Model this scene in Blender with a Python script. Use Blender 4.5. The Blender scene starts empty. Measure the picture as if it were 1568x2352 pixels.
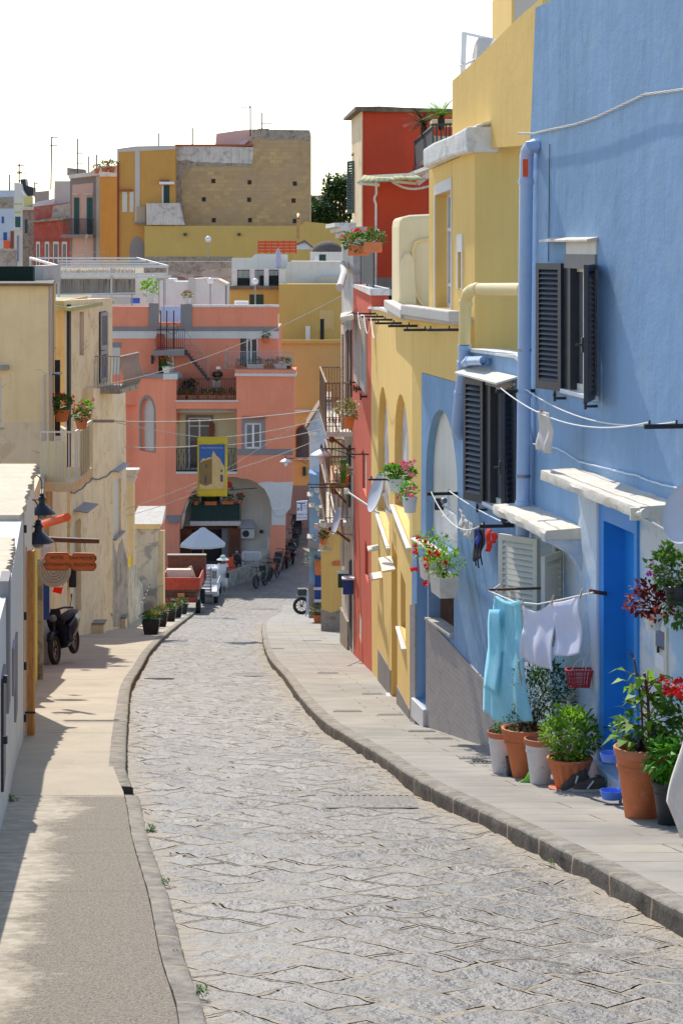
import bpy,math,random
from mathutils import Vector,Matrix
from mathutils.geometry import tessellate_polygon
random.seed(7)
SC=bpy.context.scene
COL=SC.collection
K,CX,HY=5000.0,784.0,565.0
V=Vector
def X(px,d):return(px-CX)*d/K
def Z(py,d):return(HY-py)*d/K
def pt(px,py,d):return V((X(px,d),d,Z(py,d)))
def interp(tab,d):
 if d<=tab[0][0]:
  (a,x),(b,y)=tab[0],tab[1]
 elif d>=tab[-1][0]:
  (a,x),(b,y)=tab[-2],tab[-1]
 else:
  for i in range(len(tab)-1):
   if tab[i][0]<=d<=tab[i+1][0]:
    (a,x),(b,y)=tab[i],tab[i+1]
    break
 return x+(y-x)*(d-a)/(b-a)
GP=[(0,-1.85),(94,-15.95),(98,-16.3),(104,-16.5),(112,-16.6),(200,-16.6)]
def rz(d):return interp(GP,d)
def swz(d):return rz(d)+.12
def swd(py):return 8650.0/(py-1315.0)
def nt(name):
 m=bpy.data.materials.new(name);m.use_nodes=True
 t=m.node_tree;t.nodes.clear()
 o=t.nodes.new('ShaderNodeOutputMaterial')
 return m,t,o
def N(t,typ,**kw):
 n=t.nodes.new(typ)
 for k,v in kw.items():
  if k.startswith('i_'):
   n.inputs[k[2:].replace('_',' ')].default_value=v
  else:setattr(n,k,v)
 return n
def L(t,a,b):t.links.new(a,b)
def c4(c):return(c[0],c[1],c[2],1)
def srgb(r,g,b):
 f=lambda c:((c/255+.055)/1.055)**2.4 if c>10 else c/255/12.92
 return(f(r),f(g),f(b))
def pos(t,scale=(1,1,1),rot=(0,0,0)):
 g=N(t,'ShaderNodeNewGeometry')
 m=N(t,'ShaderNodeMapping');m.inputs['Scale'].default_value=scale;m.inputs['Rotation'].default_value=rot
 L(t,g.outputs['Position'],m.inputs['Vector'])
 return m.outputs['Vector']
def noise(t,vec,scale,detail=4,rough=.55,dist=0):
 n=N(t,'ShaderNodeTexNoise');n.inputs['Scale'].default_value=scale;n.inputs['Detail'].default_value=detail
 n.inputs['Roughness'].default_value=rough;n.inputs['Distortion'].default_value=dist
 L(t,vec,n.inputs['Vector']);return n.outputs['Fac']
def ramp(t,fac,a,b):
 r=N(t,'ShaderNodeMapRange');r.inputs['From Min'].default_value=a;r.inputs['From Max'].default_value=b
 L(t,fac,r.inputs['Value']);return r.outputs['Result']
def mix(t,fac,a,b,blend='MIX'):
 m=N(t,'ShaderNodeMix',data_type='RGBA',blend_type=blend)
 for s,v in((0,fac),(6,a),(7,b)):
  if hasattr(v,'is_linked')or hasattr(v,'links'):L(t,v,m.inputs[s])
  elif s==0:m.inputs[0].default_value=v
  else:m.inputs[s].default_value=c4(v)
 return m.outputs[2]
def math_(t,op,a,b=0.0):
 m=N(t,'ShaderNodeMath',operation=op)
 for i,v in((0,a),(1,b)):
  if hasattr(v,'links'):L(t,v,m.inputs[i])
  else:m.inputs[i].default_value=v
 return m.outputs[0]
def bump(t,h,strength,dist,normal=None):
 b=N(t,'ShaderNodeBump');b.inputs['Strength'].default_value=strength;b.inputs['Distance'].default_value=dist
 L(t,h,b.inputs['Height'])
 if normal is not None:L(t,normal,b.inputs['Normal'])
 return b.outputs['Normal']
def bsdf(t,o,col,rough=.7,metal=0.0,normal=None,spec=.5):
 p=N(t,'ShaderNodeBsdfPrincipled')
 for k,v in(('Base Color',col),('Roughness',rough),('Metallic',metal),('Specular IOR Level',spec)):
  if hasattr(v,'links'):L(t,v,p.inputs[k])
  else:p.inputs[k].default_value=c4(v)if k=='Base Color' else v
 if normal is not None:L(t,normal,p.inputs['Normal'])
 L(t,p.outputs[0],o.inputs['Surface']);return p
def mul(c,k):return tuple(min(1,x*k)for x in c)
MATS={}
def plaster(name,col,var=.08,streak=.12,stain=None,stain_amt=.0,bmp=.25,sscale=1.0,rough=.85,crack=.0,scuff=None):
 """painted render: mottled, faint vertical runs, optional patches of another colour"""
 m,t,o=nt(name)
 p=pos(t)
 n1=noise(t,p,.9*sscale,6,.6)
 c=mix(t,ramp(t,n1,.3,.7),mul(col,1-var),mul(col,1+var))
 if streak:
  n2=noise(t,pos(t,(5,5,.28)),1.3,5,.6)
  c=mix(t,math_(t,'MULTIPLY',ramp(t,n2,.52,.8),streak),c,mul(col,.45))
  n4=noise(t,pos(t,(9,9,.35)),1.1,4,.5)
  c=mix(t,math_(t,'MULTIPLY',ramp(t,n4,.55,.8),streak),c,mul(col,1.35))
 if stain is not None:
  n3=noise(t,p,1.7*sscale,8,.65,.6)
  c=mix(t,math_(t,'MULTIPLY',ramp(t,n3,.56-.12*stain_amt,.66-.12*stain_amt),min(1,stain_amt*1.4)),c,stain)
 if scuff is not None:
  n5=noise(t,pos(t,(1,1,.6)),4.5,7,.7,.4);n6=noise(t,p,.9,3)
  c=mix(t,math_(t,'MULTIPLY',ramp(t,n5,.6,.64),ramp(t,n6,.45,.6)),c,scuff)
 if crack:
  vo=N(t,'ShaderNodeTexVoronoi',feature='DISTANCE_TO_EDGE');vo.inputs['Scale'].default_value=.7
  wv=N(t,'ShaderNodeTexNoise');wv.inputs['Scale'].default_value=2.5;wv.inputs['Detail'].default_value=5;L(t,p,wv.inputs['Vector'])
  k=N(t,'ShaderNodeVectorMath',operation='SCALE');k.inputs['Scale'].default_value=.5;L(t,wv.outputs['Color'],k.inputs[0])
  d=N(t,'ShaderNodeVectorMath',operation='ADD');L(t,p,d.inputs[0]);L(t,k.outputs[0],d.inputs[1]);L(t,d.outputs[0],vo.inputs['Vector'])
  ck=math_(t,'MULTIPLY',math_(t,'LESS_THAN',vo.outputs['Distance'],.006),ramp(t,noise(t,p,.6,3),.52,.58))
  c=mix(t,math_(t,'MULTIPLY',ck,crack),c,mul(col,.4))
 nb=noise(t,p,38,5,.6)
 nb2=noise(t,p,5,3,.5)
 h=math_(t,'ADD',math_(t,'MULTIPLY',nb,.35),nb2)
 bsdf(t,o,c,rough,0,bump(t,h,bmp,.02),.2)
 MATS[name]=m;return m
def simple(name,col,rough=.6,metal=0.0,var=.1,scale=6,bmp=0.0,bscale=60,col2=None,c2lo=.5,c2hi=.65,spec=.5,stretch=(1,1,1)):
 m,t,o=nt(name)
 p=pos(t,stretch)
 n1=noise(t,p,scale,5,.6)
 c=mix(t,ramp(t,n1,.3,.7),mul(col,1-var),mul(col,1+var))
 if col2 is not None:
  c=mix(t,ramp(t,noise(t,p,scale*1.7,7,.65,.5),c2lo,c2hi),c,col2)
 nb=None
 if bmp:nb=bump(t,noise(t,p,bscale,5,.6),bmp,.01)
 bsdf(t,o,c,rough,metal,nb,spec)
 MATS[name]=m;return m
def leafmat(name,col,trans=.35,var=.45,rough=.55,scale=14):
 m,t,o=nt(name)
 n1=noise(t,pos(t),scale,3,.6)
 c=mix(t,ramp(t,n1,.3,.7),mul(col,1-var),mul(col,1+var))
 p=N(t,'ShaderNodeBsdfPrincipled');L(t,c,p.inputs['Base Color']);p.inputs['Roughness'].default_value=rough
 p.inputs['Specular IOR Level'].default_value=.35
 tr=N(t,'ShaderNodeBsdfTranslucent')
 L(t,mix(t,.5,c,mul(col,1.8)),tr.inputs['Color'])
 ms=N(t,'ShaderNodeMixShader');ms.inputs[0].default_value=trans
 L(t,p.outputs[0],ms.inputs[1]);L(t,tr.outputs[0],ms.inputs[2]);L(t,ms.outputs[0],o.inputs['Surface'])
 MATS[name]=m;return m
def glass(name,col=(.05,.06,.07),rough=.06):
 m,t,o=nt(name)
 n1=noise(t,pos(t),1.2,2)
 bsdf(t,o,mix(t,n1,mul(col,.6),mul(col,1.5)),rough,0,None,.8)
 MATS[name]=m;return m
BLUE=srgb(122,168,224)
YEL=srgb(238,208,128)
plaster('blue_plaster',srgb(138,169,201),.1,.34,srgb(160,182,204),.25,bmp=.35,crack=.15)
plaster('pale_blue_plaster',srgb(172,200,222),.08,.25,srgb(218,220,222),.95,bmp=.6,crack=.5,scuff=srgb(176,160,140))
plaster('white_blue_plaster',srgb(212,220,228),.05,.2,srgb(168,196,224),.5,bmp=.5)
plaster('yellow_plaster',srgb(240,201,122),.05,.22,srgb(228,188,112),.15)
plaster('ochre_yellow_plaster',srgb(210,178,104),.05,.14)
plaster('cream_wall_plaster',srgb(238,220,176),.06,.14)
plaster('red_plaster',srgb(206,80,54),.08,.16)
plaster('salmon_plaster',srgb(216,104,80),.06,.25,srgb(206,84,58),.3)
plaster('pink_plaster',srgb(250,156,122),.06,.2,srgb(240,150,124),.25)
plaster('ochre_orange',srgb(212,158,86),.05,.14)
plaster('tan_ochre',srgb(206,180,116),.05,.14)
plaster('mauve_pink_plaster',srgb(224,134,122),.05,.14)
plaster('grey_paint',srgb(150,144,142),.06,.14)
plaster('white_plaster',srgb(228,224,216),.05,.16,srgb(190,182,172),.15)
plaster('white_coping',srgb(232,228,220),.06,.25,srgb(180,176,170),.35,bmp=.6,sscale=3)
plaster('arch_white',srgb(236,228,212),.05,.15)
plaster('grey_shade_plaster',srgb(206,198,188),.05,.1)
plaster('cream_plaster',srgb(252,222,168),.06,.25,srgb(238,206,158),.3,crack=.7)
plaster('old_plaster',srgb(244,218,178),.1,.3,srgb(214,180,136),.4,bmp=.5,crack=.7)
plaster('peeling_plaster',srgb(220,204,176),.1,.5,srgb(170,160,146),.7,bmp=.7)
plaster('stained_white',srgb(214,204,194),.1,.7,srgb(150,140,132),.4,bmp=.5)
plaster('ruin_wall',srgb(186,174,162),.12,.5,srgb(150,134,120),.6,bmp=.8)
plaster('red_faded',srgb(186,92,80),.1,.35,srgb(160,130,116),.5)
plaster('pale_pink',srgb(224,190,176),.05,.14)
plaster('far_blue',srgb(196,206,220),.05,.16)
plaster('stone_grey',srgb(168,156,142),.15,.5,srgb(110,104,98),.5,bmp=.8,sscale=2)
plaster('concrete',srgb(190,182,170),.1,.3,srgb(140,130,116),.4,bmp=.6)
plaster('hood_concrete',srgb(226,216,200),.08,.2,srgb(206,178,140),.3,bmp=.7,sscale=2.5)
plaster('dark_plinth',srgb(140,132,126),.12,.3)
plaster('tan_plaster',srgb(222,190,132),.06,.3,srgb(190,164,120),.3)
simple('dark_interior',(.035,.033,.032),.9)
simple('black_metal',(.022,.023,.026),.38,.0,.2)
simple('dark_shutter',srgb(52,54,62),.42,0,.12)
simple('green_shutter',srgb(36,92,92),.6,0,.15)
simple('dark_green',srgb(30,62,48),.6,0,.2)
simple('grey_shutter',srgb(214,208,192),.5,0,.05)
simple('mauve_shutter',srgb(150,142,146),.6,0,.12)
simple('cream_frame',srgb(226,218,200),.5,0,.05)
simple('white_paint',srgb(236,236,236),.45,0,.04)
simple('steel',srgb(150,150,152),.35,.8,.1)
simple('rusty_metal',srgb(150,118,92),.8,.2,.25,20,.3,80,srgb(196,176,152))
simple('rust',srgb(150,78,44),.9,0,.3,20,.3)
simple('marble',srgb(226,226,226),.3,0,.06,4)
simple('blue_door',srgb(44,146,226),.4,0,.06,3)
simple('blue_door_dark',srgb(30,116,204),.4,0,.06,3)
simple('terracotta',srgb(214,122,74),.75,0,.12,7,.15,50,srgb(222,150,110),.55,.75)
simple('terracotta_rim',srgb(206,128,92),.8,0,.1,9)
simple('white_pot',srgb(236,230,224),.7,0,.08,9,.1,40,srgb(190,150,128),.62,.72)
simple('black_plastic',(.03,.03,.034),.45,0,.15)
simple('white_plastic',srgb(234,232,228),.4,0,.05)
simple('soil',srgb(70,52,40),.95,0,.3,30,.5)
simple('pvc_blue',srgb(170,194,226),.35,0,.04)
simple('pvc_yellow',srgb(236,210,146),.4,0,.04)
simple('orange_paint',srgb(240,92,40),.5,0,.08)
simple('rope_white',srgb(232,230,224),.8,0,.06,60)
simple('cable_dark',srgb(70,66,64),.6)
simple('cable_light',srgb(196,190,180),.6)
simple('wood_orange',srgb(206,140,72),.6,0,.2,6,.3,20,srgb(160,96,46),.5,.7,stretch=(10,10,.8))
simple('wood_dark',srgb(112,64,38),.6,0,.2,6,.3,20,stretch=(1,8,8))
simple('sign_wood',srgb(216,106,50),.55,0,.12,5,.2,30,srgb(190,84,38),.55,.75,stretch=(2,6,10))
simple('burnt_letters',srgb(84,40,26),.7)
simple('brown_door',srgb(128,70,42),.6,0,.2,4,.2,20,stretch=(8,8,1))
simple('red_wood',srgb(204,72,46),.7,0,.15,5)
simple('tile_step',srgb(112,108,106),.35,0,.15)
simple('rubber',(.018,.018,.019),.7,0,.2)
simple('alu',srgb(200,200,202),.35,.7,.08)
simple('galv',srgb(190,190,190),.4,.5,.08)
simple('red_paint',srgb(204,68,40),.5,0,.15,6,0,60,srgb(140,70,46),.5,.7)
simple('truck_brown',srgb(124,72,50),.7,0,.2,6,.2,40,srgb(90,56,44))
simple('truck_dirt',srgb(110,78,58),.9,0,.3,9,.3)
simple('car_white',srgb(226,226,226),.3,0,.04)
simple('skin',srgb(196,140,108),.55,0,.08,20)
simple('skin_dark',srgb(150,98,70),.55,0,.08,20)
simple('cloth_black',(.03,.03,.035),.9,0,.2)
simple('cloth_white',srgb(232,230,226),.9,0,.05)
simple('hair_dark',(.03,.022,.018),.6)
simple('mask_blue',srgb(150,190,214),.8)
simple('lime',srgb(126,210,40),.45)
simple('plastic_red',srgb(186,40,52),.4)
simple('plastic_blue',srgb(90,140,240),.4)
simple('plastic_yellow',srgb(220,206,60),.4)
simple('sneaker',srgb(84,74,62),.8,0,.2,30)
simple('sneaker_sole',srgb(206,196,180),.7)
simple('motor_navy',srgb(24,26,42),.28,0,.2)
simple('banner_yellow',srgb(222,206,66),.7,0,.03)
simple('banner_sky',srgb(64,116,196),.7,0,.12,3)
simple('banner_stone',srgb(226,206,150),.7,0,.1,8)
simple('banner_shadow',srgb(150,128,84),.7,0,.1,8)
simple('letter_white',srgb(240,240,244),.7)
simple('letter_blue',srgb(84,84,176),.5)
simple('letter_grey',srgb(96,96,120),.5)
simple('sign_white',srgb(226,230,240),.5)
simple('post_yellow',srgb(214,206,70),.7)
simple('mail_blue',srgb(28,70,150),.4)
simple('mail_green',srgb(28,70,56),.4)
simple('tarp_blue',srgb(60,96,190),.6)
simple('reed',srgb(176,164,150),.9,0,.35,40,.4,60,stretch=(6,6,.2))
simple('reed_net_green',srgb(22,44,34),.9,0,.25,20)
simple('roof_felt',srgb(122,108,88),.9,0,.3,4,.6,20,srgb(90,100,60),.55,.7)
simple('roof_olive',srgb(176,172,120),.85,0,.2,4,.5,20)
simple('roof_tiles_white',srgb(206,190,164),.85,0,.1,5,.5,14,srgb(196,164,122),.58,.75)
simple('dome_felt',srgb(98,84,76),.9,0,.25,4,.4,30)
simple('brick_red',srgb(168,92,66),.9,0,.25,14,.4)
simple('copper',srgb(170,130,84),.35,.7,.2)
simple('globe_white',srgb(240,240,240),.25,0,.02)
simple('fabric_grey',srgb(196,198,206),.8,0,.04)
simple('lavender_cloth',srgb(190,182,206),.85,0,.06)
simple('cardboard',srgb(226,206,178),.85,0,.06)
simple('drift_wood',srgb(190,170,146),.85,0,.2,20)
simple('crack_dark',srgb(80,70,60),.9)
glass('window_glass')
glass('glass_pale',(.16,.17,.18),.08)
leafmat('leaf_green',srgb(74,112,34))
leafmat('leaf_bright',srgb(118,160,36),.45)
leafmat('leaf_dark',srgb(44,78,34))
leafmat('leaf_basil',srgb(92,150,40),.4)
leafmat('leaf_red',srgb(112,34,24),.3)
leafmat('leaf_tree',srgb(58,84,34),.3,.5,scale=2)
leafmat('palm_green',srgb(104,140,40),.35)
leafmat('palm_dark',srgb(38,62,36),.25)
leafmat('leaf_dry',srgb(138,132,78),.3)
leafmat('leaf_grey',srgb(140,156,118),.3)
leafmat('petal_red',srgb(222,34,26),.3,.15)
leafmat('petal_orange',srgb(236,92,40),.3,.15)
leafmat('petal_pink',srgb(230,98,130),.3,.2)
leafmat('petal_violet',srgb(196,70,170),.3,.15)
leafmat('towel_blue',srgb(178,236,250),.46,.06,.9)
leafmat('shirt_white',srgb(242,240,250),.45,.03,.9)
leafmat('cloth_red',srgb(228,48,28),.3,.08,.8)
leafmat('cloth_beige',srgb(232,222,212),.3,.04,.9)
leafmat('cloth_navy',srgb(40,60,150),.2,.08,.8)
leafmat('parasol_cloth',srgb(236,234,230),.3,.04,.8)
leafmat('awning_cloth',srgb(200,196,150),.35,.1,.8)
class MB:
 def __init__(s):s.v=[];s.f=[];s.mi=[];s.cur=0;s.M=None
 def add(s,vs,fs):
  b=len(s.v)
  if s.M is not None:vs=[s.M@V(p)for p in vs]
  s.v+=[tuple(p)for p in vs]
  for f in fs:s.f.append([b+i for i in f]);s.mi.append(s.cur)
  return s
 def box(s,c,d,rz=0.0,R=None):
  hx,hy,hz=d[0]/2,d[1]/2,d[2]/2
  vs=[V((x,y,z))for x in(-hx,hx)for y in(-hy,hy)for z in(-hz,hz)]
  if R is None and rz:R=Matrix.Rotation(rz,3,'Z')
  if R is not None:vs=[R@p for p in vs]
  vs=[p+V(c)for p in vs]
  return s.add(vs,[(0,1,3,2),(4,6,7,5),(0,4,5,1),(2,3,7,6),(0,2,6,4),(1,5,7,3)])
 def bar(s,a,b,w,h=None):
  """rectangular bar from a to b"""
  a,b=V(a),V(b);h=h or w
  d=(b-a);l=d.length
  if l<1e-6:return s
  q=d.to_track_quat('X','Z').to_matrix()
  return s.box((a+b)/2,(l,w,h),R=q)
 def cyl(s,a,b,r0,r1=None,n=10,cap=True):
  a,b=V(a),V(b);r1=r0 if r1 is None else r1
  q=(b-a).to_track_quat('Z','X').to_matrix()
  vs=[]
  for p,r in((a,r0),(b,r1)):
   for i in range(n):
    t=2*math.pi*i/n
    vs.append(p+q@V((r*math.cos(t),r*math.sin(t),0)))
  fs=[(i,(i+1)%n,n+(i+1)%n,n+i)for i in range(n)]
  if cap:fs+=[tuple(range(n-1,-1,-1)),tuple(range(n,2*n))]
  return s.add(vs,fs)
 def tube(s,pts,r,n=6,cap=True):
  pts=[V(p)for p in pts];m=len(pts)
  rr=r if isinstance(r,(list,tuple))else[r]*m
  vs=[];up=None
  for i,p in enumerate(pts):
   d=(pts[min(i+1,m-1)]-pts[max(i-1,0)]).normalized()
   if up is None:
    up=d.orthogonal().normalized()
   else:
    up=(up-d*up.dot(d))
    up=up.normalized()if up.length>1e-6 else d.orthogonal().normalized()
   w=d.cross(up)
   for k in range(n):
    t=2*math.pi*k/n
    vs.append(p+(up*math.cos(t)+w*math.sin(t))*rr[i])
  fs=[]
  for i in range(m-1):
   for k in range(n):
    fs.append((i*n+k,i*n+(k+1)%n,(i+1)*n+(k+1)%n,(i+1)*n+k))
  if cap:fs+=[tuple(range(n-1,-1,-1)),tuple(range((m-1)*n,m*n))]
  return s.add(vs,fs)
 def lathe(s,prof,c=(0,0,0),n=24,sx=1,sy=1,R=None,cap=False):
  vs=[]
  for r,z in prof:
   for k in range(n):
    t=2*math.pi*k/n
    p=V((r*math.cos(t)*sx,r*math.sin(t)*sy,z))
    if R is not None:p=R@p
    vs.append(p+V(c))
  fs=[]
  for i in range(len(prof)-1):
   for k in range(n):
    fs.append((i*n+k,i*n+(k+1)%n,(i+1)*n+(k+1)%n,(i+1)*n+k))
  if cap:fs+=[tuple(range(n-1,-1,-1)),tuple(range((len(prof)-1)*n,len(prof)*n))]
  return s.add(vs,fs)
 def ball(s,c,r,n=14,m=9,sc=(1,1,1)):
  prof=[(max(1e-4,math.sin(math.pi*i/m)),-math.cos(math.pi*i/m))for i in range(m+1)]
  R=Matrix.Diagonal((r*sc[0],r*sc[1],r*sc[2]))
  return s.lathe(prof,c,n,R=R)
 def torus(s,c,r,q,R=None,n=28,m=8):
  pts=[]
  vs=[]
  for i in range(n):
   a=2*math.pi*i/n
   for k in range(m):
    b=2*math.pi*k/m
    p=V(((r+q*math.cos(b))*math.cos(a),(r+q*math.cos(b))*math.sin(a),q*math.sin(b)))
    if R is not None:p=R@p
    vs.append(p+V(c))
  fs=[(i*m+k,((i+1)%n)*m+k,((i+1)%n)*m+(k+1)%m,i*m+(k+1)%m)for i in range(n)for k in range(m)]
  return s.add(vs,fs)
 def quad(s,a,b,c,d):return s.add([a,b,c,d],[(0,1,2,3)])
 def poly(s,pts):return s.add(pts,[tuple(range(len(pts)))])
 def prism(s,outer,holes,to3,w0,w1):
  """outline (and holes) in a plane, given thickness between offsets w0 (front) and w1 (back)"""
  loops=[outer]+list(holes)
  flat=[p for l in loops for p in l]
  tris=tessellate_polygon([[V((p[0],p[1],0))for p in l]for l in loops])
  n=len(flat)
  vs=[to3(p[0],p[1],w0)for p in flat]+[to3(p[0],p[1],w1)for p in flat]
  fs=[tuple(t)for t in tris]+[tuple(n+i for i in reversed(t))for t in tris]
  k=0
  for l in loops:
   m=len(l)
   for i in range(m):
    a,b=k+i,k+(i+1)%m
    fs.append((a,b,n+b,n+a))
   k+=m
  return s.add(vs,fs)
 def leaf(s,c,d,up,l,w,bend=.25):
  """a pointed leaf folded along its rib and bent down"""
  d=V(d).normalized();side=d.cross(V(up))
  if side.length<1e-4:side=d.orthogonal()
  side.normalize();n=side.cross(d)
  c=V(c)
  p1=c+d*l*.45+n*l*.06;p2=c+d*l-n*l*bend
  a=c+d*l*.4+side*w/2+n*l*.1;b=c+d*l*.4-side*w/2+n*l*.1
  return s.add([c,a,p2,b,p1],[(0,1,4),(1,2,4),(2,3,4),(3,0,4)])
 def build(s,name,mats,parent=None,smooth=False,bev=0,angle=40):
  me=bpy.data.meshes.new(name);me.from_pydata(s.v,[],s.f)
  if not isinstance(mats,(list,tuple)):mats=[mats]
  for m in mats:me.materials.append(MATS[m]if isinstance(m,str)else m)
  if len(mats)>1:me.polygons.foreach_set('material_index',s.mi)
  import bmesh
  bm=bmesh.new();bm.from_mesh(me)
  bmesh.ops.recalc_face_normals(bm,faces=bm.faces);bm.to_mesh(me);bm.free()
  if smooth:
   me.polygons.foreach_set('use_smooth',[True]*len(me.polygons))
   me.set_sharp_from_angle(angle=math.radians(angle))
  me.update()
  o=bpy.data.objects.new(name,me);COL.objects.link(o)
  if parent is not None:
   o.parent=parent
   if any(abs(x)>1e-9 for x in parent.location)or abs(parent.rotation_euler.z)>1e-9:
    o.matrix_parent_inverse=(Matrix.Translation(parent.location)@parent.rotation_euler.to_matrix().to_4x4()).inverted()
  if bev:
   b=o.modifiers.new('bevel','BEVEL');b.width=bev;b.segments=2;b.limit_method='ANGLE';b.angle_limit=math.radians(50)
  return o
def tag(o,label=None,cat=None,group=None,kind=None):
 if label:o['label']=label
 if cat:o['category']=cat
 if group:o['group']=group
 if kind:o['kind']=kind
 return o
def thing(name,label,cat,loc=(0,0,0),group=None,rz=0.0):
 o=bpy.data.objects.new(name,None);COL.objects.link(o);o.location=loc;o.rotation_euler.z=rz
 o.empty_display_size=.2
 return tag(o,label,cat,group)
def copy_tree(o,loc=None,rz=None,label=None,parent=None):
 c=o.copy();COL.objects.link(c)
 if parent is not None:c.parent=parent
 for ch in list(o.children):copy_tree(ch,parent=c)
 if loc is not None:c.location=loc
 if rz is not None:c.rotation_euler.z=rz
 if label:c['label']=label
 return c
def text(s,size,mat,M4,parent,name='lettering',ext=.002,align='CENTER',sx=1.0):
 c=bpy.data.curves.new(name,'FONT');c.body=s;c.size=size;c.extrude=ext;c.align_x=align;c.align_y='CENTER'
 o0=bpy.data.objects.new(name,c);COL.objects.link(o0)
 dg=bpy.context.evaluated_depsgraph_get();dg.update()
 me=bpy.data.meshes.new_from_object(o0.evaluated_get(dg));bpy.data.objects.remove(o0)
 me.transform(M4@Matrix.Rotation(math.pi/2,4,'X')@Matrix.Diagonal((sx,1,1,1)))
 me.materials.clear();me.materials.append(MATS[mat])
 o=bpy.data.objects.new(name,me);COL.objects.link(o)
 o.parent=parent
 if parent is not None:
  o.matrix_parent_inverse=(Matrix.Translation(parent.location)@parent.rotation_euler.to_matrix().to_4x4()).inverted()
 return o
class Wall:
 """a vertical plane through two plan points; u runs from a to b, n points to the camera's side"""
 def __init__(s,a,b,right=False):
  s.a=V((a[0],a[1]));d=V((b[0],b[1]))-s.a;s.len=d.length;s.d=d.normalized()
  s.n=V((s.d.y,-s.d.x))
  if(s.n.x<0)if right else(s.n.dot(-s.a)<0):s.n=-s.n
 def u(s,px,off=0.0):
  k=(px-CX)/K;a=s.a+s.n*off
  return(k*a.y-a.x)/(s.d.x-k*s.d.y)
 def uz(s,px,py,off=0.0):
  u=s.u(px,off);y=s.a.y+s.n.y*off+s.d.y*u
  return(u,(HY-py)*y/K)
 def W(s,u,z,off=0.0):
  p=s.a+s.d*u+s.n*off
  return V((p.x,p.y,z))
 def P(s,px,py,off=0.0):
  u,z=s.uz(px,py,off);return s.W(u,z,off)
 def loop(s,pts):return[s.uz(*p)for p in pts]
 def f(s,u,z,w):return s.W(u,z,w)
 def mat(s,u,z,off=0.0,turn=0.0):
  """local frame: x along the wall to the viewer's right, y into the wall, z up"""
  r=s.d if s.W(1,0).x/s.W(1,0).y>s.W(0,0).x/s.W(0,0).y else-s.d
  p=s.W(u,z,off)
  m=Matrix(((r.x,-s.n.x,0,p.x),(r.y,-s.n.y,0,p.y),(0,0,1,p.z),(0,0,0,1)))
  return m@Matrix.Rotation(turn,4,'Z')
 def ground(s,u,deep=.6):return rz(s.W(u,0).y)-deep
def rect(u0,z0,u1,z1):return[(u0,z0),(u1,z0),(u1,z1),(u0,z1)]
def arch(u0,z0,u1,z1,zs=None,n=14):
 """opening with an arched head; zs = springing height"""
 r=abs(u1-u0)/2;c=(u0+u1)/2
 if zs is None:zs=z1-r
 pts=[(u0,z0),(u1,z0)]
 for i in range(n+1):
  t=math.pi*i/n
  pts.append((c+(u1-c)*math.cos(t),zs+(z1-zs)*math.sin(t)))
 return pts
def pxrect(w,x0,y0,x1,y1):
 """opening whose jambs stand at columns x0,x1 and whose head and foot are level: rows y0,y1 read at x0"""
 u0,za=w.uz(x0,y0);_,zb=w.uz(x0,y1);u1=w.u(x1)
 return rect(u0,zb,u1,za)
def facade(name,w,outer,holes,mat,parent,thick=.35,off=0.0,**kw):
 mb=MB();mb.prism(outer,holes,w.f,off,off-thick)
 return mb.build(name,mat,parent,**kw)
def slab(name,w,outer,mat,parent,front,back,holes=(),**kw):
 mb=MB();mb.prism(outer,holes,w.f,front,back)
 return mb.build(name,mat,parent,**kw)
cam=bpy.data.objects.new('camera',bpy.data.cameras.new('camera'));COL.objects.link(cam)
cam.rotation_euler=(math.pi/2,0,0)
cam.data.sensor_fit='HORIZONTAL';cam.data.sensor_width=36
cam.data.lens=K/1568*36;cam.data.shift_y=-(1176-HY)/1568
cam.data.clip_start=.1;cam.data.clip_end=5000
SC.camera=cam
SUN_AZ,SUN_EL=math.radians(15.5),math.radians(44.5)
sdir=V((-math.sin(SUN_AZ)*math.cos(SUN_EL),math.cos(SUN_AZ)*math.cos(SUN_EL),math.sin(SUN_EL)))
sun=bpy.data.objects.new('sun',bpy.data.lights.new('sun','SUN'));COL.objects.link(sun)
sun.rotation_euler=sdir.to_track_quat('Z','Y').to_euler()
sun.data.energy=3.3;sun.data.angle=math.radians(.5);sun.data.color=(1,.95,.86)
wd=bpy.data.worlds.new('World');SC.world=wd;wd.use_nodes=True
wt=wd.node_tree;wt.nodes.clear()
sk=wt.nodes.new('ShaderNodeTexSky');sk.sky_type='NISHITA';sk.sun_disc=False
sk.sun_elevation=SUN_EL;sk.sun_rotation=-SUN_AZ
sk.air_density=1.0;sk.dust_density=0.5;sk.ozone_density=1.0
bg=wt.nodes.new('ShaderNodeBackground');bg.inputs['Strength'].default_value=.15
wo=wt.nodes.new('ShaderNodeOutputWorld')
wt.links.new(sk.outputs[0],bg.inputs[0]);wt.links.new(bg.outputs[0],wo.inputs[0])
SC.view_settings.view_transform='Standard';SC.view_settings.look='None'
SC.view_settings.exposure=0.53;SC.view_settings.gamma=1
SC.cycles.max_bounces=8;SC.cycles.diffuse_bounces=4
KR=[(5,2.75),(11.1,1.737),(12.57,1.526),(14.75,1.19),(17.8,.684),(21,.323),(22.6,.12),(25.3,-.198),(29.3,-.51),(36.6,-.96),(44.9,-1.51),(59.9,-2.18),(80.4,-2.85),(97,-2.75)]
KL=[(5,-.15),(8.98,-.56),(10.2,-.727),(12.25,-.97),(14.75,-1.298),(17.75,-1.654),(18.6,-1.8),(19.4,-1.914),(27.4,-2.68),(34,-3.27),(40,-3.67),(49.3,-4.29),(65.2,-5.1),(93,-6.31),(99,-6.6)]
WR=[(5,4.6),(9.9,3.75),(25.25,1.1),(36.5,.85),(44.2,.6),(54,.3),(64,0),(97,.5)]
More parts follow.
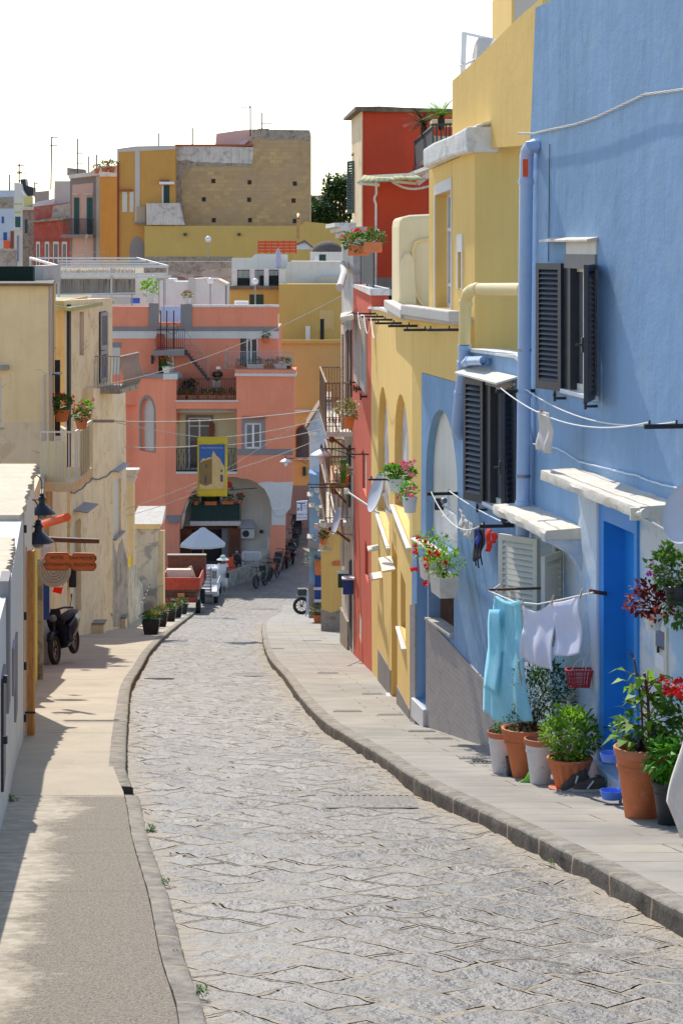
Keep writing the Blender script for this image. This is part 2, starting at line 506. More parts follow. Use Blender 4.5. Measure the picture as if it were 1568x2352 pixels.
WL=[(5,-1.6),(15.3,-2.6),(22,-3.6),(27,-4.6),(41,-6.3),(58,-8),(70,-9.5),(97,-11)]
def smooth_tab(tab,d):
 for i in range(len(tab)-1):
  if tab[i][0]<=d<=tab[i+1][0]:
   p0=tab[max(i-1,0)];p1=tab[i];p2=tab[i+1];p3=tab[min(i+2,len(tab)-1)]
   t=(d-p1[0])/(p2[0]-p1[0]);h=p2[0]-p1[0]
   m1=(p2[1]-p0[1])/max(1e-6,p2[0]-p0[0])*h;m2=(p3[1]-p1[1])/max(1e-6,p3[0]-p1[0])*h
   return(2*t**3-3*t**2+1)*p1[1]+(t**3-2*t**2+t)*m1+(-2*t**3+3*t**2)*p2[1]+(t**3-t**2)*m2
 return interp(tab,d)
kr=lambda d:smooth_tab(KR,d)
kl=lambda d:smooth_tab(KL,d)
wr=lambda d:interp(WR,d)
wl=lambda d:interp(WL,d)
def strip(name,fa,fb,zf,ds,nx,mat):
 """ground strip between two edge curves with a uv map in metres (u across from its left edge, v along)"""
 vs,fs,uv=[],[],[]
 for d in ds:
  a,b=fa(d),fb(d)
  for i in range(nx+1):
   x=a+(b-a)*i/nx
   vs.append((x,d,zf(d,x)));uv.append((x-a,d,(b-a)))
 for j in range(len(ds)-1):
  for i in range(nx):
   k=j*(nx+1)+i
   fs.append((k,k+1,k+nx+2,k+nx+1))
 me=bpy.data.meshes.new(name);me.from_pydata(vs,[],fs)
 l=me.uv_layers.new(name='UVMap');l2=me.uv_layers.new(name='edge')
 for lp in me.loops:
  u=uv[lp.vertex_index]
  l.data[lp.index].uv=(u[0],u[1]);l2.data[lp.index].uv=(u[0],u[2]-u[0])
 me.polygons.foreach_set('use_smooth',[True]*len(me.polygons))
 me.materials.append(mat)
 o=bpy.data.objects.new(name,me);COL.objects.link(o);o['kind']='structure'
 return o
def frange(a,b,n):return[a+(b-a)*i/n for i in range(n+1)]
def road_mat():
 m,t,o=nt('basalt_setts')
 g=N(t,'ShaderNodeNewGeometry');P=g.outputs['Position']
 def warp(sc,amt,vec):
  w=N(t,'ShaderNodeTexNoise');w.inputs['Scale'].default_value=sc;w.inputs['Detail'].default_value=3
  L(t,P,w.inputs['Vector'])
  s=N(t,'ShaderNodeVectorMath',operation='SUBTRACT');L(t,w.outputs['Color'],s.inputs[0]);s.inputs[1].default_value=(.5,.5,.5)
  k=N(t,'ShaderNodeVectorMath',operation='SCALE');L(t,s.outputs[0],k.inputs[0]);k.inputs['Scale'].default_value=amt
  d=N(t,'ShaderNodeVectorMath',operation='ADD');L(t,vec,d.inputs[0]);L(t,k.outputs[0],d.inputs[1]);return d.outputs[0]
 v=warp(7.0,.06,warp(1.6,.17,P))
 mp=N(t,'ShaderNodeMapping');mp.inputs['Rotation'].default_value=(0,0,math.radians(47));L(t,v,mp.inputs['Vector'])
 br=N(t,'ShaderNodeTexBrick');br.offset=.45;br.squash=.8;br.squash_frequency=3;br.inputs['Scale'].default_value=1
 br.inputs['Brick Width'].default_value=.5;br.inputs['Row Height'].default_value=.31
 br.inputs['Mortar Size'].default_value=.021;br.inputs['Mortar Smooth'].default_value=.6
 br.inputs['Color1'].default_value=(0,0,0,1);br.inputs['Color2'].default_value=(1,1,1,1);br.inputs['Mortar'].default_value=(.5,.5,.5,1)
 L(t,mp.outputs[0],br.inputs['Vector'])
 rnd_=ramp(t,br.outputs['Color'],0,1)
 n1=noise(t,P,13,7,.72);n2=noise(t,P,.8,5,.62);n3=noise(t,P,60,4,.7);n4=noise(t,P,30,5,.7);nb1=noise(t,P,11,3,.55);nb3=noise(t,P,42,2,.5);n5=noise(t,P,75,3,.6)
 st=mix(t,ramp(t,n1,.36,.66),(.075,.068,.063),(.185,.168,.152))
 st=mix(t,math_(t,'MULTIPLY',rnd_,.75),st,(.25,.215,.178))
 st=mix(t,math_(t,'MULTIPLY',ramp(t,n4,.54,.66),.85),st,(.07,.066,.062))
 st=mix(t,math_(t,'MULTIPLY',ramp(t,n5,.55,.66),.45),st,(.40,.365,.33))
 mort=mix(t,n3,(.28,.225,.155),(.5,.41,.29))
 jm=ramp(t,math_(t,'ADD',br.outputs['Fac'],math_(t,'MULTIPLY',math_(t,'SUBTRACT',noise(t,P,5,6,.7),.5),.75)),.34,.52)
 c=mix(t,jm,st,mort)
 crack=math_(t,'MULTIPLY',ramp(t,br.outputs['Fac'],.05,.5),ramp(t,noise(t,P,3.1,4),.5,.58))
 c=mix(t,math_(t,'MULTIPLY',crack,.3),c,(.05,.034,.028))
 uv=N(t,'ShaderNodeUVMap',uv_map='edge');sp=N(t,'ShaderNodeSeparateXYZ');L(t,uv.outputs[0],sp.inputs[0])
 wob=math_(t,'MULTIPLY',noise(t,P,3.5,6,.65),.75)
 du=math_(t,'MAXIMUM',ramp(t,math_(t,'ADD',sp.outputs[1],wob),.78,.38),ramp(t,math_(t,'ADD',sp.outputs[0],wob),.66,.36))
 c=mix(t,math_(t,'MULTIPLY',du,math_(t,'ADD',.45,math_(t,'MULTIPLY',n1,.8))),c,mix(t,n3,(.34,.27,.18),(.56,.46,.33)))
 big=ramp(t,n2,.38,.62)
 c=mix(t,math_(t,'MULTIPLY',big,.4),c,(.28,.24,.19))
 sx=N(t,'ShaderNodeSeparateXYZ');L(t,P,sx.inputs[0])
 r2=math_(t,'FRACT',math_(t,'MULTIPLY',rnd_,7.31))
 tilt=math_(t,'ADD',math_(t,'MULTIPLY',math_(t,'SUBTRACT',rnd_,.5),math_(t,'MULTIPLY',sx.outputs[1],6.0)),math_(t,'MULTIPLY',math_(t,'SUBTRACT',r2,.5),math_(t,'MULTIPLY',sx.outputs[0],5.0)))
 h=math_(t,'ADD',math_(t,'MULTIPLY',br.outputs['Fac'],-.55),math_(t,'ADD',math_(t,'MULTIPLY',nb1,1.7),math_(t,'MULTIPLY',nb3,.42)))
 nn=bump(t,tilt,1.0,.016)
 nn=bump(t,h,1.0,.024,nn)
 nn=bump(t,n5,.8,.006,nn)
 ro=math_(t,'ADD',math_(t,'MULTIPLY',math_(t,'MAXIMUM',jm,du),.35),math_(t,'ADD',math_(t,'MULTIPLY',n1,.34),.34))
 bsdf(t,o,c,ro,0,nn,.5)
 return m
def paving_mat():
 m,t,o=nt('paving_slabs')
 uv=N(t,'ShaderNodeUVMap',uv_map='edge');u0=N(t,'ShaderNodeUVMap',uv_map='UVMap')
 br=N(t,'ShaderNodeTexBrick');br.offset=.37;br.inputs['Scale'].default_value=1
 br.inputs['Brick Width'].default_value=.92;br.inputs['Row Height'].default_value=.42
 br.inputs['Mortar Size'].default_value=.007;br.inputs['Mortar Smooth'].default_value=.1
 br.inputs['Color1'].default_value=(0,0,0,1);br.inputs['Color2'].default_value=(1,1,1,1);br.inputs['Mortar'].default_value=(.5,.5,.5,1)
 L(t,u0.outputs[0],br.inputs['Vector'])
 p=pos(t)
 n1=noise(t,p,1.3,6,.6);n2=noise(t,p,45,4,.6)
 c=mix(t,ramp(t,n1,.3,.7),srgb(138,131,120),srgb(170,162,148))
 c=mix(t,math_(t,'MULTIPLY',ramp(t,br.outputs['Color'],0,1),.35),c,srgb(152,148,142))
 jn=noise(t,p,2.3,3)
 c=mix(t,math_(t,'MULTIPLY',br.outputs['Fac'],ramp(t,jn,.38,.56)),c,srgb(66,60,54))
 c=mix(t,math_(t,'MULTIPLY',ramp(t,noise(t,p,3.1,7,.7,.4),.56,.72),.45),c,srgb(160,136,102))
 c=mix(t,math_(t,'MULTIPLY',ramp(t,noise(t,p,.7,5,.6),.5,.7),.35),c,srgb(112,106,100))
 h=math_(t,'ADD',math_(t,'MULTIPLY',br.outputs['Fac'],-1),math_(t,'MULTIPLY',n2,.25))
 bsdf(t,o,c,.75,0,bump(t,h,.5,.008),.3)
 return m
def left_mat():
 m,t,o=nt('worn_concrete')
 p=pos(t);g=N(t,'ShaderNodeSeparateXYZ');L(t,p,g.inputs[0])
 n1=noise(t,p,.8,6,.6);n2=noise(t,p,70,4,.65);n3=noise(t,p,1.5,6,.65,.5)
 smooth=mix(t,ramp(t,n1,.3,.7),srgb(160,145,122),srgb(182,166,142))
 smooth=mix(t,math_(t,'MULTIPLY',ramp(t,noise(t,p,2.2,7,.7,.5),.52,.7),.4),smooth,srgb(128,112,92))
 smooth=mix(t,math_(t,'MULTIPLY',ramp(t,n2,.5,.7),.3),smooth,srgb(205,190,165))
 vo=N(t,'ShaderNodeTexVoronoi');vo.inputs['Scale'].default_value=75;L(t,p,vo.inputs['Vector'])
 agg=mix(t,ramp(t,n2,.35,.65),srgb(84,74,62),srgb(146,131,111))
 agg=mix(t,ramp(t,vo.outputs['Distance'],.22,.1),agg,srgb(200,190,172))
 near=ramp(t,math_(t,'ADD',g.outputs[1],math_(t,'MULTIPLY',n1,.2)),17.75,17.6)
 sk_=ramp(t,math_(t,'ADD',math_(t,'ADD',math_(t,'ADD',g.outputs[0],math_(t,'MULTIPLY',g.outputs[1],.11)),.0),math_(t,'ADD',math_(t,'MULTIPLY',noise(t,p,1.1,4,.6),.9),math_(t,'MULTIPLY',noise(t,p,14,5,.7),.5))),.3,.46)
 a=math_(t,'MULTIPLY',near,sk_)
 skin=mix(t,ramp(t,noise(t,p,9,5,.6),.45,.6),srgb(160,146,124),srgb(178,166,146))
 skin=mix(t,math_(t,'MULTIPLY',ramp(t,vo.outputs['Distance'],.16,.06),.6),skin,srgb(210,200,184))
 c0=mix(t,near,smooth,skin)
 c=mix(t,a,c0,agg)
 wv=math_(t,'ADD',g.outputs[1],math_(t,'MULTIPLY',n1,.25))
 for y in(12.4,14.1,15.35,17.62,23.5,30.0):
  j=math_(t,'LESS_THAN',math_(t,'ABSOLUTE',math_(t,'SUBTRACT',wv,y+.12)),.009 if y<18 else .012)
  c=mix(t,j,c,srgb(92,78,62))
 h=math_(t,'ADD',math_(t,'MULTIPLY',n2,.5),math_(t,'MULTIPLY',a,math_(t,'MULTIPLY',vo.outputs['Distance'],-1.5)))
 bsdf(t,o,c,.7,0,bump(t,h,.6,.01),.35)
 return m
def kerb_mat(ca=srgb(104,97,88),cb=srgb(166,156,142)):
 m,t,o=nt('kerb_stone')
 p=pos(t);n1=noise(t,p,9,7,.7);n2=noise(t,p,50,4,.7);n3=noise(t,p,2.5,4)
 c=mix(t,ramp(t,n1,.3,.7),ca,cb)
 c=mix(t,math_(t,'MULTIPLY',ramp(t,n3,.45,.65),.4),c,mul(cb,1.25))
 g=N(t,'ShaderNodeSeparateXYZ');L(t,p,g.inputs[0])
 md=math_(t,'LESS_THAN',math_(t,'PINGPONG',math_(t,'ADD',g.outputs[1],math_(t,'MULTIPLY',n3,.2)),.42),.011)
 c=mix(t,md,c,srgb(182,160,128))
 h=math_(t,'ADD',n1,math_(t,'MULTIPLY',n2,.4))
 bsdf(t,o,c,.8,0,bump(t,h,.9,.03),.3)
 return m
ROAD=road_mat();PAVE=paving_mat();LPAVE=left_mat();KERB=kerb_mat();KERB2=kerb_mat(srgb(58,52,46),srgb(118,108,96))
from mathutils import noise as mn
def road_h(x,d):
 a=.82;u=x*math.cos(a)+d*math.sin(a)+.12*mn.noise((x*1.3,d*1.3,0));v=-x*math.sin(a)+d*math.cos(a)+.12*mn.noise((x*1.3,d*1.3,7))
 r=math.floor(v/.31);c=math.floor(u/.5+.45*(r%2));q=random.Random(r*7919+c*104729)
 fu=u/.5+.45*(r%2)-c-.5;fv=v/.31-r-.5
 return .012*mn.noise((x*3,d*3,2))+.02*math.sin(x*2.1+d*.7)*math.sin(d*1.3)+q.uniform(-.022,.022)*fu+q.uniform(-.026,.026)*fv+q.uniform(-.005,.005)
ds_near=frange(3,30,380)+frange(30,98,430)[1:]
strip('road',lambda d:kl(d)-.1,lambda d:kr(d)+.1,lambda d,x:rz(d)+road_h(x,d),ds_near,24,ROAD)
strip('lower_road',lambda d:-14,lambda d:8,lambda d,x:rz(d)-.004,frange(97.5,150,60),12,ROAD)
strip('right_pavement',lambda d:kr(d)+.13,lambda d:max(wr(d)+.6,kr(d)+.6),lambda d,x:swz(d),frange(3,98,200),6,PAVE)
def lz(d):return rz(d)+(.035 if d<17.6 else .035+.085*min(1,(d-17.6)/1.2))
strip('left_pavement',lambda d:wl(d)-2.5,lambda d:kl(d)-.12,lambda d,x:lz(d),frange(3,96,200),8,LPAVE)
def kerb(name,f,side,d0,d1,top,wid):
 rnd=random.Random(3)
 vs,fs=[],[]
 ds=frange(d0,d1,int((d1-d0)/(.12 if d1<40 else .16)))
 for d in ds:
  j=lambda k=.012:rnd.uniform(-k,k)
  x=f(d);z=rz(d);h=top(d)
  prof=[(0+j(.004),-.15),(.002+j(.005),h*.55),(.004+j(.006),h-.014+j(.004)),(.018+j(.006),h+.002+j(.003)),(wid*.6,h+.006+j(.002)),(wid+j(.003),h+.006),(wid+.004,-.15)]
  for a,b in prof:vs.append((x+side*a,d,z+b))
 n=7
 for i in range(len(ds)-1):
  for k in range(n-1):
   fs.append((i*n+k,i*n+k+1,(i+1)*n+k+1,(i+1)*n+k))
 fs+=[tuple(range(n)),tuple(range((len(ds)-1)*n,len(ds)*n))]
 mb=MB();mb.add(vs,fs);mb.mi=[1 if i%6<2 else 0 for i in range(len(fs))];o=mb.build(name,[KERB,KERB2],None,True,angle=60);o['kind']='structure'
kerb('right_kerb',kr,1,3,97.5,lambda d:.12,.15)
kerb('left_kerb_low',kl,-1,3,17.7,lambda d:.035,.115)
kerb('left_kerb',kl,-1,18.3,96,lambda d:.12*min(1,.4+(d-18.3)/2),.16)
simple('earth',srgb(150,132,108),.95,0,.2,.3,.4,3)
mb=MB()
gy=[-40,0,94,98,104,112,200,600,4000]
for i in range(len(gy)-1):
 a,b=gy[i],gy[i+1]
 za=(rz(a)if a<=200 else-16.6)-.25;zb=(rz(b)if b<=200 else-16.6)-.25
 mb.quad((-2500,a,za),(2500,a,za),(2500,b,zb),(-2500,b,zb))
mb.build('ground','earth')['kind']='structure'
WB=Wall((3.45,9.9),(.82,25.25))
WY=Wall((.82,25.25),(.52,38))
WRD=Wall((.52,38),(.25,46))
WO=Wall((.25,46),(0,54))
def far_left(w,px,py,ext):pass
def leaf_shutter(w,h,n,mb=None,t=.035,fr=.055,tilt=40):
 """louvred leaf: x 0..w from the hinge, z 0..h"""
 mb=mb or MB()
 mb.box((fr/2,0,h/2),(fr,t,h));mb.box((w-fr/2,0,h/2),(fr,t,h))
 mb.box((w/2,0,fr*.7),(w-2*fr,t,fr*1.4));mb.box((w/2,0,h-fr/2),(w-2*fr,t,fr))
 z0,z1=fr*1.4,h-fr
 R=Matrix.Rotation(math.radians(tilt),3,'X')
 for i in range(n):
  z=z0+(z1-z0)*(i+.5)/n
  mb.box((w/2,0,z),(w-2*fr,.008,(z1-z0)/n*1.15),R=R)
 return mb
def put(mb,M4):
 mb.v=[tuple(M4@V(p))for p in mb.v];return mb
def hinge(w,u,z,right,ang,off=.03):
 """leaf frame: right=True swings to the viewer's right"""
 M0=w.mat(u,z,off)
 a=math.radians(ang)
 dx=V((math.cos(a),-math.sin(a),0))if right else V((-math.cos(a),-math.sin(a),0))
 dz=V((0,0,1));dy=dz.cross(dx)
 R=Matrix(((dx.x,dy.x,0,0),(dx.y,dy.y,0,0),(0,0,1,0),(0,0,0,1)))
 return M0@R
def frame_mb(w,u0,z0,u1,z1,dep,fr=.05,t=.05,mull=(),tran=()):
 """casement frame standing in an opening, at depth dep behind the wall face"""
 mb=MB()
 mb.prism(rect(u0,z0,u1,z1),[rect(u0+fr*(1 if u1>u0 else-1),z0+fr,u1-fr*(1 if u1>u0 else-1),z1-fr)],w.f,-dep,-dep-t)
 s=1 if u1>u0 else-1
 for k in mull:
  um=u0+(u1-u0)*k
  mb.prism(rect(um-s*fr*.55,z0+fr,um+s*fr*.55,z1-fr),[],w.f,-dep+.003,-dep-t)
 for k in tran:
  zm=z0+(z1-z0)*k
  mb.prism(rect(u0+s*fr,zm-fr*.4,u1-s*fr,zm+fr*.4),[],w.f,-dep+.001,-dep-t)
 return mb
def window(w,r,parent,frame='cream_frame',pane='window_glass',dep=.14,mull=(.5,),tran=(),sill=None,sill_mat='marble',name='window',fr=.05,sill_ext=.04):
 (u0,z0),(u1,z1)=r[0],r[2]
 f=frame_mb(w,u0,z0,u1,z1,dep,fr,.05,mull,tran).build(name,frame,parent)
 s=1 if u1>u0 else-1
 g=MB();g.prism(rect(u0+s*fr*.8,z0+fr*.8,u1-s*fr*.8,z1-fr*.8),[],w.f,-dep-.02,-dep-.035)
 g.build('pane',pane,f)
 if sill:
  q=MB();q.prism(rect(u0-s*sill_ext,z0-.035,u1+s*sill_ext,z0+.004),[],w.f,sill,-dep)
  q.build('sill',sill_mat,f,bev=.006)
 return f
def shade_slab(name,w,u0,u1,z,pro,th,mat,parent,drop=0.0,bev=.008):
 """a projecting slab, outer edge lower by drop"""
 mb=MB()
 a,b,c,d=w.W(u0,z,0),w.W(u1,z,0),w.W(u1,z-drop,pro),w.W(u0,z-drop,pro)
 e=V((0,0,th))
 mb.add([a,b,c,d,a-e,b-e,c-e,d-e],[(0,1,2,3),(7,6,5,4),(0,4,5,1),(1,5,6,2),(2,6,7,3),(3,7,4,0)])
 return mb.build(name,mat,parent,bev=bev)
def pipe(pts,r,mat,parent,name='drainpipe',n=12,coll=()):
 mb=MB();mb.tube(pts,r,n)
 for i in coll:
  p=V(pts[i]);q=V(pts[i+1]);dd=(q-p).normalized()
  mb.cyl(p,p+dd*.05,r*1.14,n=n)
 return mb.build(name,mat,parent,True)
def body(name,w,u0,u1,z0,z1,front,deep,mat,parent):
 mb=MB();mb.prism(rect(u0,z0,u1,z1),[],w.f,-front,-deep)
 return mb.build(name,mat,parent)
BH=thing('blue_house','sky blue rendered house nearest on the right, whitewashed at its foot','house',WB.W(WB.u(1400),-5))
W=WB
o_up=pxrect(W,1299,607,1371,893)
o_lo=pxrect(W,1118,876,1180,1152)
o_gr=pxrect(W,1243,1238,1296,1440)
o_dr=pxrect(W,1387,1166,1470,1748)
o_nic=pxrect(W,957,1273,981,1604)
o_bar=[W.uz(*p)for p in((984,1418),(1042,1458),(1042,1320),(984,1320))]
ua,za=W.uz(978,1232);ub,_=W.uz(1050,1232);_,zt=W.uz(1014,941)
o_arc=arch(ua,za,ub,zt,za+(zt-za)*.45,18)
gz_=lambda px:(px,1315+8650/W.P(px,900).y+60)
split=[(1178,1230),(1330,1205),(1345,1128),(1500,1150),(1800,1200)]
out_up=W.loop([(1229,17),(1222,200),(1216,345),(1207,700),(1203,838),(1187,822),(1062,805),(1054,880),(968,856),(967,1100),(966,1230),(946,1232),(944,1500),gz_(944),gz_(1178),(1178,1230)]+split[1:]+[(2000,1200),(2000,-150),(1290,-12)])
facade('wall',W,out_up,[o_up,o_lo,o_nic,o_bar,o_arc],'blue_plaster',BH,.3)
out_lo=W.loop([gz_(1178)]+[(1178,1230.6)]+[(a,b+.6)for a,b in split[1:]]+[(2000,1200.6),gz_(2000)])
facade('whitewashed_base',W,out_lo,[o_gr,o_dr],'pale_blue_plaster',BH,.3,.012)
u_near,u_edge=W.u(2000),W.u(1203)
ztop=W.uz(1229,17)[1]
body('rear_volume',W,u_near,W.u(1213),-6.5,ztop-.3,.3,4.0,'blue_plaster',BH)
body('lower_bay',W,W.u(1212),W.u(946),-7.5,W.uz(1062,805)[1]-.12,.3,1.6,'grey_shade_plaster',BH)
cp=MB();cp.prism(W.loop([(1204,838),(1187,822),(1062,805),(1062,799),(1100,803),(1150,812),(1188,814),(1206,826)]),[],W.f,.03,-.3);cp.build('coping','white_coping',BH)
pil=MB();pil.prism(W.loop([(1341,1130),(1346,1180),(1350,1250),(1362,1370),(1372,1480),(1375,1600),(1372,1800),(1385.5,1812),(1385.5,1150),(1385,1120)]),[],W.f,.06,-.05)
pil.build('door_pilaster','white_blue_plaster',BH,bev=.02)
tm,tt,to=nt('plinth_tiles');pp=pos(tt,(1,1,1),(0,0,math.radians(9.7)))
sx=N(tt,'ShaderNodeSeparateXYZ');L(tt,pp,sx.inputs[0]);cb=N(tt,'ShaderNodeCombineXYZ');L(tt,sx.outputs[1],cb.inputs[0]);L(tt,sx.outputs[2],cb.inputs[1])
bt=N(tt,'ShaderNodeTexBrick');bt.inputs['Scale'].default_value=1;bt.inputs['Brick Width'].default_value=.16;bt.inputs['Row Height'].default_value=.055;bt.inputs['Mortar Size'].default_value=.003
bt.inputs['Color1'].default_value=c4(srgb(158,153,152));bt.inputs['Color2'].default_value=c4(srgb(168,162,160));bt.inputs['Mortar'].default_value=c4(srgb(178,172,168))
L(tt,cb.outputs[0],bt.inputs['Vector'])
bsdf(tt,to,bt.outputs['Color'],.45,0,bump(tt,math_(tt,'ADD',bt.outputs['Fac'],noise(tt,pp,14,4)),.5,.012),.4);MATS['plinth_tiles']=tm
slab('tiled_plinth',W,W.loop([gz_(981.5),(981.5,1418),(1110,1557),(1170,1640),gz_(1170)]),'plinth_tiles',BH,.02,-.02)
slab('tiled_plinth',W,W.loop([gz_(944.5),(944.5,1390),(956.5,1386),gz_(956.5)]),'plinth_tiles',BH,.02,-.02)
slab('recess_back',W,rect(W.u(957)+.2,o_nic[2][1]-.1,W.u(981)-.2,W.uz(960,1388)[1]),'blue_plaster',BH,-.22,-.26)
slab('recess_back',W,rect(W.u(957)+.2,W.uz(960,1388)[1]-.002,W.u(981)-.2,o_nic[0][1]-.1),'plinth_tiles',BH,-.21,-.26)
shade_slab('threshold',W,W.u(955),W.u(983),o_nic[0][1],.06,.22,'marble',BH)
gr=MB()
u0,z0=o_bar[0];u1,z1=o_bar[2];zb=min(p[1]for p in o_bar)
for i in range(1,12):
 u=u0+(u1-u0)*i/12
 gr.cyl(W.W(u,zb-.3,-.12),W.W(u,z1+.02,-.12),.011,n=6)
gr.build('window_grille','truck_dirt',BH)
slab('grille_sill',W,[(u0,o_bar[0][1]-.03),(u1,o_bar[1][1]-.03),(u1,o_bar[1][1]+.004),(u0,o_bar[0][1]+.004)],'concrete',BH,.05,-.28,bev=.005)
body('loggia_back',W,W.u(968),W.u(1059),W.uz(1014,1290)[1],zt+.1,.085,.29,'arch_white',BH)
shade_slab('canopy',W,W.u(966),W.u(1032),W.uz(966,1231)[1],.12,.03,'hood_concrete',BH,.02)
cb_=MB();prof=[(988,1222),(988,1190),(996,1180),(999,1186),(1001,1160),(1006,1135),(1013,1135),(1016,1165),(1026,1178),(1034,1206),(1046,1208),(1046,1254)]
cb_.prism(W.loop(prof+[(1000,1236)]),[],W.f,-.06,-.28);cb_.build('loggia_ornament','white_coping',BH,bev=.03)
def hood(pxl,pxr,py,pro,th,name='hood',mat='hood_concrete'):
 u0,z=W.uz(pxl,py);u1=W.u(pxr)
 rnd=random.Random(int(pxl));mb=MB();n=18
 vs=[]
 for i in range(n+1):
  u=u0+(u1-u0)*i/n
  for(off,dz)in((-.02,.0),(pro*.5,-.004),(pro,-.012),(pro+.012,-.04),(pro+.006,-th),(pro*.5,-th-.006),(-.02,-th)):
   vs.append(W.W(u,z+dz+rnd.uniform(-.005,.005),off+(rnd.uniform(-.009,.009)if off>.1 else 0)))
 fs=[(i*7+k,i*7+(k+1)%7,(i+1)*7+(k+1)%7,(i+1)*7+k)for i in range(n)for k in range(7)]
 fs+=[tuple(range(7)),tuple(range(n*7,n*7+7))]
 mb.add(vs,fs)
 return mb.build(name,mat,BH,True,angle=35)
hood(1213,1341,1154,.33,.09)
hood(1334,1567,1075,.34,.09)
br_=MB();br_.prism([(0,0),(.33,0),(.33,-.02),(.2,-.06),(.09,-.14),(.02,-.26),(0,-.3)],[],lambda a,z,w_:W.W(W.u(1330)+w_,W.uz(1338,1214)[1]-.085+z,a),.0,.12*(1 if W.u(1338)>W.u(1330)else-1))
br_.build('hood_bracket','white_blue_plaster',BH)
def shuttered(r,head_px,canopy,n,name='window',mat='dark_shutter',angl=13,angr=24,sw=.46):
 win=window(W,r,BH,'cream_frame','glass_pale',.05,(.42,),(),.05,'marble',name,.06)
 (u0,z0),(u1,z1)=r[0],r[2];s_=1 if u1>u0 else-1
 for ja,jb in((u0,u0+s_*.17),(u1-s_*.05,u1)):jm=MB();jm.prism(rect(ja,z0,jb,z1),[],W.f,.01,-.12);jm.build('jamb',mat,win)
 (u0,z0),(u1,z1)=r[0],r[2]
 h=z1-z0+.03
 for right,uu,an in((False,u0,angl),(True,u1,angr)):
  put(leaf_shutter(sw,h,n),hinge(W,uu,z0-.02,right,an)).build('shutter',mat,win)
  st=MB();st.cyl(W.W(uu,z0-.08,0),W.W(uu,z0-.08,.1),.012,n=6);st.ball(W.W(uu,z0-.05,.1),.018,8,6);st.box(W.W(uu,z0-.06,.1),(.02,.02,.09));st.build('shutter_stop','black_metal',win)
  lt=MB();M1=hinge(W,uu,z0,right,an);lt.box(M1@V((sw-.03,-.03,h*.4)),(.02,.05,.12));lt.box(M1@V((sw,-.05,h*.4)),(.06,.02,.02));lt.build('latch','black_metal',win)
 bx=MB();bx.prism(rect(u0,z1-.03,u1,z1+.09),[],W.f,.02,-.05);bx.build('shutter_box','grey_paint',win)
 cu=MB();cu.prism(rect(u0+(u1-u0)*.5,z0+.08,u0+(u1-u0)*.92,z1-.1),[],W.f,-.06,-.065);cu.build('curtain','cloth_white',win)
 return win
wu=shuttered(o_up,0,0,22)
slab('window_head',W,rect(o_up[0][0]-.05*(1 if W.u(1299)>W.u(1371)else-1),o_up[2][1]+.05,o_up[1][0],W.uz(1300,545)[1]),'white_plaster',BH,.012,-.05)
shade_slab('canopy',W,W.u(1262),W.u(1374),W.uz(1262,545)[1],.1,.02,'hood_concrete',BH,.02,.003)
wl_=shuttered(o_lo,0,0,20,sw=.44)
slab('window_head',W,rect(W.u(1112),o_lo[2][1]+.03,W.u(1183),W.uz(1112,862)[1]),'white_plaster',BH,.012,-.05)
shade_slab('canopy',W,W.u(1092),W.u(1192),W.uz(1092,840)[1],.22,.02,'hood_concrete',BH,.06,.003)
wg=window(W,o_gr,BH,'cream_frame','window_glass',.1,(.5,),(),.03,'marble',fr=.06)
hh=o_gr[2][1]-o_gr[0][1]
put(leaf_shutter(.5,hh,13,tilt=35),hinge(W,o_gr[0][0],o_gr[0][1],False,30)).build('shutter','grey_shutter',wg)
put(leaf_shutter(.4,hh,13,tilt=35),hinge(W,o_gr[1][0],o_gr[0][1],True,38)).build('shutter','grey_shutter',wg)
(u0,z0),(u1,z1)=o_dr[0],o_dr[2];s=1 if u1>u0 else-1
dr=MB();dr.prism(rect(u0,z0,u1,z1),[rect(u0+s*.08,z0-.1,u1-s*.06,z1-.1)]if False else[],W.f,-.14,-.18);door=dr.build('door','blue_door',BH)
fr_=MB();fr_.prism([(u0-s*.02,z0),(u0-s*.02,z1+.05),(u1+s*.02,z1+.05),(u1+s*.02,z0),(u1-s*.05,z0),(u1-s*.05,z1-.09),(u0+s*.1,z1-.09),(u0+s*.1,z0)],[],W.f,.035,-.14);fr_.build('door_frame','blue_door',door)
um=u0+s*(abs(u1-u0))*.48
pn=MB();pn.prism(rect(um-.015,z0,um+.015,z1-.09),[],W.f,-.125,-.15);pn.prism(rect(u0+s*.1,z1-.17,u1-s*.05,z1-.12),[],W.f,-.12,-.15);pn.build('door_rail','blue_door_dark',door)
gl=MB();g0,g1=um+s*.16,u1-s*.13;gl.prism(arch(g0,z0+.9,g1,z1-.72,None,10),[],W.f,-.132,-.15);gl.build('door_glass','window_glass',door)
ct=MB();ct.prism(rect(g0+s*.07,z0+.92,g0+s*.15,z1-.9),[],W.f,-.128,-.131);ct.build('door_curtain','cloth_white',door)
hd=MB();hd.cyl(W.W(um+s*.06,z0+.95,-.14),W.W(um+s*.06,z0+.95,-.06),.012,n=8);hd.box(W.W(um+s*.06,z0+.95,-.06),(.03,.09,.02));hd.build('door_handle','steel',door)
shade_slab('door_step',W,u0-s*.06,u1+s*.06,z0,.1,.6,'pale_blue_plaster',BH,0,.012)
pA=[W.P(1236,336,-.02),W.P(1226,334,.05),W.P(1217,337,.085),W.P(1211,345,.1),W.P(1209,360,.1),W.P(1208,410,.1),W.P(1203,900,.1),W.P(1200,1150,.1),W.P(1198,1400,.1)]
dp=pipe(pA,.062,'pvc_blue',BH,coll=(5,6,7),n=16)
ow=MB();ow.box(W.P(1206,385,.162),(.05,.01,.16),rz=math.radians(8));ow.build('orange_patch','orange_paint',dp)
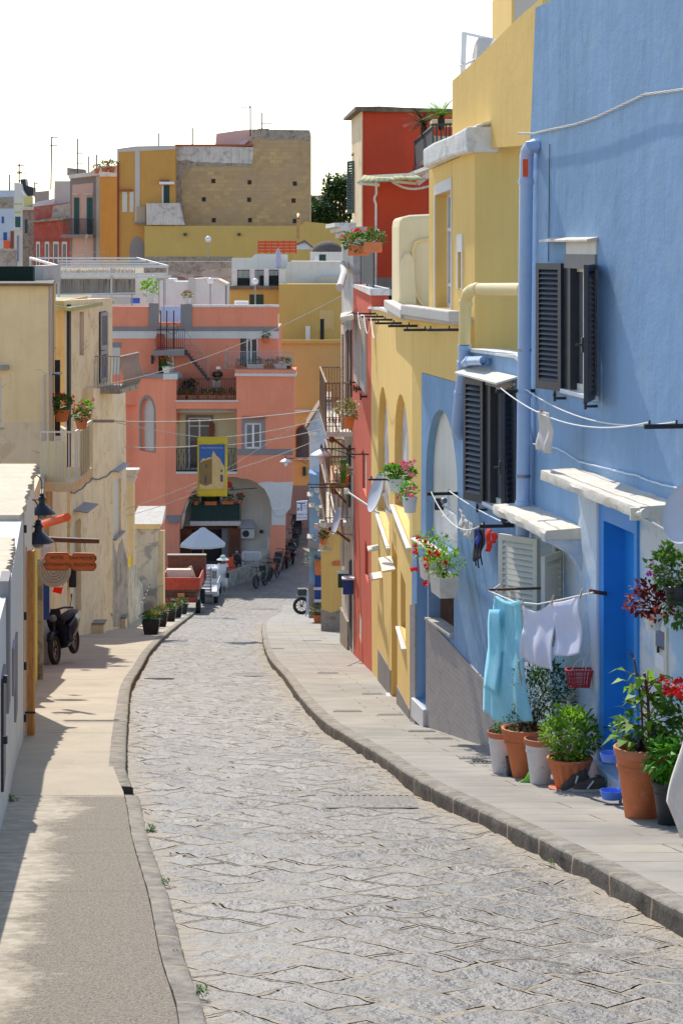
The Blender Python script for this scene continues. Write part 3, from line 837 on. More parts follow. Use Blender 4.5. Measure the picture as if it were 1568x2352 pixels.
for y in(412,800,1090):
 cl=MB();cl.cyl(W.P(1207-(y-412)*.009,y,.1),W.P(1207-(y-412)*.009,y,.1)-V((0,0,.025)),.068,n=16);cl.build('pipe_clip','steel',dp)
pY=[W.P(1200,664,-.15),W.P(1100,664,.02),W.P(1085,665,.06),W.P(1075,672,.08),W.P(1069,690,.08),W.P(1066,790,.08)]
pB=[W.P(1066,792,.08),W.P(1065,830,.08),W.P(1058,900,.08),W.P(1050,970,.08),W.P(1049,985,.07),W.P(1056,1000,.02)]
pipe(pY,.062,'pvc_yellow',BH,coll=(1,4),n=14)
pipe(pB,.062,'pvc_blue',BH,coll=(0,1,2),n=14)
pipe([W.P(1068,835,.09),W.P(1075,829,.12),W.P(1110,828,.1),W.P(1120,832,.02)],.045,'pvc_blue',BH,coll=(1,),n=12)
def cable(name,label,pts,r,mat,sag=0.0,n=14,group=None,cat='cable',jit=0.0):
 out=[]
 rnd=random.Random(len(label))
 for i in range(len(pts)-1):
  a,b=V(pts[i]),V(pts[i+1])
  for k in range(n):
   t=k/n
   p=a.lerp(b,t);p.z-=sag*4*t*(1-t)
   if jit:p+=V((rnd.uniform(-jit,jit),0,rnd.uniform(-jit,jit)))
   out.append(p)
 out.append(V(pts[-1]))
 mb=MB();mb.tube(out,r,6)
 return tag(mb.build(name,mat,None,True),label,cat,group)
cpts=[W.P(x,y,.03)for x,y in((1190,305),(1225,306),(1250,300),(1320,285),(1370,268),(1430,240),(1480,216),(1530,210),(1600,200))]
tw=MB()
for ph in(0,2.1,4.2):
 pts=[]
 for i in range(len(cpts)-1):
  for k in range(12):
   t=k/12;p=cpts[i].lerp(cpts[i+1],t);a=(i*12+k)*.8+ph
   pts.append(p+V((0,math.cos(a)*.006,math.sin(a)*.007)))
 tw.tube(pts,.0048,6)
tag(tw.build('twisted_cable','cable_light',None,True),'bundle of twisted pale wires across the upper blue wall','cable')
cable('wall_cable','thin blue-white cable clipped along the wall over the door hood',[W.P(x,y,.015)for x,y in((1213,905),(1216,990),(1222,1020),(1252,1020),(1290,1035),(1330,1060),(1400,1078),(1460,1092),(1500,1108),(1560,1122),(1600,1100))],.008,'white_blue_plaster',n=6,jit=.003)
cable('wall_cable','hair-thin dark cable falling straight beside the big drainpipe',[W.P(1262,330,.012),W.P(1259,600,.012)],.004,'cable_dark',n=4)
def iron_bar(w,px,py,ln,name,label,group=None,sec=.028,mat='black_metal'):
 a=w.P(px,py,-.02);n3=V((w.n.x,w.n.y,0))
 mb=MB();mb.bar(a,a+n3*(ln+.02),sec,sec*1.2)
 mb.cyl(a+n3*(ln-.02)+V((0,0,sec*.5)),a+n3*(ln-.02)+V((0,0,sec*.5+.03)),.008,n=6)
 mb.cyl(a+n3*(ln*.35)+V((0,0,sec*.5)),a+n3*(ln*.35)+V((0,0,sec*.5+.03)),.008,n=6)
 tag(mb.build(name,mat),label,'clothes line bar',group)
 return a+n3*(ln-.02)+V((0,0,.03)),a+n3*(ln*.35)+V((0,0,.03))
e1=iron_bar(W,1232,897,.36,'clothesline_bar','black iron bar standing out beside the lower right of the pipe, above the beige cloth')
e2=iron_bar(W,1590,978,.34,'clothesline_bar','black iron bar at the right edge of the blue wall, level above the door hood')
e3=iron_bar(W,1055,1133,.33,'clothesline_bar','black iron bar across the blue arch, over the small camera box')
e4=iron_bar(W,1184,1207,.33,'clothesline_bar','black iron bar at the corner of the window hood, over the red garment')
def rope(pts,label,sag,r=.006,n=18):return cable('clothesline',label,pts,r,'rope_white',sag,n,cat='clothes line')
rope([e1[0],e2[0]],'outer white line sagging under the upper shuttered window, carrying the beige cloth',.16)
rope([e1[1],e2[1]],'inner white line running close to the wall under the upper shuttered window',.14)
rope([e3[0],e4[0]],'outer white line sagging across the blue wall with the red garment on it',.2)
rope([e3[1],e4[1]],'inner white line drawn tight from the arch to the hood corner',.02)
def cloth(name,w,left,right,off,mat,folds=5,amp=.02,ny=26,nx=22,sag=0.0,seed=1,parent=None,label=None,cat='laundry',top_gather=.3,scallop=0.0):
 def at(poly,t):
  Ls=[0]
  for i in range(len(poly)-1):Ls.append(Ls[-1]+math.dist(poly[i],poly[i+1]))
  s=t*Ls[-1]
  for i in range(len(poly)-1):
   if s<=Ls[i+1]+1e-9:
    k=(s-Ls[i])/max(1e-9,Ls[i+1]-Ls[i])
    return(poly[i][0]+(poly[i+1][0]-poly[i][0])*k,poly[i][1]+(poly[i+1][1]-poly[i][1])*k)
  return poly[-1]
 rnd=random.Random(seed);ph=[rnd.uniform(0,6.28)for _ in range(4)]
 vs=[]
 for j in range(ny+1):
  t=j/ny
  a,b=at(left,t),at(right,t)
  for i in range(nx+1):
   s=i/nx
   px=a[0]+(b[0]-a[0])*s
   py=a[1]+(b[1]-a[1])*s+sag*4*s*(1-s)*(1-t)**1.5+scallop*math.sin(s*folds*2.2+ph[2])*t*t
   o=off+amp*(top_gather+(1-top_gather)*t)*(math.sin(s*folds*6.28+ph[0]+t*1.5)+.5*math.sin(s*folds*11.3+ph[1]-t*2))+.012*math.sin(t*7+ph[3])
   u,z=w.uz(px,py,off)
   vs.append(w.W(u,z,o))
 fs=[(j*(nx+1)+i,j*(nx+1)+i+1,(j+1)*(nx+1)+i+1,(j+1)*(nx+1)+i)for j in range(ny)for i in range(nx)]
 mb=MB();mb.add(vs,fs)
 o=mb.build(name,mat,parent,True,angle=180)
 sm=o.modifiers.new('thick','SOLIDIFY');sm.thickness=.004
 if label:tag(o,label,cat)
 return o
cloth('dish_cloth',W,[(1239,943),(1237,990),(1236,1032)],[(1266,948),(1268,1000),(1266,1042)],.3,'cloth_beige',1.2,.02,label='beige cloth pegged alone on the line below the upper window')
pg=MB();pg.box(W.P(1243,943,.31),(.02,.06,.012));tag(pg.build('clothes_peg','plastic_red'),'red peg holding the beige cloth on the upper line','clothes peg')
for k,(x,y0,y1)in enumerate(((1060,1168,1210),(1066,1180,1222),(1072,1190,1230),(1079,1198,1240))):
 cloth('sock',W,[(x-3,y0),(x-4,y1)],[(x+5,y0+6),(x+4,y1+7)],.17,'cloth_beige',.6,.008,8,5,seed=k,label='white sock hanging %s in the row left of the black swimsuit'%('first from the arch','second from the arch','third from the arch','nearest the swimsuit')[k])
cloth('swimsuit',W,[(1092,1208),(1086,1240),(1090,1290)],[(1114,1214),(1112,1250),(1106,1282)],.2,'cloth_black',.8,.012,10,6,label='black swimsuit with a blue panel and dangling straps on the lower line')
st_=MB()
for a,b in((1092,1300),(1098,1305),(1106,1298)):st_.tube([W.P(a,1230,.2),W.P(a-3,1275,.21),W.P(a+1,b,.2)],.008,5)
st_.build('strap','cloth_black',COL.objects['swimsuit'])
cloth('panel',W,[(1097,1212),(1093,1245)],[(1103,1214),(1099,1262)],.215,'cloth_navy',.5,.006,6,4,parent=COL.objects['swimsuit'])
cloth('red_garment',W,[(1117,1215),(1113,1265)],[(1128,1216),(1125,1268)],.22,'cloth_red',1,.012,10,6,seed=5,label='bright red bikini bottom at the right end of the lower line')
cloth('tie',W,[(1126,1222),(1124,1250)],[(1140,1224),(1141,1246)],.24,'cloth_red',1,.014,6,6,seed=6,parent=COL.objects['red_garment'])
uL,zL=W.uz(1140,1354,.45);uR,zR=W.uz(1372,1362,.0)
q1=MB();q1.bar(W.W(uL,zL,-.0),W.W(uL,zL,.52),.02);tag(q1.build('clothesline_bar','wood_dark'),'weathered wooden arm carrying the far end of the towel line','clothes line bar')
q2=MB();q2.bar(W.P(1392,1364,0),W.P(1355,1358,.46),.018,.03);tag(q2.build('clothesline_bar','rust'),'rusty bracket on the pilaster carrying the near end of the towel line','clothes line bar')
rope([W.P(1122,1357,.5),W.P(1180,1382,.5),W.P(1235,1388,.49),W.P(1290,1377,.48),W.P(1362,1361,.46)],'white line loaded with the turquoise robe and two white shirts',.0)
rope([W.P(1124,1356,.5),W.P(1163,1325,.15)],'short white cord tying the wooden arm back to the cream shutter',.02)
rb=cloth('bathrobe',W,[(1136,1366),(1124,1440),(1114,1560),(1106,1640)],[(1196,1381),(1199,1470),(1204,1540),(1217,1662)],.48,'towel_blue',1.9,.022,34,30,seed=11,sag=6,scallop=10,label='turquoise towelling bathrobe hanging from the line over the terracotta pots')
cloth('sleeve',W,[(1126,1400),(1118,1480),(1113,1580)],[(1152,1400),(1150,1490),(1146,1596)],.51,'towel_blue',.6,.01,18,8,seed=12,parent=rb)
cl_=MB();cl_.tube([W.P(1140,1372,.5),W.P(1156,1383,.53),W.P(1175,1388,.53),W.P(1194,1383,.51)],.016,6);cl_.build('collar','towel_blue',rb,True)
s1=cloth('shirt',W,[(1199,1388),(1203,1440),(1196,1524)],[(1267,1380),(1270,1440),(1270,1537)],.48,'shirt_white',1.7,.014,28,26,sag=20,seed=21,scallop=5,label='white sleeveless shirt hanging next to the turquoise bathrobe')
s2=cloth('shirt',W,[(1272,1384),(1275,1440),(1272,1502)],[(1332,1368),(1337,1430),(1334,1500)],.46,'shirt_white',1.3,.012,26,22,sag=3,seed=22,scallop=7,label='shorter white shirt hanging nearest the blue door')
def peg(px,py,off,lab):
 mb=MB();p=W.P(px,py,off);mb.box(p,(.012,.02,.075),R=Matrix.Rotation(.3,3,'Y'))
 tag(mb.build('clothes_peg','drift_wood'),lab,'clothes peg')
peg(1200,1384,.5,'wooden peg at the left shoulder of the sleeveless shirt')
peg(1268,1378,.5,'wooden peg between the two white shirts')
peg(1334,1364,.5,'wooden peg at the right end of the shorter white shirt')
peg(1138,1366,.5,'wooden peg at the collar of the turquoise bathrobe')
cable('wall_cable','cord with a little hook dangling beside the pilaster above the red basket',[W.P(1358,1475,.05),W.P(1350,1500,.06),W.P(1340,1520,.09),W.P(1336,1540,.12)],.005,'rope_white',n=4,jit=.006)
YH=thing('yellow_house','tall pale yellow house with arches, between the blue house and the salmon one','house',WY.W(2,-6))
lowB=WB.loop([(966.5,1229),(967.5,1100),(968.4,855),(1054.6,879),(1061.5,800),(1059,742),(947,728),(946.4,1231)])
facade('wall',WB,lowB,[],'yellow_plaster',YH,.3)
def yarch(px0,px1,ys,yt):
 u0,z0=WY.uz(px0,ys);u1=WY.u(px1);zt_=WY.uz((px0+px1)/2,yt)[1]
 return arch(u0,z0,u1,zt_,z0+(zt_-z0)*.5,18)
a1=yarch(906,940,1158,908);a2=yarch(868,893,1170,890)
d1=pxrect(WY,856,1200,868,1545);d2=pxrect(WY,899,1240,912,1600)
n1_=pxrect(WY,920,1310,931,1438)
ygr=lambda px:(px,1315+8650/WY.P(px,900).y+50)
lowY=WY.loop([(946.5,728),(906,716),(847,706),(852,1200),(853.5,1500),ygr(854),ygr(946)])
facade('wall',WY,lowY,[a1,a2,d2,n1_],'yellow_plaster',YH,.3)
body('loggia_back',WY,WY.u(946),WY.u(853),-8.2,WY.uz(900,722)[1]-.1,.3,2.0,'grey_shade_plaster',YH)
cpy=MB();cpy.prism(WY.loop([(905,716),(905,722),(876,712),(848,709),(848,704),(875,705)]),[],WY.f,.03,-.3);cpy.build('coping','white_coping',YH)
for aa_ in(a1,a2):
 slab('blind_arch',WY,rect(aa_[0][0]+.1,aa_[0][1]-.1,aa_[1][0]-.1,max(p[1]for p in aa_)+.1),'stained_white',YH,-.1,-.2)
slab('plinth',WY,WY.loop([(942,1630),(912.5,1575),(912.5,1640),ygr(942)]),'dark_plinth',YH,.015,-.05)
slab('plinth',WY,WY.loop([(898,1540),(869,1490),(869,1600),ygr(898)]),'dark_plinth',YH,.015,-.05)
for r_,nm in((d2,'door'),):
 dd=slab(nm,WY,r_,'ochre_yellow_plaster',YH,-.16,-.2)
shade_slab('threshold',WY,WY.u(897),WY.u(914),d2[0][1],.07,.2,'marble',YH)
for pxa,pxb,py,lab in((868,871,1250,0),(898,908,1276,0),(874.5,878.5,1312,0)):
 shade_slab('canopy',WY,WY.u(pxa),WY.u(pxb),WY.uz(pxa,py)[1],.18,.025,'hood_concrete',YH,.03)
for px0,px1,py in((904,944,1158),(866,896,1168),(918,933,1438)):
 shade_slab('sill',WY,WY.u(px0),WY.u(px1),WY.uz(px0,py)[1],.06,.03,'marble',YH)
NSET=.12
WU=Wall(WB.W(WB.u(1090),0,-NSET).xy,WB.W(WB.u(985),0,-NSET).xy)
fl=WB.loop;
wo1=[WU.uz(*p)for p in((1000,706),(1036,706),(1036,434),(1000,448))]
wo2=[WU.uz(*p)for p in((1053,660),(1060.5,660),(1060.5,579),(1053,579))]
facade('upper_wall',WU,WU.loop([(985,708),(1090,735),(1090,345),(985,390)]),[wo1,wo2],'yellow_plaster',YH,.25)
nU=V((WU.n.x,WU.n.y));inw=-nU
cA=WU.W(WU.u(1090),0).xy;WS=Wall(cA+nU*.004,cA+inw*3+nU*.0)
WS=Wall((cA.x,cA.y),(cA.x+3,cA.y+.35))
facade('flank_wall',WS,WS.loop([(1090.4,830),(1260,860),(1260,262),(1223,263),(1146,274),(1092,291),(1090.4,292)]),[],'yellow_plaster',YH,.3)
mb=MB();mb.prism([(0.3,-1.2),(WU.len-.02,-1.2),(WU.len-.02,WU.uz(985,395)[1]),(.3,WU.uz(1090,345)[1]-.1)],[],lambda u,z,w:WU.W(WU.u(1090)+(u if WU.u(985)>WU.u(1090)else-u),z,w),-.25,-2.6);mb.build('rear_volume','grey_shade_plaster',YH)
slab('parapet',WU,WU.loop([(990,341),(1010,328),(1050,312),(1070,302),(1093,289),(1093,349),(1050,360),(991,386)]),'white_coping',YH,.1,-.25,bev=.03)
mb=MB();pts=[(1092,288),(1110,281),(1130,276),(1146,271),(1180,266),(1223,262),(1260,258)]
mb.prism(WS.loop(pts+[(p[0],p[1]+6)for p in reversed(pts)]),[],WS.f,.03,-.3);mb.build('coping','white_coping',YH)
slab('window_surround',WU,WU.loop([(998,710),(998,425),(1038,406),(1038,712),(1036.2,712),(1036.2,434),(999.8,448),(999.8,710)]),'white_plaster',YH,.012,-.05)
slab('window_surround',WU,WU.loop([(1050,664),(1050,539),(1063,535),(1063,664),(1060.7,664),(1060.7,578),(1052.7,578),(1052.7,664)]),'white_plaster',YH,.012,-.05)
uA,zA=wo1[0];uB=wo1[1][0];zB=wo1[3][1]
fw=frame_mb(WU,uA,zA,uB,wo1[2][1]-.02,.13,.05,.05,(.5,),(.2,.68)).build('window','white_paint',YH)
mb=MB();mb.prism(rect(uA,zA,uB,wo1[2][1]),[],WU.f,-.15,-.165);mb.build('pane','glass_pale',fw)
slab('niche_back',WU,rect(wo2[0][0],wo2[0][1],wo2[1][0],wo2[2][1]),'grey_paint',YH,-.12,-.2)
shade_slab('balcony_ledge',WB,WB.u(1060),WB.u(947),WB.uz(1000,706)[1],.14,.12,'grey_shade_plaster',YH,0,.015)
shade_slab('balcony_ledge',WY,WY.u(946.5),WY.u(905),WY.uz(930,701)[1],.14,.12,'grey_shade_plaster',YH,0,.015)
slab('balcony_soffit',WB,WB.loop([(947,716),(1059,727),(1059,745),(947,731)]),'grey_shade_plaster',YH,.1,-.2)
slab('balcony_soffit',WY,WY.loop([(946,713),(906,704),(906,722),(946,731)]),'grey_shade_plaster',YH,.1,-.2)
WC=Wall((X(916,29.2),29.2),(X(1000,29.2),29.21))
mb=MB();mb.prism(WC.loop([(916,720),(916,520),(918,504),(924,497),(940,493),(1000,490),(1000,720)]),[],WC.f,0,-2.2);mb.build('terrace_shaft','cream_wall_plaster',YH,bev=.06)
mb=MB();mb.prism(WC.loop([(917,700),(917,640),(921,600),(930,580),(942,580),(950,600),(952,640),(955,700)]),[],WC.f,.12,0);mb.build('buttress','cream_wall_plaster',YH,bev=.05)
pipe([WC.P(x,y,.03)for x,y in((986,548),(965,551),(953,556),(948,575),(947,620),(952,670),(962,690),(972,702))],.022,'pvc_yellow',YH,'wall_conduit')
WT=Wall((X(1245,20.6),20.6),(X(1040,24.4),24.4))
tp=[(1038.5,184),(1070,157),(1106,123),(1145,84),(1169,60),(1197,33),(1225,9),(1245,-8),(1245,330),(1038.5,345)]
slab('terrace_wall',WT,WT.loop(tp),'yellow_plaster',YH,0,-.35)
WT2=Wall((X(1174,27),27),(X(1260,27),27.005))
wh=thing('white_house','white-walled house top just showing over the high yellow terrace wall','house',WT2.W(0,2))
slab('wall',WT2,WT2.loop([(1180,70),(1180,-60),(1300,-60),(1300,70)]),'grey_shade_plaster',wh,0,-3)
slab('corner_strip',WT2,WT2.loop([(1174,75),(1174,-60),(1180,-60),(1180,75)]),'yellow_plaster',wh,.01,-3)
sb=thing('folded_awning','white metal frame with a folded cream awning behind the high yellow wall','awning frame',pt(1062,160,25))
mb=MB();mb.bar(pt(1062,170,25),pt(1066,73,25),.06);mb.bar(pt(1064,75,25),pt(1125,88,26),.03);mb.bar(pt(1058,150,24.9),pt(1105,130,25.6),.03)
mb.build('frame','white_paint',sb)
mb=MB();mb.add([pt(1080,150,25.4),pt(1098,105,25.4),pt(1100,94,25.4),pt(1125,90,26),pt(1138,92,26),pt(1120,120,25.8),pt(1108,118,25.3),pt(1096,128,25.2)],[(0,1,2,6,7),(2,3,4,5,6),(1,2,3),(0,7,6,5)])
oo=mb.build('folded_cloth','cloth_beige',sb);oo.modifiers.new('t','SOLIDIFY').thickness=.05
ends=[]
for k,(px,py,w_)in enumerate(((866,720,WY),(884,727,WY),(904,734,WY),(926,742,WY),(962,748,WB),(1000,757,WB),(1057,757,WB))):
 e=iron_bar(w_,px,py,.34,'clothesline_bar','one of the dark iron bars in a row under the yellow house ledge','iron bars along the yellow front',.024);ends.append(e)
for k in range(3):
 cable('clothesline','slack cord looped between the far bars on the yellow front',[ends[k][0],ends[k+1][0]],.006,'rope_white',.25,10,'cords on the yellow front','clothes line')
SH=thing('salmon_house','salmon red house with tall grey shutters, beyond the yellow arches','house',WRD.W(0,-7))
sw1=[WRD.uz(*p)for p in((818,870),(826,882),(826,716),(818,716))]
sgr=lambda px:(px,1315+8650/WRD.P(px,900).y+40)
r1=pxrect(WRD,818,720,826.5,872);r2=pxrect(WRD,832,722,843,888)
r3=pxrect(WRD,838,1240,845,1318);r4=pxrect(WRD,832,1030,841,1120);r5=pxrect(WRD,824,1400,830,1456)
facade('wall',WRD,WRD.loop([(852.5,662),(811,650),(809,900),(810,1000),(813,1200),sgr(812),sgr(853)]),[r3,r4,r5],'salmon_plaster',SH,.3)
body('rear_volume',WRD,WRD.u(852.5)+.2,WRD.u(811)-.2,-8.6,WRD.uz(830,662)[1]-.05,.3,1.6,'dark_interior',SH)
for r_ in(r1,r2):
 (u0,z0),(u1,z1)=r_[0],r_[2]
 wf=slab('window',WRD,rect(u0,z0,u1,z1),'grey_shutter',SH,.015,-.02)
 for(ua_,ub_)in((u0,u1),):
  Mx=WRD.mat(max(u0,u1)if WRD.mat(0,0).col[0].xy.dot(WRD.d)<0 else min(u0,u1),z0,.03)
  put(leaf_shutter(abs(u1-u0),z1-z0,24,fr=.09),Mx).build('shutter','grey_shutter',wf)
 for uu in(u0,u1):hk=MB();hk.cyl(WRD.W(uu,z0-.05,0),WRD.W(uu,z0-.05,.12),.02,n=6);hk.box(WRD.W(uu,z0-.05,.12),(.03,.03,.12));hk.build('shutter_stop','black_metal',wf)
slab('window',WRD,rect(r3[0][0],r3[0][1],r3[1][0],r3[2][1]),'mauve_shutter',SH,-.08,-.14)
slab('window',WRD,rect(r4[0][0],r4[0][1],r4[1][0],r4[2][1]),'cream_frame',SH,-.05,-.14)
slab('meter_box',WRD,rect(r5[0][0],r5[0][1],r5[1][0],r5[2][1]),'grey_shutter',SH,-.01,-.1)
slab('coping',WRD,WRD.loop([(855,662),(810,650),(810,657),(855,678)]),'white_coping',SH,.04,-.3)
TR=thing('terrace_rail','black panel railing on the salmon terrace, below hanging red geraniums','railing',WRD.P(840,655))
mb=MB();mb.quad(WRD.P(857,656,-.04),WRD.P(829,650,-.04),WRD.P(829,571,-.04),WRD.P(857,572,-.04));o_=mb.build('screen_panel','cloth_black',TR);o_.modifiers.new('t','SOLIDIFY').thickness=.02
for px in(829,843,857):mb=MB();mb.cyl(WRD.P(px,660,-.07),WRD.P(px,569,-.07),.018,n=6);mb.build('post','dark_shutter',TR)
RH=thing('red_house','tall deep red house with a pale stone flank facing the street, beneath the cycads','house',pt(832,650,58))
WR1=Wall((X(832,58),58),(X(1000,58),58.02))
slab('wall',WR1,WR1.loop([(832,680),(832,253),(1040,253),(1040,680)]),'red_plaster',RH,0,-5)
WR2=Wall((X(831.5,58),58),(X(806,64),64))
slab('flank_wall',WR2,WR2.loop([(831.8,536),(831.8,250),(808,268),(810,530)]),'old_plaster',RH,.02,-.01)
mb=MB();mb.prism(WR1.loop([(829,254),(834,245),(870,244),(930,247),(1040,250),(1040,258),(832,256)]),[],WR1.f,.15,-5);mb.build('roof_edge','roof_felt',RH)
mb=MB();mb.prism(WR2.loop([(833,244),(804,270),(804,276),(833,254)]),[],WR2.f,.2,-.3);mb.build('eave','roof_felt',RH)
sh_=put(leaf_shutter(.5,1.48,18,fr=.07),hinge(WR2,WR2.u(817),Z(489,61.3),False,18,.06)).build('shutter','dark_green',RH)
mb=MB();mb.add([pt(805,356,62.5),pt(822,350,61),pt(822,346,61),pt(808,350,62.8)],[(0,1,2,3)]);oo=mb.build('canopy','roof_felt',RH);oo.modifiers.new('t','SOLIDIFY').thickness=.04
RW=thing('terrace_wall','deep red terrace wall with a scooped white-edged top','wall',pt(900,655,48))
WR3=Wall((X(861,48),48),(X(1000,48),48.02))
top=[(863.5,411),(892,411),(899,415),(905,420),(915,425),(926,430),(940,433),(951,433.5),(970,431),(985,427),(1010,420)]
left=[(862,675),(863,560),(863,468),(861,463),(859.5,457),(861,449),(864,446),(864,430)]
slab('wall',WR3,WR3.loop([(1010,675)]+[(862,675)]+left[1:]+top),'red_plaster',RW,0,-.35)
ol=left+top
mb=MB()
for a,b in zip(ol[:-1],ol[1:]):
 mb.bar(WR3.P(a[0],a[1],.0),WR3.P(b[0],b[1],.0),.06,.05)
mb.build('white_edge','white_coping',RW)
slab('plinth',WR3,WR3.loop([(862,660),(862,637),(1000,637),(1000,660)]),'dark_plinth',RW,.01,-.1)
AW=thing('awning','striped pull-out awning over the red terrace','awning',pt(905,415,50))
mb=MB()
for i in range(12):
 a=i/12;b=(i+1)/12
 y=lambda t:401+2*t-6*t*t+3*math.sin(t*3)
 mb.quad(pt(836+110*a,y(a),52),pt(836+110*b,y(b),52),pt(820+160*b,418-8*b,46),pt(820+160*a,418-8*a,46))
oo=mb.build('canvas','awning_cloth',AW,True);oo.modifiers.new('t','SOLIDIFY').thickness=.02
for p_,q_,t_ in((pt(824,420,46),pt(870,424,46.2),.06),(pt(832,406,52),pt(950,400,50),.07),(pt(838,410,51),pt(958,421,49),.06),(pt(958,421,49),pt(985,400,49),.12)):mb=MB();mb.bar(p_,q_,t_);mb.build('awning_arm','cream_frame',AW)
BR=thing('balcony_rail','slender black railing slung below the two cycads','railing',pt(975,380,54))
a0,a1_,b0,b1_=pt(951,384,57),pt(994,350,51),pt(951,325,57),pt(994,288,51)
mb=MB();mb.quad(a0,a1_,b1_,b0);oo=mb.build('screen_panel','cloth_black',BR);oo.modifiers.new('t','SOLIDIFY').thickness=.02
mb=MB();mb.bar(b0,b1_,.04);mb.bar(a0-V((0,0,.05)),a1_-V((0,0,.05)),.06,.1)
for px in(994,1003,1013,1024,1033):mb.cyl(pt(px,365,51),pt(px,285,51),.018,n=6)
mb.bar(pt(990,286,51),pt(1038,284,51),.04);mb.build('rail','black_metal',BR)
TB=thing('terrace_block','cream terrace parapet under the taller cycad','wall',pt(1000,390,52))
mb=MB();mb.box(pt(1030,350,53.5),(.8,1.5,.75));mb.box(pt(1030,282,53.5),(.9,1.6,.1));mb.build('parapet','cream_wall_plaster',TB,bev=.02)
mb=MB();mb.prism([(X(946,55),57.5),(X(996,51),51),(X(1070,51),51),(X(1070,57),57.5)],[],lambda x,y,z:V((x,y,z)),Z(388,55),Z(396,55));mb.build('terrace_slab','white_plaster',TB)
def cycad(px,py,d,sz,label,mat,n=22,seed=1):
 root=thing('cycad',label,'cycad palm',pt(px,py,d));rnd=random.Random(seed);c=pt(px,py,d)
 mb=MB();mb.lathe([(.09*sz,-.5*sz),(.13*sz,-.3*sz),(.14*sz,-.1*sz),(.08*sz,.05*sz)],c,10);mb.build('trunk','soil',root,True)
 mb=MB()
 for i in range(n):
  a=i*2.399+rnd.uniform(-.2,.2);el=rnd.uniform(.25,1.25);ln=sz*rnd.uniform(.75,1.0)
  d0=V((math.cos(a)*math.cos(el),math.sin(a)*math.cos(el),math.sin(el)))
  p=c.copy();pts=[p.copy()]
  for k in range(7):
   d0.z-=.14;d0.normalize();p=p+d0*ln/7;pts.append(p.copy())
  side=d0.cross(V((0,0,1))).normalized()
  for k in range(1,8):
   dd=(pts[k]-pts[k-1]).normalized()
   for m in range(3):
    q=pts[k-1].lerp(pts[k],m/3)
    for sgn in(-1,1):
     mb.leaf(q,dd*.7+side*sgn+V((0,0,.25)),V((0,0,1)),ln*.2*(1-abs(k-4)*.11),.028*sz,.1)
 mb.build('fronds',mat,root)
cycad(1013,268,51.5,.62,'taller sunlit cycad in front of the red house, by the yellow wall','palm_green',34,seed=3)
cycad(973,288,54,.62,'darker cycad hanging over the black balcony railing','palm_dark',34,seed=5)
def foliage(mb,c,r,n,ls,seed=0,wd=.5,up=.4,fill=.55,bend=.25):
 rnd=random.Random(seed);c=V(c)
 for i in range(n):
  while True:
   p=V((rnd.uniform(-1,1),rnd.uniform(-1,1),rnd.uniform(-1,1)))
   if p.length<=1 and p.length>rnd.uniform(0,fill):break
  lump=1+.22*math.sin(p.x*5+seed)*math.cos(p.z*6+seed*2)
  q=c+V((p.x*r[0],p.y*r[1],p.z*r[2]))*lump
  d=(p.normalized()*.7+V((rnd.uniform(-.6,.6),rnd.uniform(-.6,.6),rnd.uniform(-.3,.5)+up)))
  l=ls*rnd.uniform(.6,1.25)
  mb.leaf(q,d,V((rnd.uniform(-.5,.5),rnd.uniform(-.5,.5),1)),l,l*wd,bend)
 return mb
def stems(mb,base,top,r,n,seed,th=.004):
 rnd=random.Random(seed);base,top=V(base),V(top)
 for i in range(n):
  e=top+V((rnd.uniform(-r[0],r[0])*.8,rnd.uniform(-r[1],r[1])*.8,rnd.uniform(-r[2],r[2])*.7))
  m=base.lerp(e,.5)+V((rnd.uniform(-.02,.02),rnd.uniform(-.02,.02),.02))
  mb.tube([base+V((rnd.uniform(-.02,.02),rnd.uniform(-.02,.02),0)),m,e],[th,th*.8,th*.5],5)
 return mb
def blossoms(mb,pts,r,seed=0,n=9,ps=.5):
 rnd=random.Random(seed)
 for c in pts:
  c=V(c)
  for i in range(n):
   d=V((rnd.gauss(0,1),rnd.gauss(0,1),rnd.gauss(.2,1))).normalized()
   q=c+d*r*rnd.uniform(.3,1)
   for k in range(4):
    e=d.orthogonal().normalized();e.rotate(Matrix.Rotation(k*1.57+i,3,d))
    mb.leaf(q,e+d*.4,d,r*ps,r*ps*.8,.1)
 return mb
def pot(root,c,rt,rb,h,mat='terracotta',rim='terracotta',soil=True,flute=0,lip=.13,name='pot'):
 mb=MB();lip_h=h*.09
 prof=[(rb*.98,0),(rb,.004),(rb+(rt-rb)*.5,h*.5),(rt*.96,h*.84),(rt*.97,h-lip_h*1.2)]
 n=32
 if flute:
  vs,fs=[],[]
  for r_,z_ in prof:
   for k in range(n*2):
    a=math.pi*k/n;q=r_*(1+(.03 if(k//2)%2 else-.02))
    vs.append(V(c)+V((q*math.cos(a),q*math.sin(a),z_)))
  m=n*2
  for i in range(len(prof)-1):
   for k in range(m):fs.append((i*m+k,i*m+(k+1)%m,(i+1)*m+(k+1)%m,(i+1)*m+k))
  mb.add(vs,fs)
 else:
  mb.lathe(prof,c,n)
  mb.lathe([(rt*.935,h*.70),(rt*.955,h*.72),(rt*.955,h*.74),(rt*.945,h*.76)],c,n)
 o=mb.build(name,mat,root,True)
 mb=MB();mb.lathe([(rt*.95,h-lip_h*1.5),(rt*1.02,h-lip_h*1.3),(rt*1.06,h-lip_h*.5),(rt*1.05,h),(rt*.98,h+.003),(rt*.9,h-.01),(rt*.86,h*.8)],c,n)
 mb.build('rim',rim,root,True)
 if soil:
  mb=MB();mb.lathe([(.001,h*.88),(rt*.5,h*.89),(rt*.9,h*.87)],c,n);mb.build('soil','soil',root)
 return o
def spot(px,py,raise_=0.0):
 d=swd(py);return V((X(px,d),d,swz(d)+raise_))
c=spot(1204,1786)
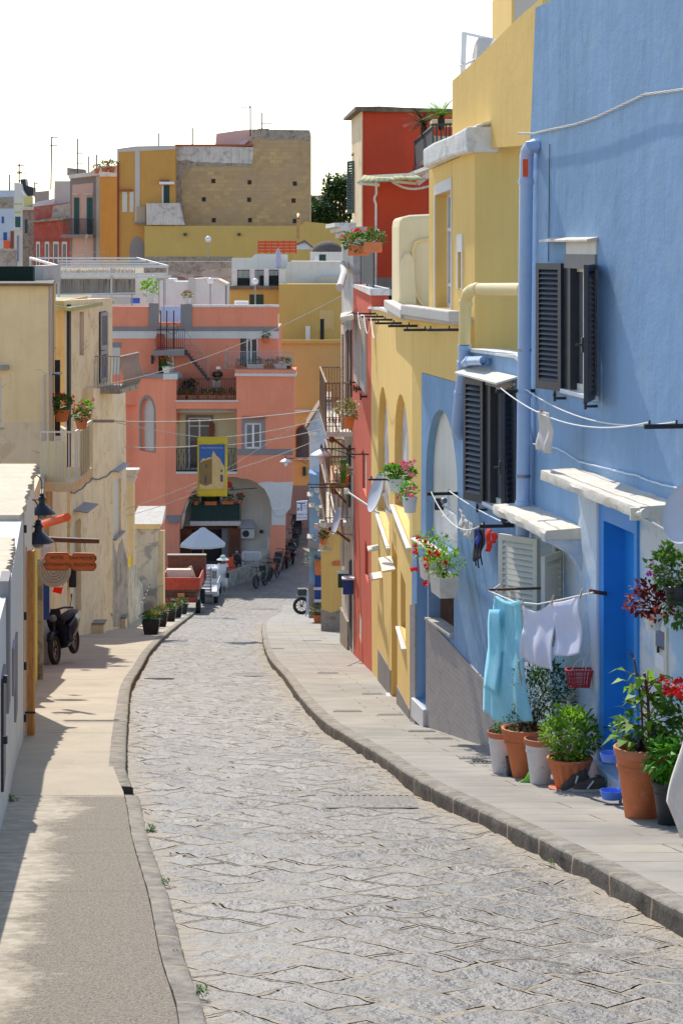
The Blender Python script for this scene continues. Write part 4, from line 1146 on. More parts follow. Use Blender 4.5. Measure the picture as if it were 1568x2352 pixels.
A=thing('potted_plant','large terracotta pot with a tall dark green tomato bush under the robe','potted plant',c)
pot(A,c,.185,.1,.42)
f=MB();fc=c+V((.16,.05,.66));foliage(f,fc,(.25,.24,.33),1900,.042,3,.4,.2);foliage(f,c+V((.0,.0,.46)),(.16,.14,.1),300,.04,4,.4)
f.build('foliage','leaf_dark',A)
f=MB();foliage(f,fc+V((.03,-.06,.12)),(.22,.18,.24),420,.045,33,.4,.3);f.build('young_leaves','leaf_green',A)
f=MB();stems(f,c+V((0,0,.38)),fc,(.2,.2,.25),12,5);f.tube([c+V((.05,-.05,.36)),c+V((-.02,-.1,.72)),c+V((-.06,-.1,1.0))],.008,6);f.build('stems','drift_wood',A)
c=spot(1152,1776)
B=thing('flower_pot','whitewashed pot with bare terracotta rim, half behind the tomato pot','flower pot',c);pot(B,c,.12,.08,.36,'white_pot','terracotta_rim')
f=MB();foliage(f,c+V((0,0,.37)),(.09,.09,.04),120,.04,6);f.build('foliage','leaf_green',B)
c=spot(1240,1800)
Cc=thing('flower_pot','slim whitewashed pot with terracotta rim standing second from the door group edge','flower pot',c)
Cc['label']='slim whitewashed pot with terracotta rim between the two leafy terracotta pots'
pot(Cc,c,.125,.08,.37,'white_pot','terracotta_rim')
c=spot(1308,1812)
D=thing('potted_plant','fluted terracotta bowl with a bright green basil bush beside the shoes','potted plant',c)
pot(D,c,.175,.105,.25,'terracotta','terracotta',flute=1)
mb=MB();mb.lathe([(.06,0),(.1,.004),(.115,.022),(.1,.02),(.02,.012)],c+V((-.06,-.03,0)),24);mb.build('saucer','terracotta_rim',D,True)
f=MB();foliage(f,c+V((0,0,.44)),(.23,.2,.22),900,.055,8,.5,.4);f.build('foliage','leaf_bright',D)
f=MB();foliage(f,c+V((.05,.06,.4)),(.22,.18,.2),450,.05,9,.5,.2);f.build('lower_leaves','leaf_green',D)
f=MB();stems(f,c+V((0,0,.2)),c+V((0,0,.44)),(.18,.15,.18),14,7,.006);f.build('stems','drift_wood',D)
c=spot(1162,1783)
mb=MB();mb.lathe([(.04,0),(.042,.005),(.058,.15),(.062,.17),(.056,.168),(.03,.12)],c+V((.05,-.03,0)),20);tag(mb.build('cup','black_plastic',None,True),'small dark plastic tub tucked against the tomato pot','plastic tub')
mb=MB();a=spot(1141,1757);mb.tube([a+V((0,0,.02)),a+V((.03,.02,.25))],.012,6);b_=mb.build('broom_handle','plastic_red',None,True);tag(b_,'red broom handle leaning at the left of the pots','broom')
mb=MB();mb.tube([a+V((.004,.002,.05)),a+V((.010,.006,.1))],.0135,6);mb.build('grip_band','black_plastic',b_)
c=spot(1218,1798)
mb=MB();mb.add([c+V((-.1,-.02,.01)),c+V((.06,.03,.01)),c+V((.09,.06,.12)),c+V((.02,.07,.13)),c+V((-.05,.0,.03)),c+V((.02,.03,.11))],[(0,1,5,4),(1,2,3,5),(4,5,3)])
o=mb.build('dustpan','lime');o.modifiers.new('t','SOLIDIFY').thickness=.012;tag(o,'lime green dustpan lying between the pots','dustpan')
c=spot(1172,1778);mb=MB();mb.box(c+V((0,-.02,.03)),(.12,.09,.06),rz=.2);tag(mb.build('brick','concrete',bev=.006),'small grey block under the edge of the tomato pot','block')
def shoe(c,rz_,label,tilt=0.0):
 root=thing('shoe',label,'shoe',c);R=Matrix.Rotation(rz_,3,'Z')@Matrix.Rotation(tilt,3,'Y')
 def sec(x,w,z0,z1):
  n=10;r=[]
  for k in range(n):
   a=math.pi*k/(n-1);r.append(V(c)+R@V((x,w*math.cos(a),z0+(z1-z0)*math.sin(a))))
  return r
 rows=[sec(-.125,.02,.02,.045),sec(-.11,.036,.02,.062),(sec(-.06,.044,.02,.075)),sec(-.01,.042,.02,.095),sec(.05,.037,.02,.115),sec(.1,.036,.02,.12),sec(.125,.022,.02,.11)]
 mb=MB();vs=[p for r in rows for p in r];fs=[(i*10+k,i*10+k+1,(i+1)*10+k+1,(i+1)*10+k)for i in range(6)for k in range(9)]+[tuple(range(10)),tuple(range(60,70))]
 mb.add(vs,fs);mb.build('upper','sneaker',root,True)
 mb=MB();so=[]
 for x,w in((-.135,.018),(-.12,.036),(-.06,.046),(0,.044),(.06,.039),(.12,.036),(.135,.018)):so.append((x,w))
 out=[(x,w)for x,w in so]+[(x,-w)for x,w in reversed(so)]
 mb.prism(out,[],lambda x,y,z:V(c)+R@V((x,y,z)),0,.024);mb.build('sole','sneaker_sole',root)
 mb=MB();mb.lathe([(.001,0),(.026,.004)],V(c)+R@V((.07,0,.121)),12,R=R);mb.build('opening','black_plastic',root)
 mb=MB()
 for s in(-1,1):
  mb.bar(V(c)+R@V((-.02,s*.043,.03)),V(c)+R@V((.03,s*.04,.09)),.012,.01)
 mb.build('stripe','white_plastic',root)
shoe(spot(1322,1816,.03),.35,'worn dark trainer leaning on the fluted pot',-.35)
shoe(spot(1352,1818),.05,'worn dark trainer lying flat by the door step')
Bk=thing('basket','small red plastic basket hung on the wall right of the white shirts','basket',WB.P(1329,1577,.16))
mb=MB();bc=WB.P(1329,1577,.16);s=.0036
for k in range(16):
 for zz in range(5):
  pass
def ring(z,hx,hy,w=.006):
 P_=[bc+V((x,y,z))for x,y in((-hx,-hy),(hx,-hy),(hx,hy),(-hx,hy))]
 for i in range(4):mb.bar(P_[i],P_[(i+1)%4],w)
for z,k in((0.0,.8),(.035,.85),(.07,.9),(.105,.95)):ring(z,.1*k,.06*k)
ring(.135,.105,.066,.014)
for i in range(9):
 x=-1+2*i/8
 for sy in(-1,1):mb.bar(bc+V((x*.08,sy*.048,0)),bc+V((x*.103,sy*.063,.135)),.006)
for i in range(5):
 y=-1+2*i/4
 for sx_ in(-1,1):mb.bar(bc+V((sx_*.08,y*.048,0)),bc+V((sx_*.103,y*.063,.135)),.006)
mb.box(bc+V((0,0,0)),(.16,.096,.005));mb.build('body','plastic_red',Bk)
mb=MB();mb.tube([bc+V((-.06,0,.135)),bc+V((-.02,0,.2)),bc+V((.03,0,.235)),bc+V((.06,0,.135))],.004,5);mb.build('handle','rope_white',Bk)
c=spot(1424,1846)
S=thing('plastic_stand','blue two-tier plastic stand with scoop trays left of the biggest pot','plant stand',c)
mb=MB();mb.cyl(c,c+V((0,0,.34)),.013,n=10);mb.build('post','pvc_blue',S,True)
for z in(.03,.31):
 mb=MB()
 for k in range(2):
  a0=.3+math.pi*k
  mb.lathe([(.02,0),(.07,.01),(.085,.05),(.09,.075),(.086,.075),(.066,.02),(.01,.012)],c+V((.07*math.cos(a0),.07*math.sin(a0),z)),20,sx=1.0,sy=.9)
 mb.build('tray','plastic_blue',S,True)
c2=c+V((.02,.04,.33));y_=thing('potted_plant','small yellow pot with pale herb on the blue stand','potted plant',c2);pot(y_,c2,.065,.045,.09,'plastic_yellow','plastic_yellow')
f=MB();foliage(f,c2+V((0,0,.2)),(.08,.08,.11),260,.036,12);f.build('foliage','leaf_bright',y_)
c=spot(1472,1878)
E=thing('potted_plant','biggest terracotta pot with a staked aubergine plant beside the blue door','potted plant',c);pot(E,c,.185,.115,.5,'terracotta','terracotta_rim')
f=MB();rnd=random.Random(4)
st=MB();st.tube([c+V((.02,0,.44)),c+V((.0,0,.8)),c+V((-.05,0,1.12))],.008,6)
st.tube([c+V((.06,0,.44)),c+V((.05,.02,.85)),c+V((.02,0,1.02))],.011,7)
for i in range(46):
 z=.52+rnd.random()*.5;a=rnd.uniform(0,6.28);r=rnd.uniform(.04,.2)*(1.15-(z-.5)*.6)
 q=c+V((.03+r*math.cos(a),r*math.sin(a),z));st.tube([c+V((.045,.01,z-.06)),q],.004,5)
 f.leaf(q,V((math.cos(a),math.sin(a),rnd.uniform(-.5,.35))),V((0,0,1)),rnd.uniform(.09,.16),rnd.uniform(.06,.1),.3)
f.build('leaves','leaf_bright',E,True);st.build('stems','wood_dark',E,True)
f=MB();foliage(f,c+V((.04,.02,.68)),(.17,.16,.2),130,.1,14,.6,-.1);f.build('lower_leaves','leaf_green',E)
au=MB()
for dx,dz in((-.03,.58),(.08,.6)):au.lathe([(.004,0),(.028,.02),(.034,.05),(.025,.1),(.01,.13),(.003,.14)],c+V((dx,-.09,dz-.1)),12)
au.build('aubergine','motor_navy',E,True)
c=spot(1544,1894)
F=thing('potted_plant','black plastic pot of curly basil in front at the right edge','potted plant',c);pot(F,c,.14,.1,.3,'black_plastic','black_plastic')
f=MB();foliage(f,c+V((-.01,0,.44)),(.16,.16,.16),560,.06,15,.75,.2,.5,.45);f.build('foliage','leaf_basil',F)
c=WB.P(1552,1690,.22);G=thing('potted_plant','red geranium with big scarlet heads behind the aubergine, at the right edge','potted plant',c)
mb=MB();mb.lathe([(.07,-.55),(.1,-.3),(.11,-.28)],c,20);mb.build('pot','terracotta',G,True)
f=MB();foliage(f,c+V((0,0,.08)),(.14,.12,.26),260,.06,16,.7);f.build('foliage','leaf_green',G)
f=MB();blossoms(f,[WB.P(x,y,.24+o)for x,y,o in((1522,1566,.03),(1534,1578,.06),(1546,1590,.04),(1556,1568,0),(1528,1592,.05),(1566,1582,.03),(1560,1596,.05))],.05,2,10);f.build('flowers','petal_red',G)
cloth('towel',WB,[(1572,1680),(1556,1750),(1536,1840),(1562,1925)],[(1640,1680),(1650,1800),(1650,1850),(1655,1935)],.62,'cloth_beige',2,.02,20,14,seed=31,label='white waffle towel hanging at the lower right edge')
mb=MB();mb.tube([WB.P(1570,1682,.62),WB.P(1660,1682,.62)],.012,6);mb.tube([WB.P(1655,1682,.62),V((WB.P(1655,1682,.62).x,WB.P(1655,1682,.62).y,swz(WB.P(1655,1682,.62).y)))],.012,6);tag(mb.build('towel_rail','steel'),'thin metal stand the waffle towel hangs over','towel stand')
c=WB.P(1500,1446,.2)
H=thing('hanging_pot','white wall pot of dark red begonia beside the door','hanging pot',c);pot(H,c,.075,.05,.12,'white_plastic','white_plastic')
f=MB();foliage(f,c+V((-.01,0,.22)),(.16,.12,.14),420,.05,17,.6,.1);f.build('foliage','leaf_red',H)
f=MB();blossoms(f,[WB.P(x,y,.24)for x,y in((1463,1356),(1452,1372),(1474,1392),(1436,1392),(1498,1420),(1484,1360),(1450,1398),(1510,1400),(1527,1416))],.032,3,7);f.build('flowers','petal_orange',H)
f=MB();f.tube([c+V((-.02,0,.15)),WB.P(1470,1396,.24),WB.P(1436,1392,.24)],.005,5);stems(f,c+V((0,0,.1)),c+V((0,0,.24)),(.13,.1,.12),10,3,.004);f.build('stems','leaf_red',H)
c=WB.P(1552,1388,.2)
I=thing('hanging_pot','black wall pot of geranium with violet flowers over the begonia','hanging pot',c);pot(I,c,.085,.065,.13,'black_plastic','black_plastic')
f=MB();foliage(f,c+V((-.04,0,.25)),(.16,.12,.15),380,.05,18,.75);foliage(f,c+V((.0,-.05,-.02)),(.1,.05,.12),90,.05,19,.8,-.2);f.build('foliage','leaf_green',I)
f=MB();blossoms(f,[WB.P(1500,1302,.24),WB.P(1511,1314,.24),WB.P(1491,1318,.24)],.038,5,9);f.build('flowers','petal_violet',I)
f=MB();stems(f,c+V((0,0,.1)),c+V((-.04,0,.27)),(.14,.1,.14),14,8,.004);f.build('stems','drift_wood',I)
u0,z0=WB.uz(1511,1545);u1,z1=WB.u(1538),WB.uz(1511,1428)[1]
MC=thing('meter_cabinet','narrow cream metal cabinet with a glazed flap under the hanging pots','cabinet',WB.W((u0+u1)/2,z0))
slab('case',WB,rect(u0,z0,u1,z1),'cream_frame',MC,.03,-.02,bev=.004)
s=1 if u1>u0 else-1
slab('glass',WB,rect(u0+s*.04,z0+(z1-z0)*.55,u1-s*.04,z1-.04),'glass_pale',MC,.034,.02)
slab('flap',WB,rect(u0+s*.04,z0+.05,u1-s*.04,z0+(z1-z0)*.42),'white_paint',MC,.036,.02,bev=.003)
mb=MB();mb.box(WB.P(1511,1492,.05),(.02,.02,.045));mb.build('lock','black_plastic',MC)
def dish(name,c,nrm,r,lnb,mount,label,back):
 root=thing(name,label,'satellite dish',c);c=V(c);nrm=V(nrm).normalized()
 R=nrm.to_track_quat('Z','Y').to_matrix()
 prof=[(.001,-.16*r)]+[(r*k/6,-.16*r+.16*r*(k/6)**2)for k in range(1,7)]+[(r*1.015,.004),(r*1.01,-.012),(r*.6,-.11*r),(.001,-.19*r)]
 mb=MB();mb.lathe(prof,c,32,R=R);mb.build('reflector','fabric_grey',root,True)
 low=c+R@V((0,0,-.05))+V((0,0,-r*.98))
 mb=MB();mb.bar(low,lnb,.022);mb.build('arm','galv',root)
 q=MB();dd=(c-V(lnb)).normalized();q.box(V(lnb),(.07,.05,.09));q.cyl(V(lnb),V(lnb)+dd*.12,.02,n=10);q.cyl(V(lnb)+dd*.12,V(lnb)+dd*.16,.035,n=10);q.build('receiver','cream_frame',root)
 mb=MB();mb.tube([c-nrm*.1]+[V(p)for p in mount],.022,8);mb.build('mount','galv',root,True)
 return root
dish('satellite_dish',WB.P(1572,1178,.3),(-.8,-.5,.3),.21,WB.P(1458,1180,.42),[WB.P(1600,1210,.2),WB.P(1610,1210,-.02)],'white satellite dish by the door hood, cut by the right edge',0)
dish('satellite_dish',WY.P(862,1131,.22),(-.93,-.24,.3),.28,WY.P(795,1128,.55),[WY.P(880,1128,.15),WY.P(884,1165,.12),WY.P(905,1180,0)],'white satellite dish on the yellow arches, left of the pink geraniums',0)
dish('satellite_dish',WO.P(772,1196,.35),(-.94,-.22,.25),.29,WO.P(726,1208,.85),[WO.P(784,1195,.3),WO.P(786,1225,.26),WO.P(808,1228,0)],'white satellite dish farther down, over the low yellow box wall',0)
CBX=thing('spotlight','dark square floodlight on a white arm inside the blue arch','floodlight',WB.P(1020,1155,.1))
mb=MB();mb.box(WB.P(1008,1157,.16),(.1,.08,.13));mb.build('housing','dark_shutter',CBX,bev=.01);mb=MB();mb.cyl(WB.P(1016,1150,.16),WB.P(1022,1150,.14),.03,n=10);mb.build('lens','steel',CBX);mb=MB();mb.bar(WB.P(1016,1160,.14),WB.P(1056,1185,-.05),.02);mb.tube([WB.P(1008,1168,.15),WB.P(1012,1184,.1),WB.P(1026,1186,.1),WB.P(1034,1178,.05)],.006,5);mb.build('arm','white_paint',CBX)
def fbox(px,py,off,ln,label,seed):
 u,z=WB.uz(px,py,off);M4=WB.mat(u,z,off);root=thing('flower_box',label,'flower box',WB.W(u,z,off))
 mb=MB();h=.21
 o_,i_=[],[]
 for zz,k in((0,.86),(h,1.0),(h,.93),(.03,.8)):
  for x,y in((-1,-1),(1,-1),(1,1),(-1,1)):o_.append(M4@V((x*ln/2*k,y*.1*k,zz)))
 fs=[(0,1,2,3)]+[(i*4+k,i*4+(k+1)%4,i*4+4+(k+1)%4,i*4+4+k)for i in range(3)for k in range(4)]+[(12,13,14,15)]
 mb.add(o_,fs);mb.build('planter','hood_concrete',root,bev=.008)
 f=MB();foliage(f,M4@V((0,0,h+.12)),(.2,.2,.17),360,.05,seed,.5,.4);f.build('foliage','leaf_bright',root)
 f=MB();blossoms(f,[M4@V(p)for p in((-.1,-.12,.42),(.1,-.1,.44),(-.02,-.18,.3),(.17,-.05,.36),(-.2,-.14,.34),(.03,-.2,.12))],.036,seed,6,.8);f.build('flowers','petal_red',root)
 f=MB();stems(f,M4@V((0,0,h-.04)),M4@V((0,0,h+.15)),(.16,.15,.15),12,seed,.004);f.build('stems','leaf_green',root)
fbox(1019,1367,.3,.5,'off-white planter of red trumpet flowers before the grille, the nearer of two',41)
fbox(992,1332,.28,.45,'off-white planter of red trumpet flowers before the grille, the farther of two',42)
c=WY.P(908,1128,.25)
J=thing('potted_plant','white pot of bushy pink and red geranium on the arch bracket','potted plant',c);pot(J,c,.085,.06,.14,'white_plastic','white_plastic')
f=MB();foliage(f,c+V((.04,0,.2)),(.2,.14,.1),420,.05,21,.85);f.build('foliage','leaf_basil',J)
f=MB();blossoms(f,[WY.P(x,y,.25)for x,y in((921,1062),(930,1064),(938,1070),(930,1076),(924,1072),(946,1064),(946,1094))],.042,6,8);f.build('flowers','petal_pink',J)
f=MB();blossoms(f,[WY.P(x,y,.27)for x,y in((895,1067),(901,1067))],.03,7,8);f.build('red_flowers','petal_red',J)
f=MB();stems(f,c+V((0,0,.1)),c+V((.05,0,.3)),(.1,.05,.08),9,9,.005);f.build('stems','leaf_green',J)
c=WY.P(941,1177,.2)
Kk=thing('potted_plant','white pot of paler pink geranium on the marble sill','potted plant',c);pot(Kk,c,.075,.055,.16,'white_plastic','white_plastic')
f=MB();foliage(f,c+V((-.03,0,.22)),(.12,.09,.08),160,.04,22,.8);f.build('foliage','leaf_basil',Kk)
f=MB();blossoms(f,[WY.P(x,y,.22)for x,y in((936,1128),(943,1122),(928,1132),(932,1140),(918,1144),(943,1136))],.04,8,8);f.build('flowers','petal_pink',Kk)
iron_bar(WY,946.5,1101,.5,'bracket_bar','thin black bar carrying the bushy geranium on the arches',None,.02)
iron_bar(WRD,849,1043,.4,'bracket_bar','thin black bar on the salmon wall left of the first arch',None,.02)
c=WRD.P(828,575,.2);GR=thing('hanging_pot','terracotta boxes of scarlet geranium hung on the black terrace railing','flower box',c)
for dv,dm in(((-.04,.1,0),(.36,.5,.18)),((.2,-.9,.06),(.3,.4,.18))):mb=MB();mb.box(c+V(dv),dm);mb.build('pot','terracotta',GR,bev=.02)
f=MB();foliage(f,c+V((-.06,0,.14)),(.27,.3,.17),420,.07,23,.8);foliage(f,c+V((.2,-.9,.2)),(.2,.2,.14),260,.07,24,.8);f.build('foliage','leaf_green',GR)
f=MB();blossoms(f,[pt(x,y,44.2)for x,y in((792,548),(800,546),(807,550),(815,536),(822,530),(830,533),(818,545),(826,543),(812,528),(838,540),(845,532),(803,556),(786,543),(833,548))],.07,9,8);f.build('flowers','petal_red',GR)
def lamp_arm(w,pxw,py,ln,hr,label,d_scroll=True):
 a=w.P(pxw,py,-.02);n3=V((w.n.x,w.n.y,0));n3=V((-1,0,0));e=a+n3*ln
 root=thing('street_lamp',label,'street lamp',a)
 mb=MB();mb.bar(a,e+n3*.03,hr*.1);mb.cyl(e+V((0,0,-hr*.3)),e+V((0,0,hr*.25)),hr*.1,n=10);mb.cyl(e+V((0,0,hr*.25)),e+V((0,0,hr*.45)),hr*.07,.004,n=10)
 pts=[]
 for i in range(22):
  t=i/21;pts.append(a+n3*(ln*.72*t)+V((0,0,-ln*.28*(1-t)**1.6-.02)))
 mb.tube(pts,hr*.035,6)
 for cx_,rr in((.12,.16),(.78,.1)):
  sp_=[a+n3*(ln*cx_+math.cos(t*.45)*ln*rr*(1-t/22))+V((0,0,-ln*rr*1.0+math.sin(t*.45)*ln*rr*(1-t/22)))for t in range(20)]
  mb.tube(sp_,hr*.03,5)
 mb.build('arm','black_metal',root,True)
 mb=MB();mb.lathe([(hr*.16,hr*.05),(hr*.2,-hr*.1),(hr*.45,-hr*.22),(hr*.8,-hr*.4),(hr,-hr*.58),(hr,-hr*.66),(hr*.9,-hr*.62),(hr*.3,-hr*.4)],e,28);mb.build('lamp_shade','galv',root,True)
 mb=MB();mb.lathe([(hr*.26,-hr*.55),(hr*.27,-hr*.9),(hr*.24,-hr*1.2),(hr*.14,-hr*1.35),(.001,-hr*1.38)],e,18);mb.build('bulb_glass','globe_white',root,True)
lamp_arm(WRD,818,1030,.72,.235,'big grey street lamp on a scrolled black arm under the arches')
def grate(px,py,w,l,label,slots=9,road=False,group=None):
 d=(9250 if road else 8650)/(py-1315.0);x=X(px,d);sl=-.15
 z0=(rz(d)if road else swz(d))+(.002 if road else .003)
 mb=MB();M_=Matrix.Translation((x,d,z0))@Matrix.Rotation(math.atan(sl),4,'X');mb.M=M_
 mb.box((0,-l/2+.015,0),(w,.03,.007));mb.box((0,l/2-.015,0),(w,.03,.007));mb.box((-w/2+.015,0,0),(.03,l-.06,.007));mb.box((w/2-.015,0,0),(.03,l-.06,.007))
 for i in range(slots):
  mb.box((-w/2+w*(i+.75)/(slots+.5),0,0),(w/slots*.5,l-.06,.006))
 mb.box((0,0,-.003),(w-.04,l-.04,.002))
 o=mb.build('drain_grate','drain_iron');tag(o,label,'drain grate',group)
simple('drain_iron',srgb(104,98,92),.6,.1,.35,14,.6,40,srgb(140,126,106),.5,.62)
for px,py,w,l,lab in((1100,1742,.38,.22,'drain grate nearest the terracotta pots, upper of a pair'),(1122,1752,.36,.2,'drain grate nearest the terracotta pots, lower of a pair'),(968,1680,.3,.22,'slotted drain grate at the foot of the tiled plinth'),(1006,1697,.3,.2,'slotted drain grate between plinth foot and paired grates'),(897,1642,.32,.24,'slotted drain grate at the foot of the yellow wall'),(798,1634,.36,.3,'slotted grate in mid-pavement level with the yellow house'),(753,1546,.36,.4,'slotted grate in mid-pavement level with the salmon house'),(716,1472,.5,.5,'wide slotted grate beside the old peeling house'),(855,1594,.3,.3,'slotted drain grate near the dark yellow-house plinth'),(628,1490,.5,.5,'faint grate close to the right kerb bend')):
 grate(px,py,w,l,lab)
grate(852,1842,.72,1.0,'large rectangular cast manhole cover in the cobbles near the right kerb',14,True)
grate(572,1550,.7,1.2,'road grate in the cobbles at the start of the bend',12,True)
grate(366,1558,.5,.3,'row of drain slots in the gutter at the left kerb',8,True)
def weed(px,py,s,n,label,road=True,seed=1):
 d=(9250 if road else 8650)/(py-1315.0);c=V((X(px,d),d,rz(d)+.02))
 rnd=random.Random(seed);mb=MB()
 for i in range(n):
  a=rnd.uniform(0,6.28);q=c+V((rnd.uniform(-s,s)*.7,rnd.uniform(-s,s)*1.6,rnd.uniform(0,.02)))
  mb.leaf(q,V((math.cos(a)*.6,math.sin(a)*.6,rnd.uniform(.2,1))),V((0,0,1)),s*rnd.uniform(.5,1),s*.28,.3)
 tag(mb.build('weed','leaf_green'),label,'weed')
weed(346,1915,0.042,60,'biggest grass tuft in the left gutter below the kerb jog',seed=1)
weed(380,2040,0.032,46,'leafy weed in the left gutter further toward the viewer',seed=2)
weed(464,2296,0.035,60,'leafy weed in the left gutter nearest the viewer',seed=3)
weed(1265,1993,0.025,40,'small green tuft by the right kerb in the sand',seed=4)
weed(652,1562,0.042,40,'green tuft against the right kerb at the bend',seed=5)
weed(400,2205,0.021,30,'tiny weed in a left kerbstone joint',seed=6)
weed(28,1815,0.056,40,'grass tuft at the foot of the white wall',False,7)
def block(name,x0,x1,d0,d1,z0,z1,mat,parent,**kw):
 mb=MB();mb.box(((x0+x1)/2,(d0+d1)/2,(z0+z1)/2),(x1-x0,d1-d0,z1-z0));return mb.build(name,mat,parent,**kw)
def front(d):return Wall((-40,d),(40,d))
NH=thing('white_house','low whitewashed house with white tiled lean-to roofs at the left edge','house',V((-4,20,-5)))
WN=Wall((-1.4,7.3),(-3.23,22),True)
nl=lambda px:(px,1960 if px<20 else 1760)
un0=0.0;un1=WN.len
u175=WN.u(20)
slab('wall',WN,[(un0,-6.5),(u175,-6.5),(u175,-2.72),(un0,-2.2)],'white_plaster',NH,0,-.4)
dN=[WN.uz(*p)for p in((34,1760),(39,1760),(39,1330),(34,1330))]
facade('wall',WN,[(u175+.002,-6.8),(un1,-6.8),(un1,-2.76),(u175+.002,-2.76)],[],'white_plaster',NH,.4)
F22=front(22.0);F175=front(17.5)
mb=MB();mb.prism([(-13,21.99),(X(50.5,22),21.99),(X(79,27),27),(-13,27)],[],lambda x,y,z:V((x,y,z)),-6.8,-2.77);mb.build('rear_room','white_plaster',NH)
def tile_roof(name,x0,x1a,x1b,d0,d1,z,parent):
 mb=MB();n=16;rnd=random.Random(int(d0));edge=[]
 for i in range(n+1):
  t=i/n;d=d0+(d1-d0)*t;x1=x1a+(x1b-x1a)*t
  edge.append((x1+rnd.uniform(-.02,.03),d));edge.append((x1+rnd.uniform(-.05,.0),d+(d1-d0)/n*.55))
 edge=[e for e in edge if e[1]<=d1+.01]
 mb.prism([(x0,d0)]+edge+[(x0,d1)],[],lambda x,y,zz:V((x,y,z+zz)),0,-.07)
 return mb.build(name,'roof_tiles_white',parent)
tile_roof('upper_roof',-6.5,X(54,22),X(82,27),21.85,27,-2.7,NH)
tile_roof('lower_roof',-5.5,X(20,17.5),X(32.5,19.9),17.4,19.9,-2.66,NH)
for a,b,y0,y1,m,nm in((14,18.5,1335,1640,'grey_paint','door_frame'),(27,30,1490,1600,'mauve_shutter','meter_box'),(2,7.5,1560,1820,'dark_shutter','cellar_window'),(32,36,1480,1660,'grey_paint','door_frame')):
 u0,z0=WN.uz(a,y1);u1=WN.u(b);z1=WN.uz(a,y0)[1]
 slab(nm,WN,rect(u0,z0,u1,z1),m,NH,.02,-.05)
for y in(1560,1700):mb=MB();mb.box(WN.P(12,y,.05),(.03,.03,.05));mb.build('hinge','black_metal',NH)
KI=thing('timber_post','tall varnished timber post with black strap beside the white house','post',V((X(70,23.1),23.1,swz(23.1))))
zt_=Z(1265,23.1)
block('post',X(63,23.1),X(78,23.1),23.07,23.2,swz(23.1)-.1,zt_,'wood_orange',KI,bev=.006)
block('side_board',X(57,23.4),X(62,23.4),23.3,23.4,swz(23.4)-.1,zt_,'wood_orange',KI)
block('black_upright',X(49,22.6),X(55,22.6),22.5,22.62,swz(22.6)-.1,Z(1180,22.6),'black_metal',KI)
for y in(1215,1415,1530,1650):mb=MB();mb.box(pt(58,y,22.45),(.03,.02,.08));mb.build('hinge','black_metal',KI)
mb=MB();mb.bar(pt(56,1637,23.0),pt(81,1637,23.0),.02);mb.build('strap','black_metal',KI)
SG=thing('hanging_sign','orange wooden double-lobed sign board hung by chains from a rough beam','sign',pt(160,1290,27))
mb=MB();mb.tube([pt(98,1238,27),pt(140,1240,27),pt(190,1242,27),pt(228,1243,27)],[.035,.032,.034,.03],9);mb.build('beam','wood_dark',SG,True)
FS=front(27)
ol=[]
def lobe(x0,x1,y0,y1):
 return x0,x1,y0,y1
xs=[(103,1276),(109,1270),(154,1269),(162,1277),(170,1270),(214,1271),(221,1278),(222,1286),(217,1291),(222,1297),(221,1305),(215,1312),(170,1311),(161,1304),(153,1311),(107,1310),(101,1303),(100,1296),(106,1290),(101,1284)]
mb=MB();mb.prism(FS.loop(xs),[],FS.f,.0,-.03);bd=mb.build('board','sign_wood',SG,bev=.003)
lp=FS.loop([((x-161)*.965+161,(y-1290.5)*.93+1290.5)for x,y in xs]);mb=MB()
for i in range(len(lp)):mb.bar(FS.W(lp[i][0],lp[i][1],.002),FS.W(lp[(i+1)%len(lp)][0],lp[(i+1)%len(lp)][1],.002),.0035)
mb.build('border_line','burnt_letters',SG)
for s_,x,y in(('HOTEL',131,1281),('SAN MICHELE',191,1282),('RISTORANTE',128,1297),('IL PESCATORE',189,1298)):
 u,z=FS.uz(x,y);text(s_,.052,'burnt_letters',FS.mat(u,z,.001),SG,ext=.002,sx=1.05 if s_!='IL PESCATORE' else .98)
for x in(127,194):
 mb=MB()
 for k in range(5):
  y=1246+k*5;mb.torus(pt(x+(k*.6),y,26.97),.011,.003,Matrix.Rotation(math.pi/2,3,'X')if k%2 else Matrix.Rotation(math.pi/2,3,'Y'),10,5)
 mb.build('chain','steel',SG)
def goose(px,py,d,r,wx,label):
 e=pt(px,py,d);root=thing('wall_lamp',label,'wall lamp',e)
 mb=MB();pts=[]
 top=e+V((0,0,r*1.6));w=V((wx,d,e.z+r*.9))
 for i in range(15):
  t=math.pi*i/14;pts.append(V(((w.x+e.x)/2-(e.x-w.x)/2*math.cos(t),d,top.z+r*.7*math.sin(t))))
 mb.tube([V((w.x,d,e.z-r*.2))]+pts+[e+V((0,0,r*.9))],r*.045,8)
 mb.bar(V((wx-.05,d,e.z+r*.55)),e+V((0,0,r*.55)),r*.06);mb.build('bracket','black_metal',root,True)
 mb=MB();mb.lathe([(r*.12,r*.98),(r*.2,r*.9),(r*.17,r*.84),(r*.3,r*.78),(r*.2,r*.72),(r*.3,r*.62),(r*.32,r*.5),(r*.22,r*.46),(r*.26,r*.25),(r*.34,r*.18),(r,-r*.42),(r*1.02,-r*.47),(r*.94,-r*.42),(r*.3,r*.1)],e,28);mb.build('lamp_shade','lamp_black',root,True)
 mb=MB();mb.lathe([(r*.36,-r*.3),(r*.42,-r*.5),(r*.34,-r*.72),(r*.16,-r*.84),(.001,-r*.86)],e,18);mb.build('bulb_glass','glass_pale',root,True)
simple('lamp_black',srgb(34,36,48),.25,0,.1)
goose(96,1165,29,.185,X(68,29),'upper of two black cone lamps, behind and above the other, over the sign')
goose(88,1229,26,.185,X(57,26),'lower of two black cone lamps, just above the orange sign')
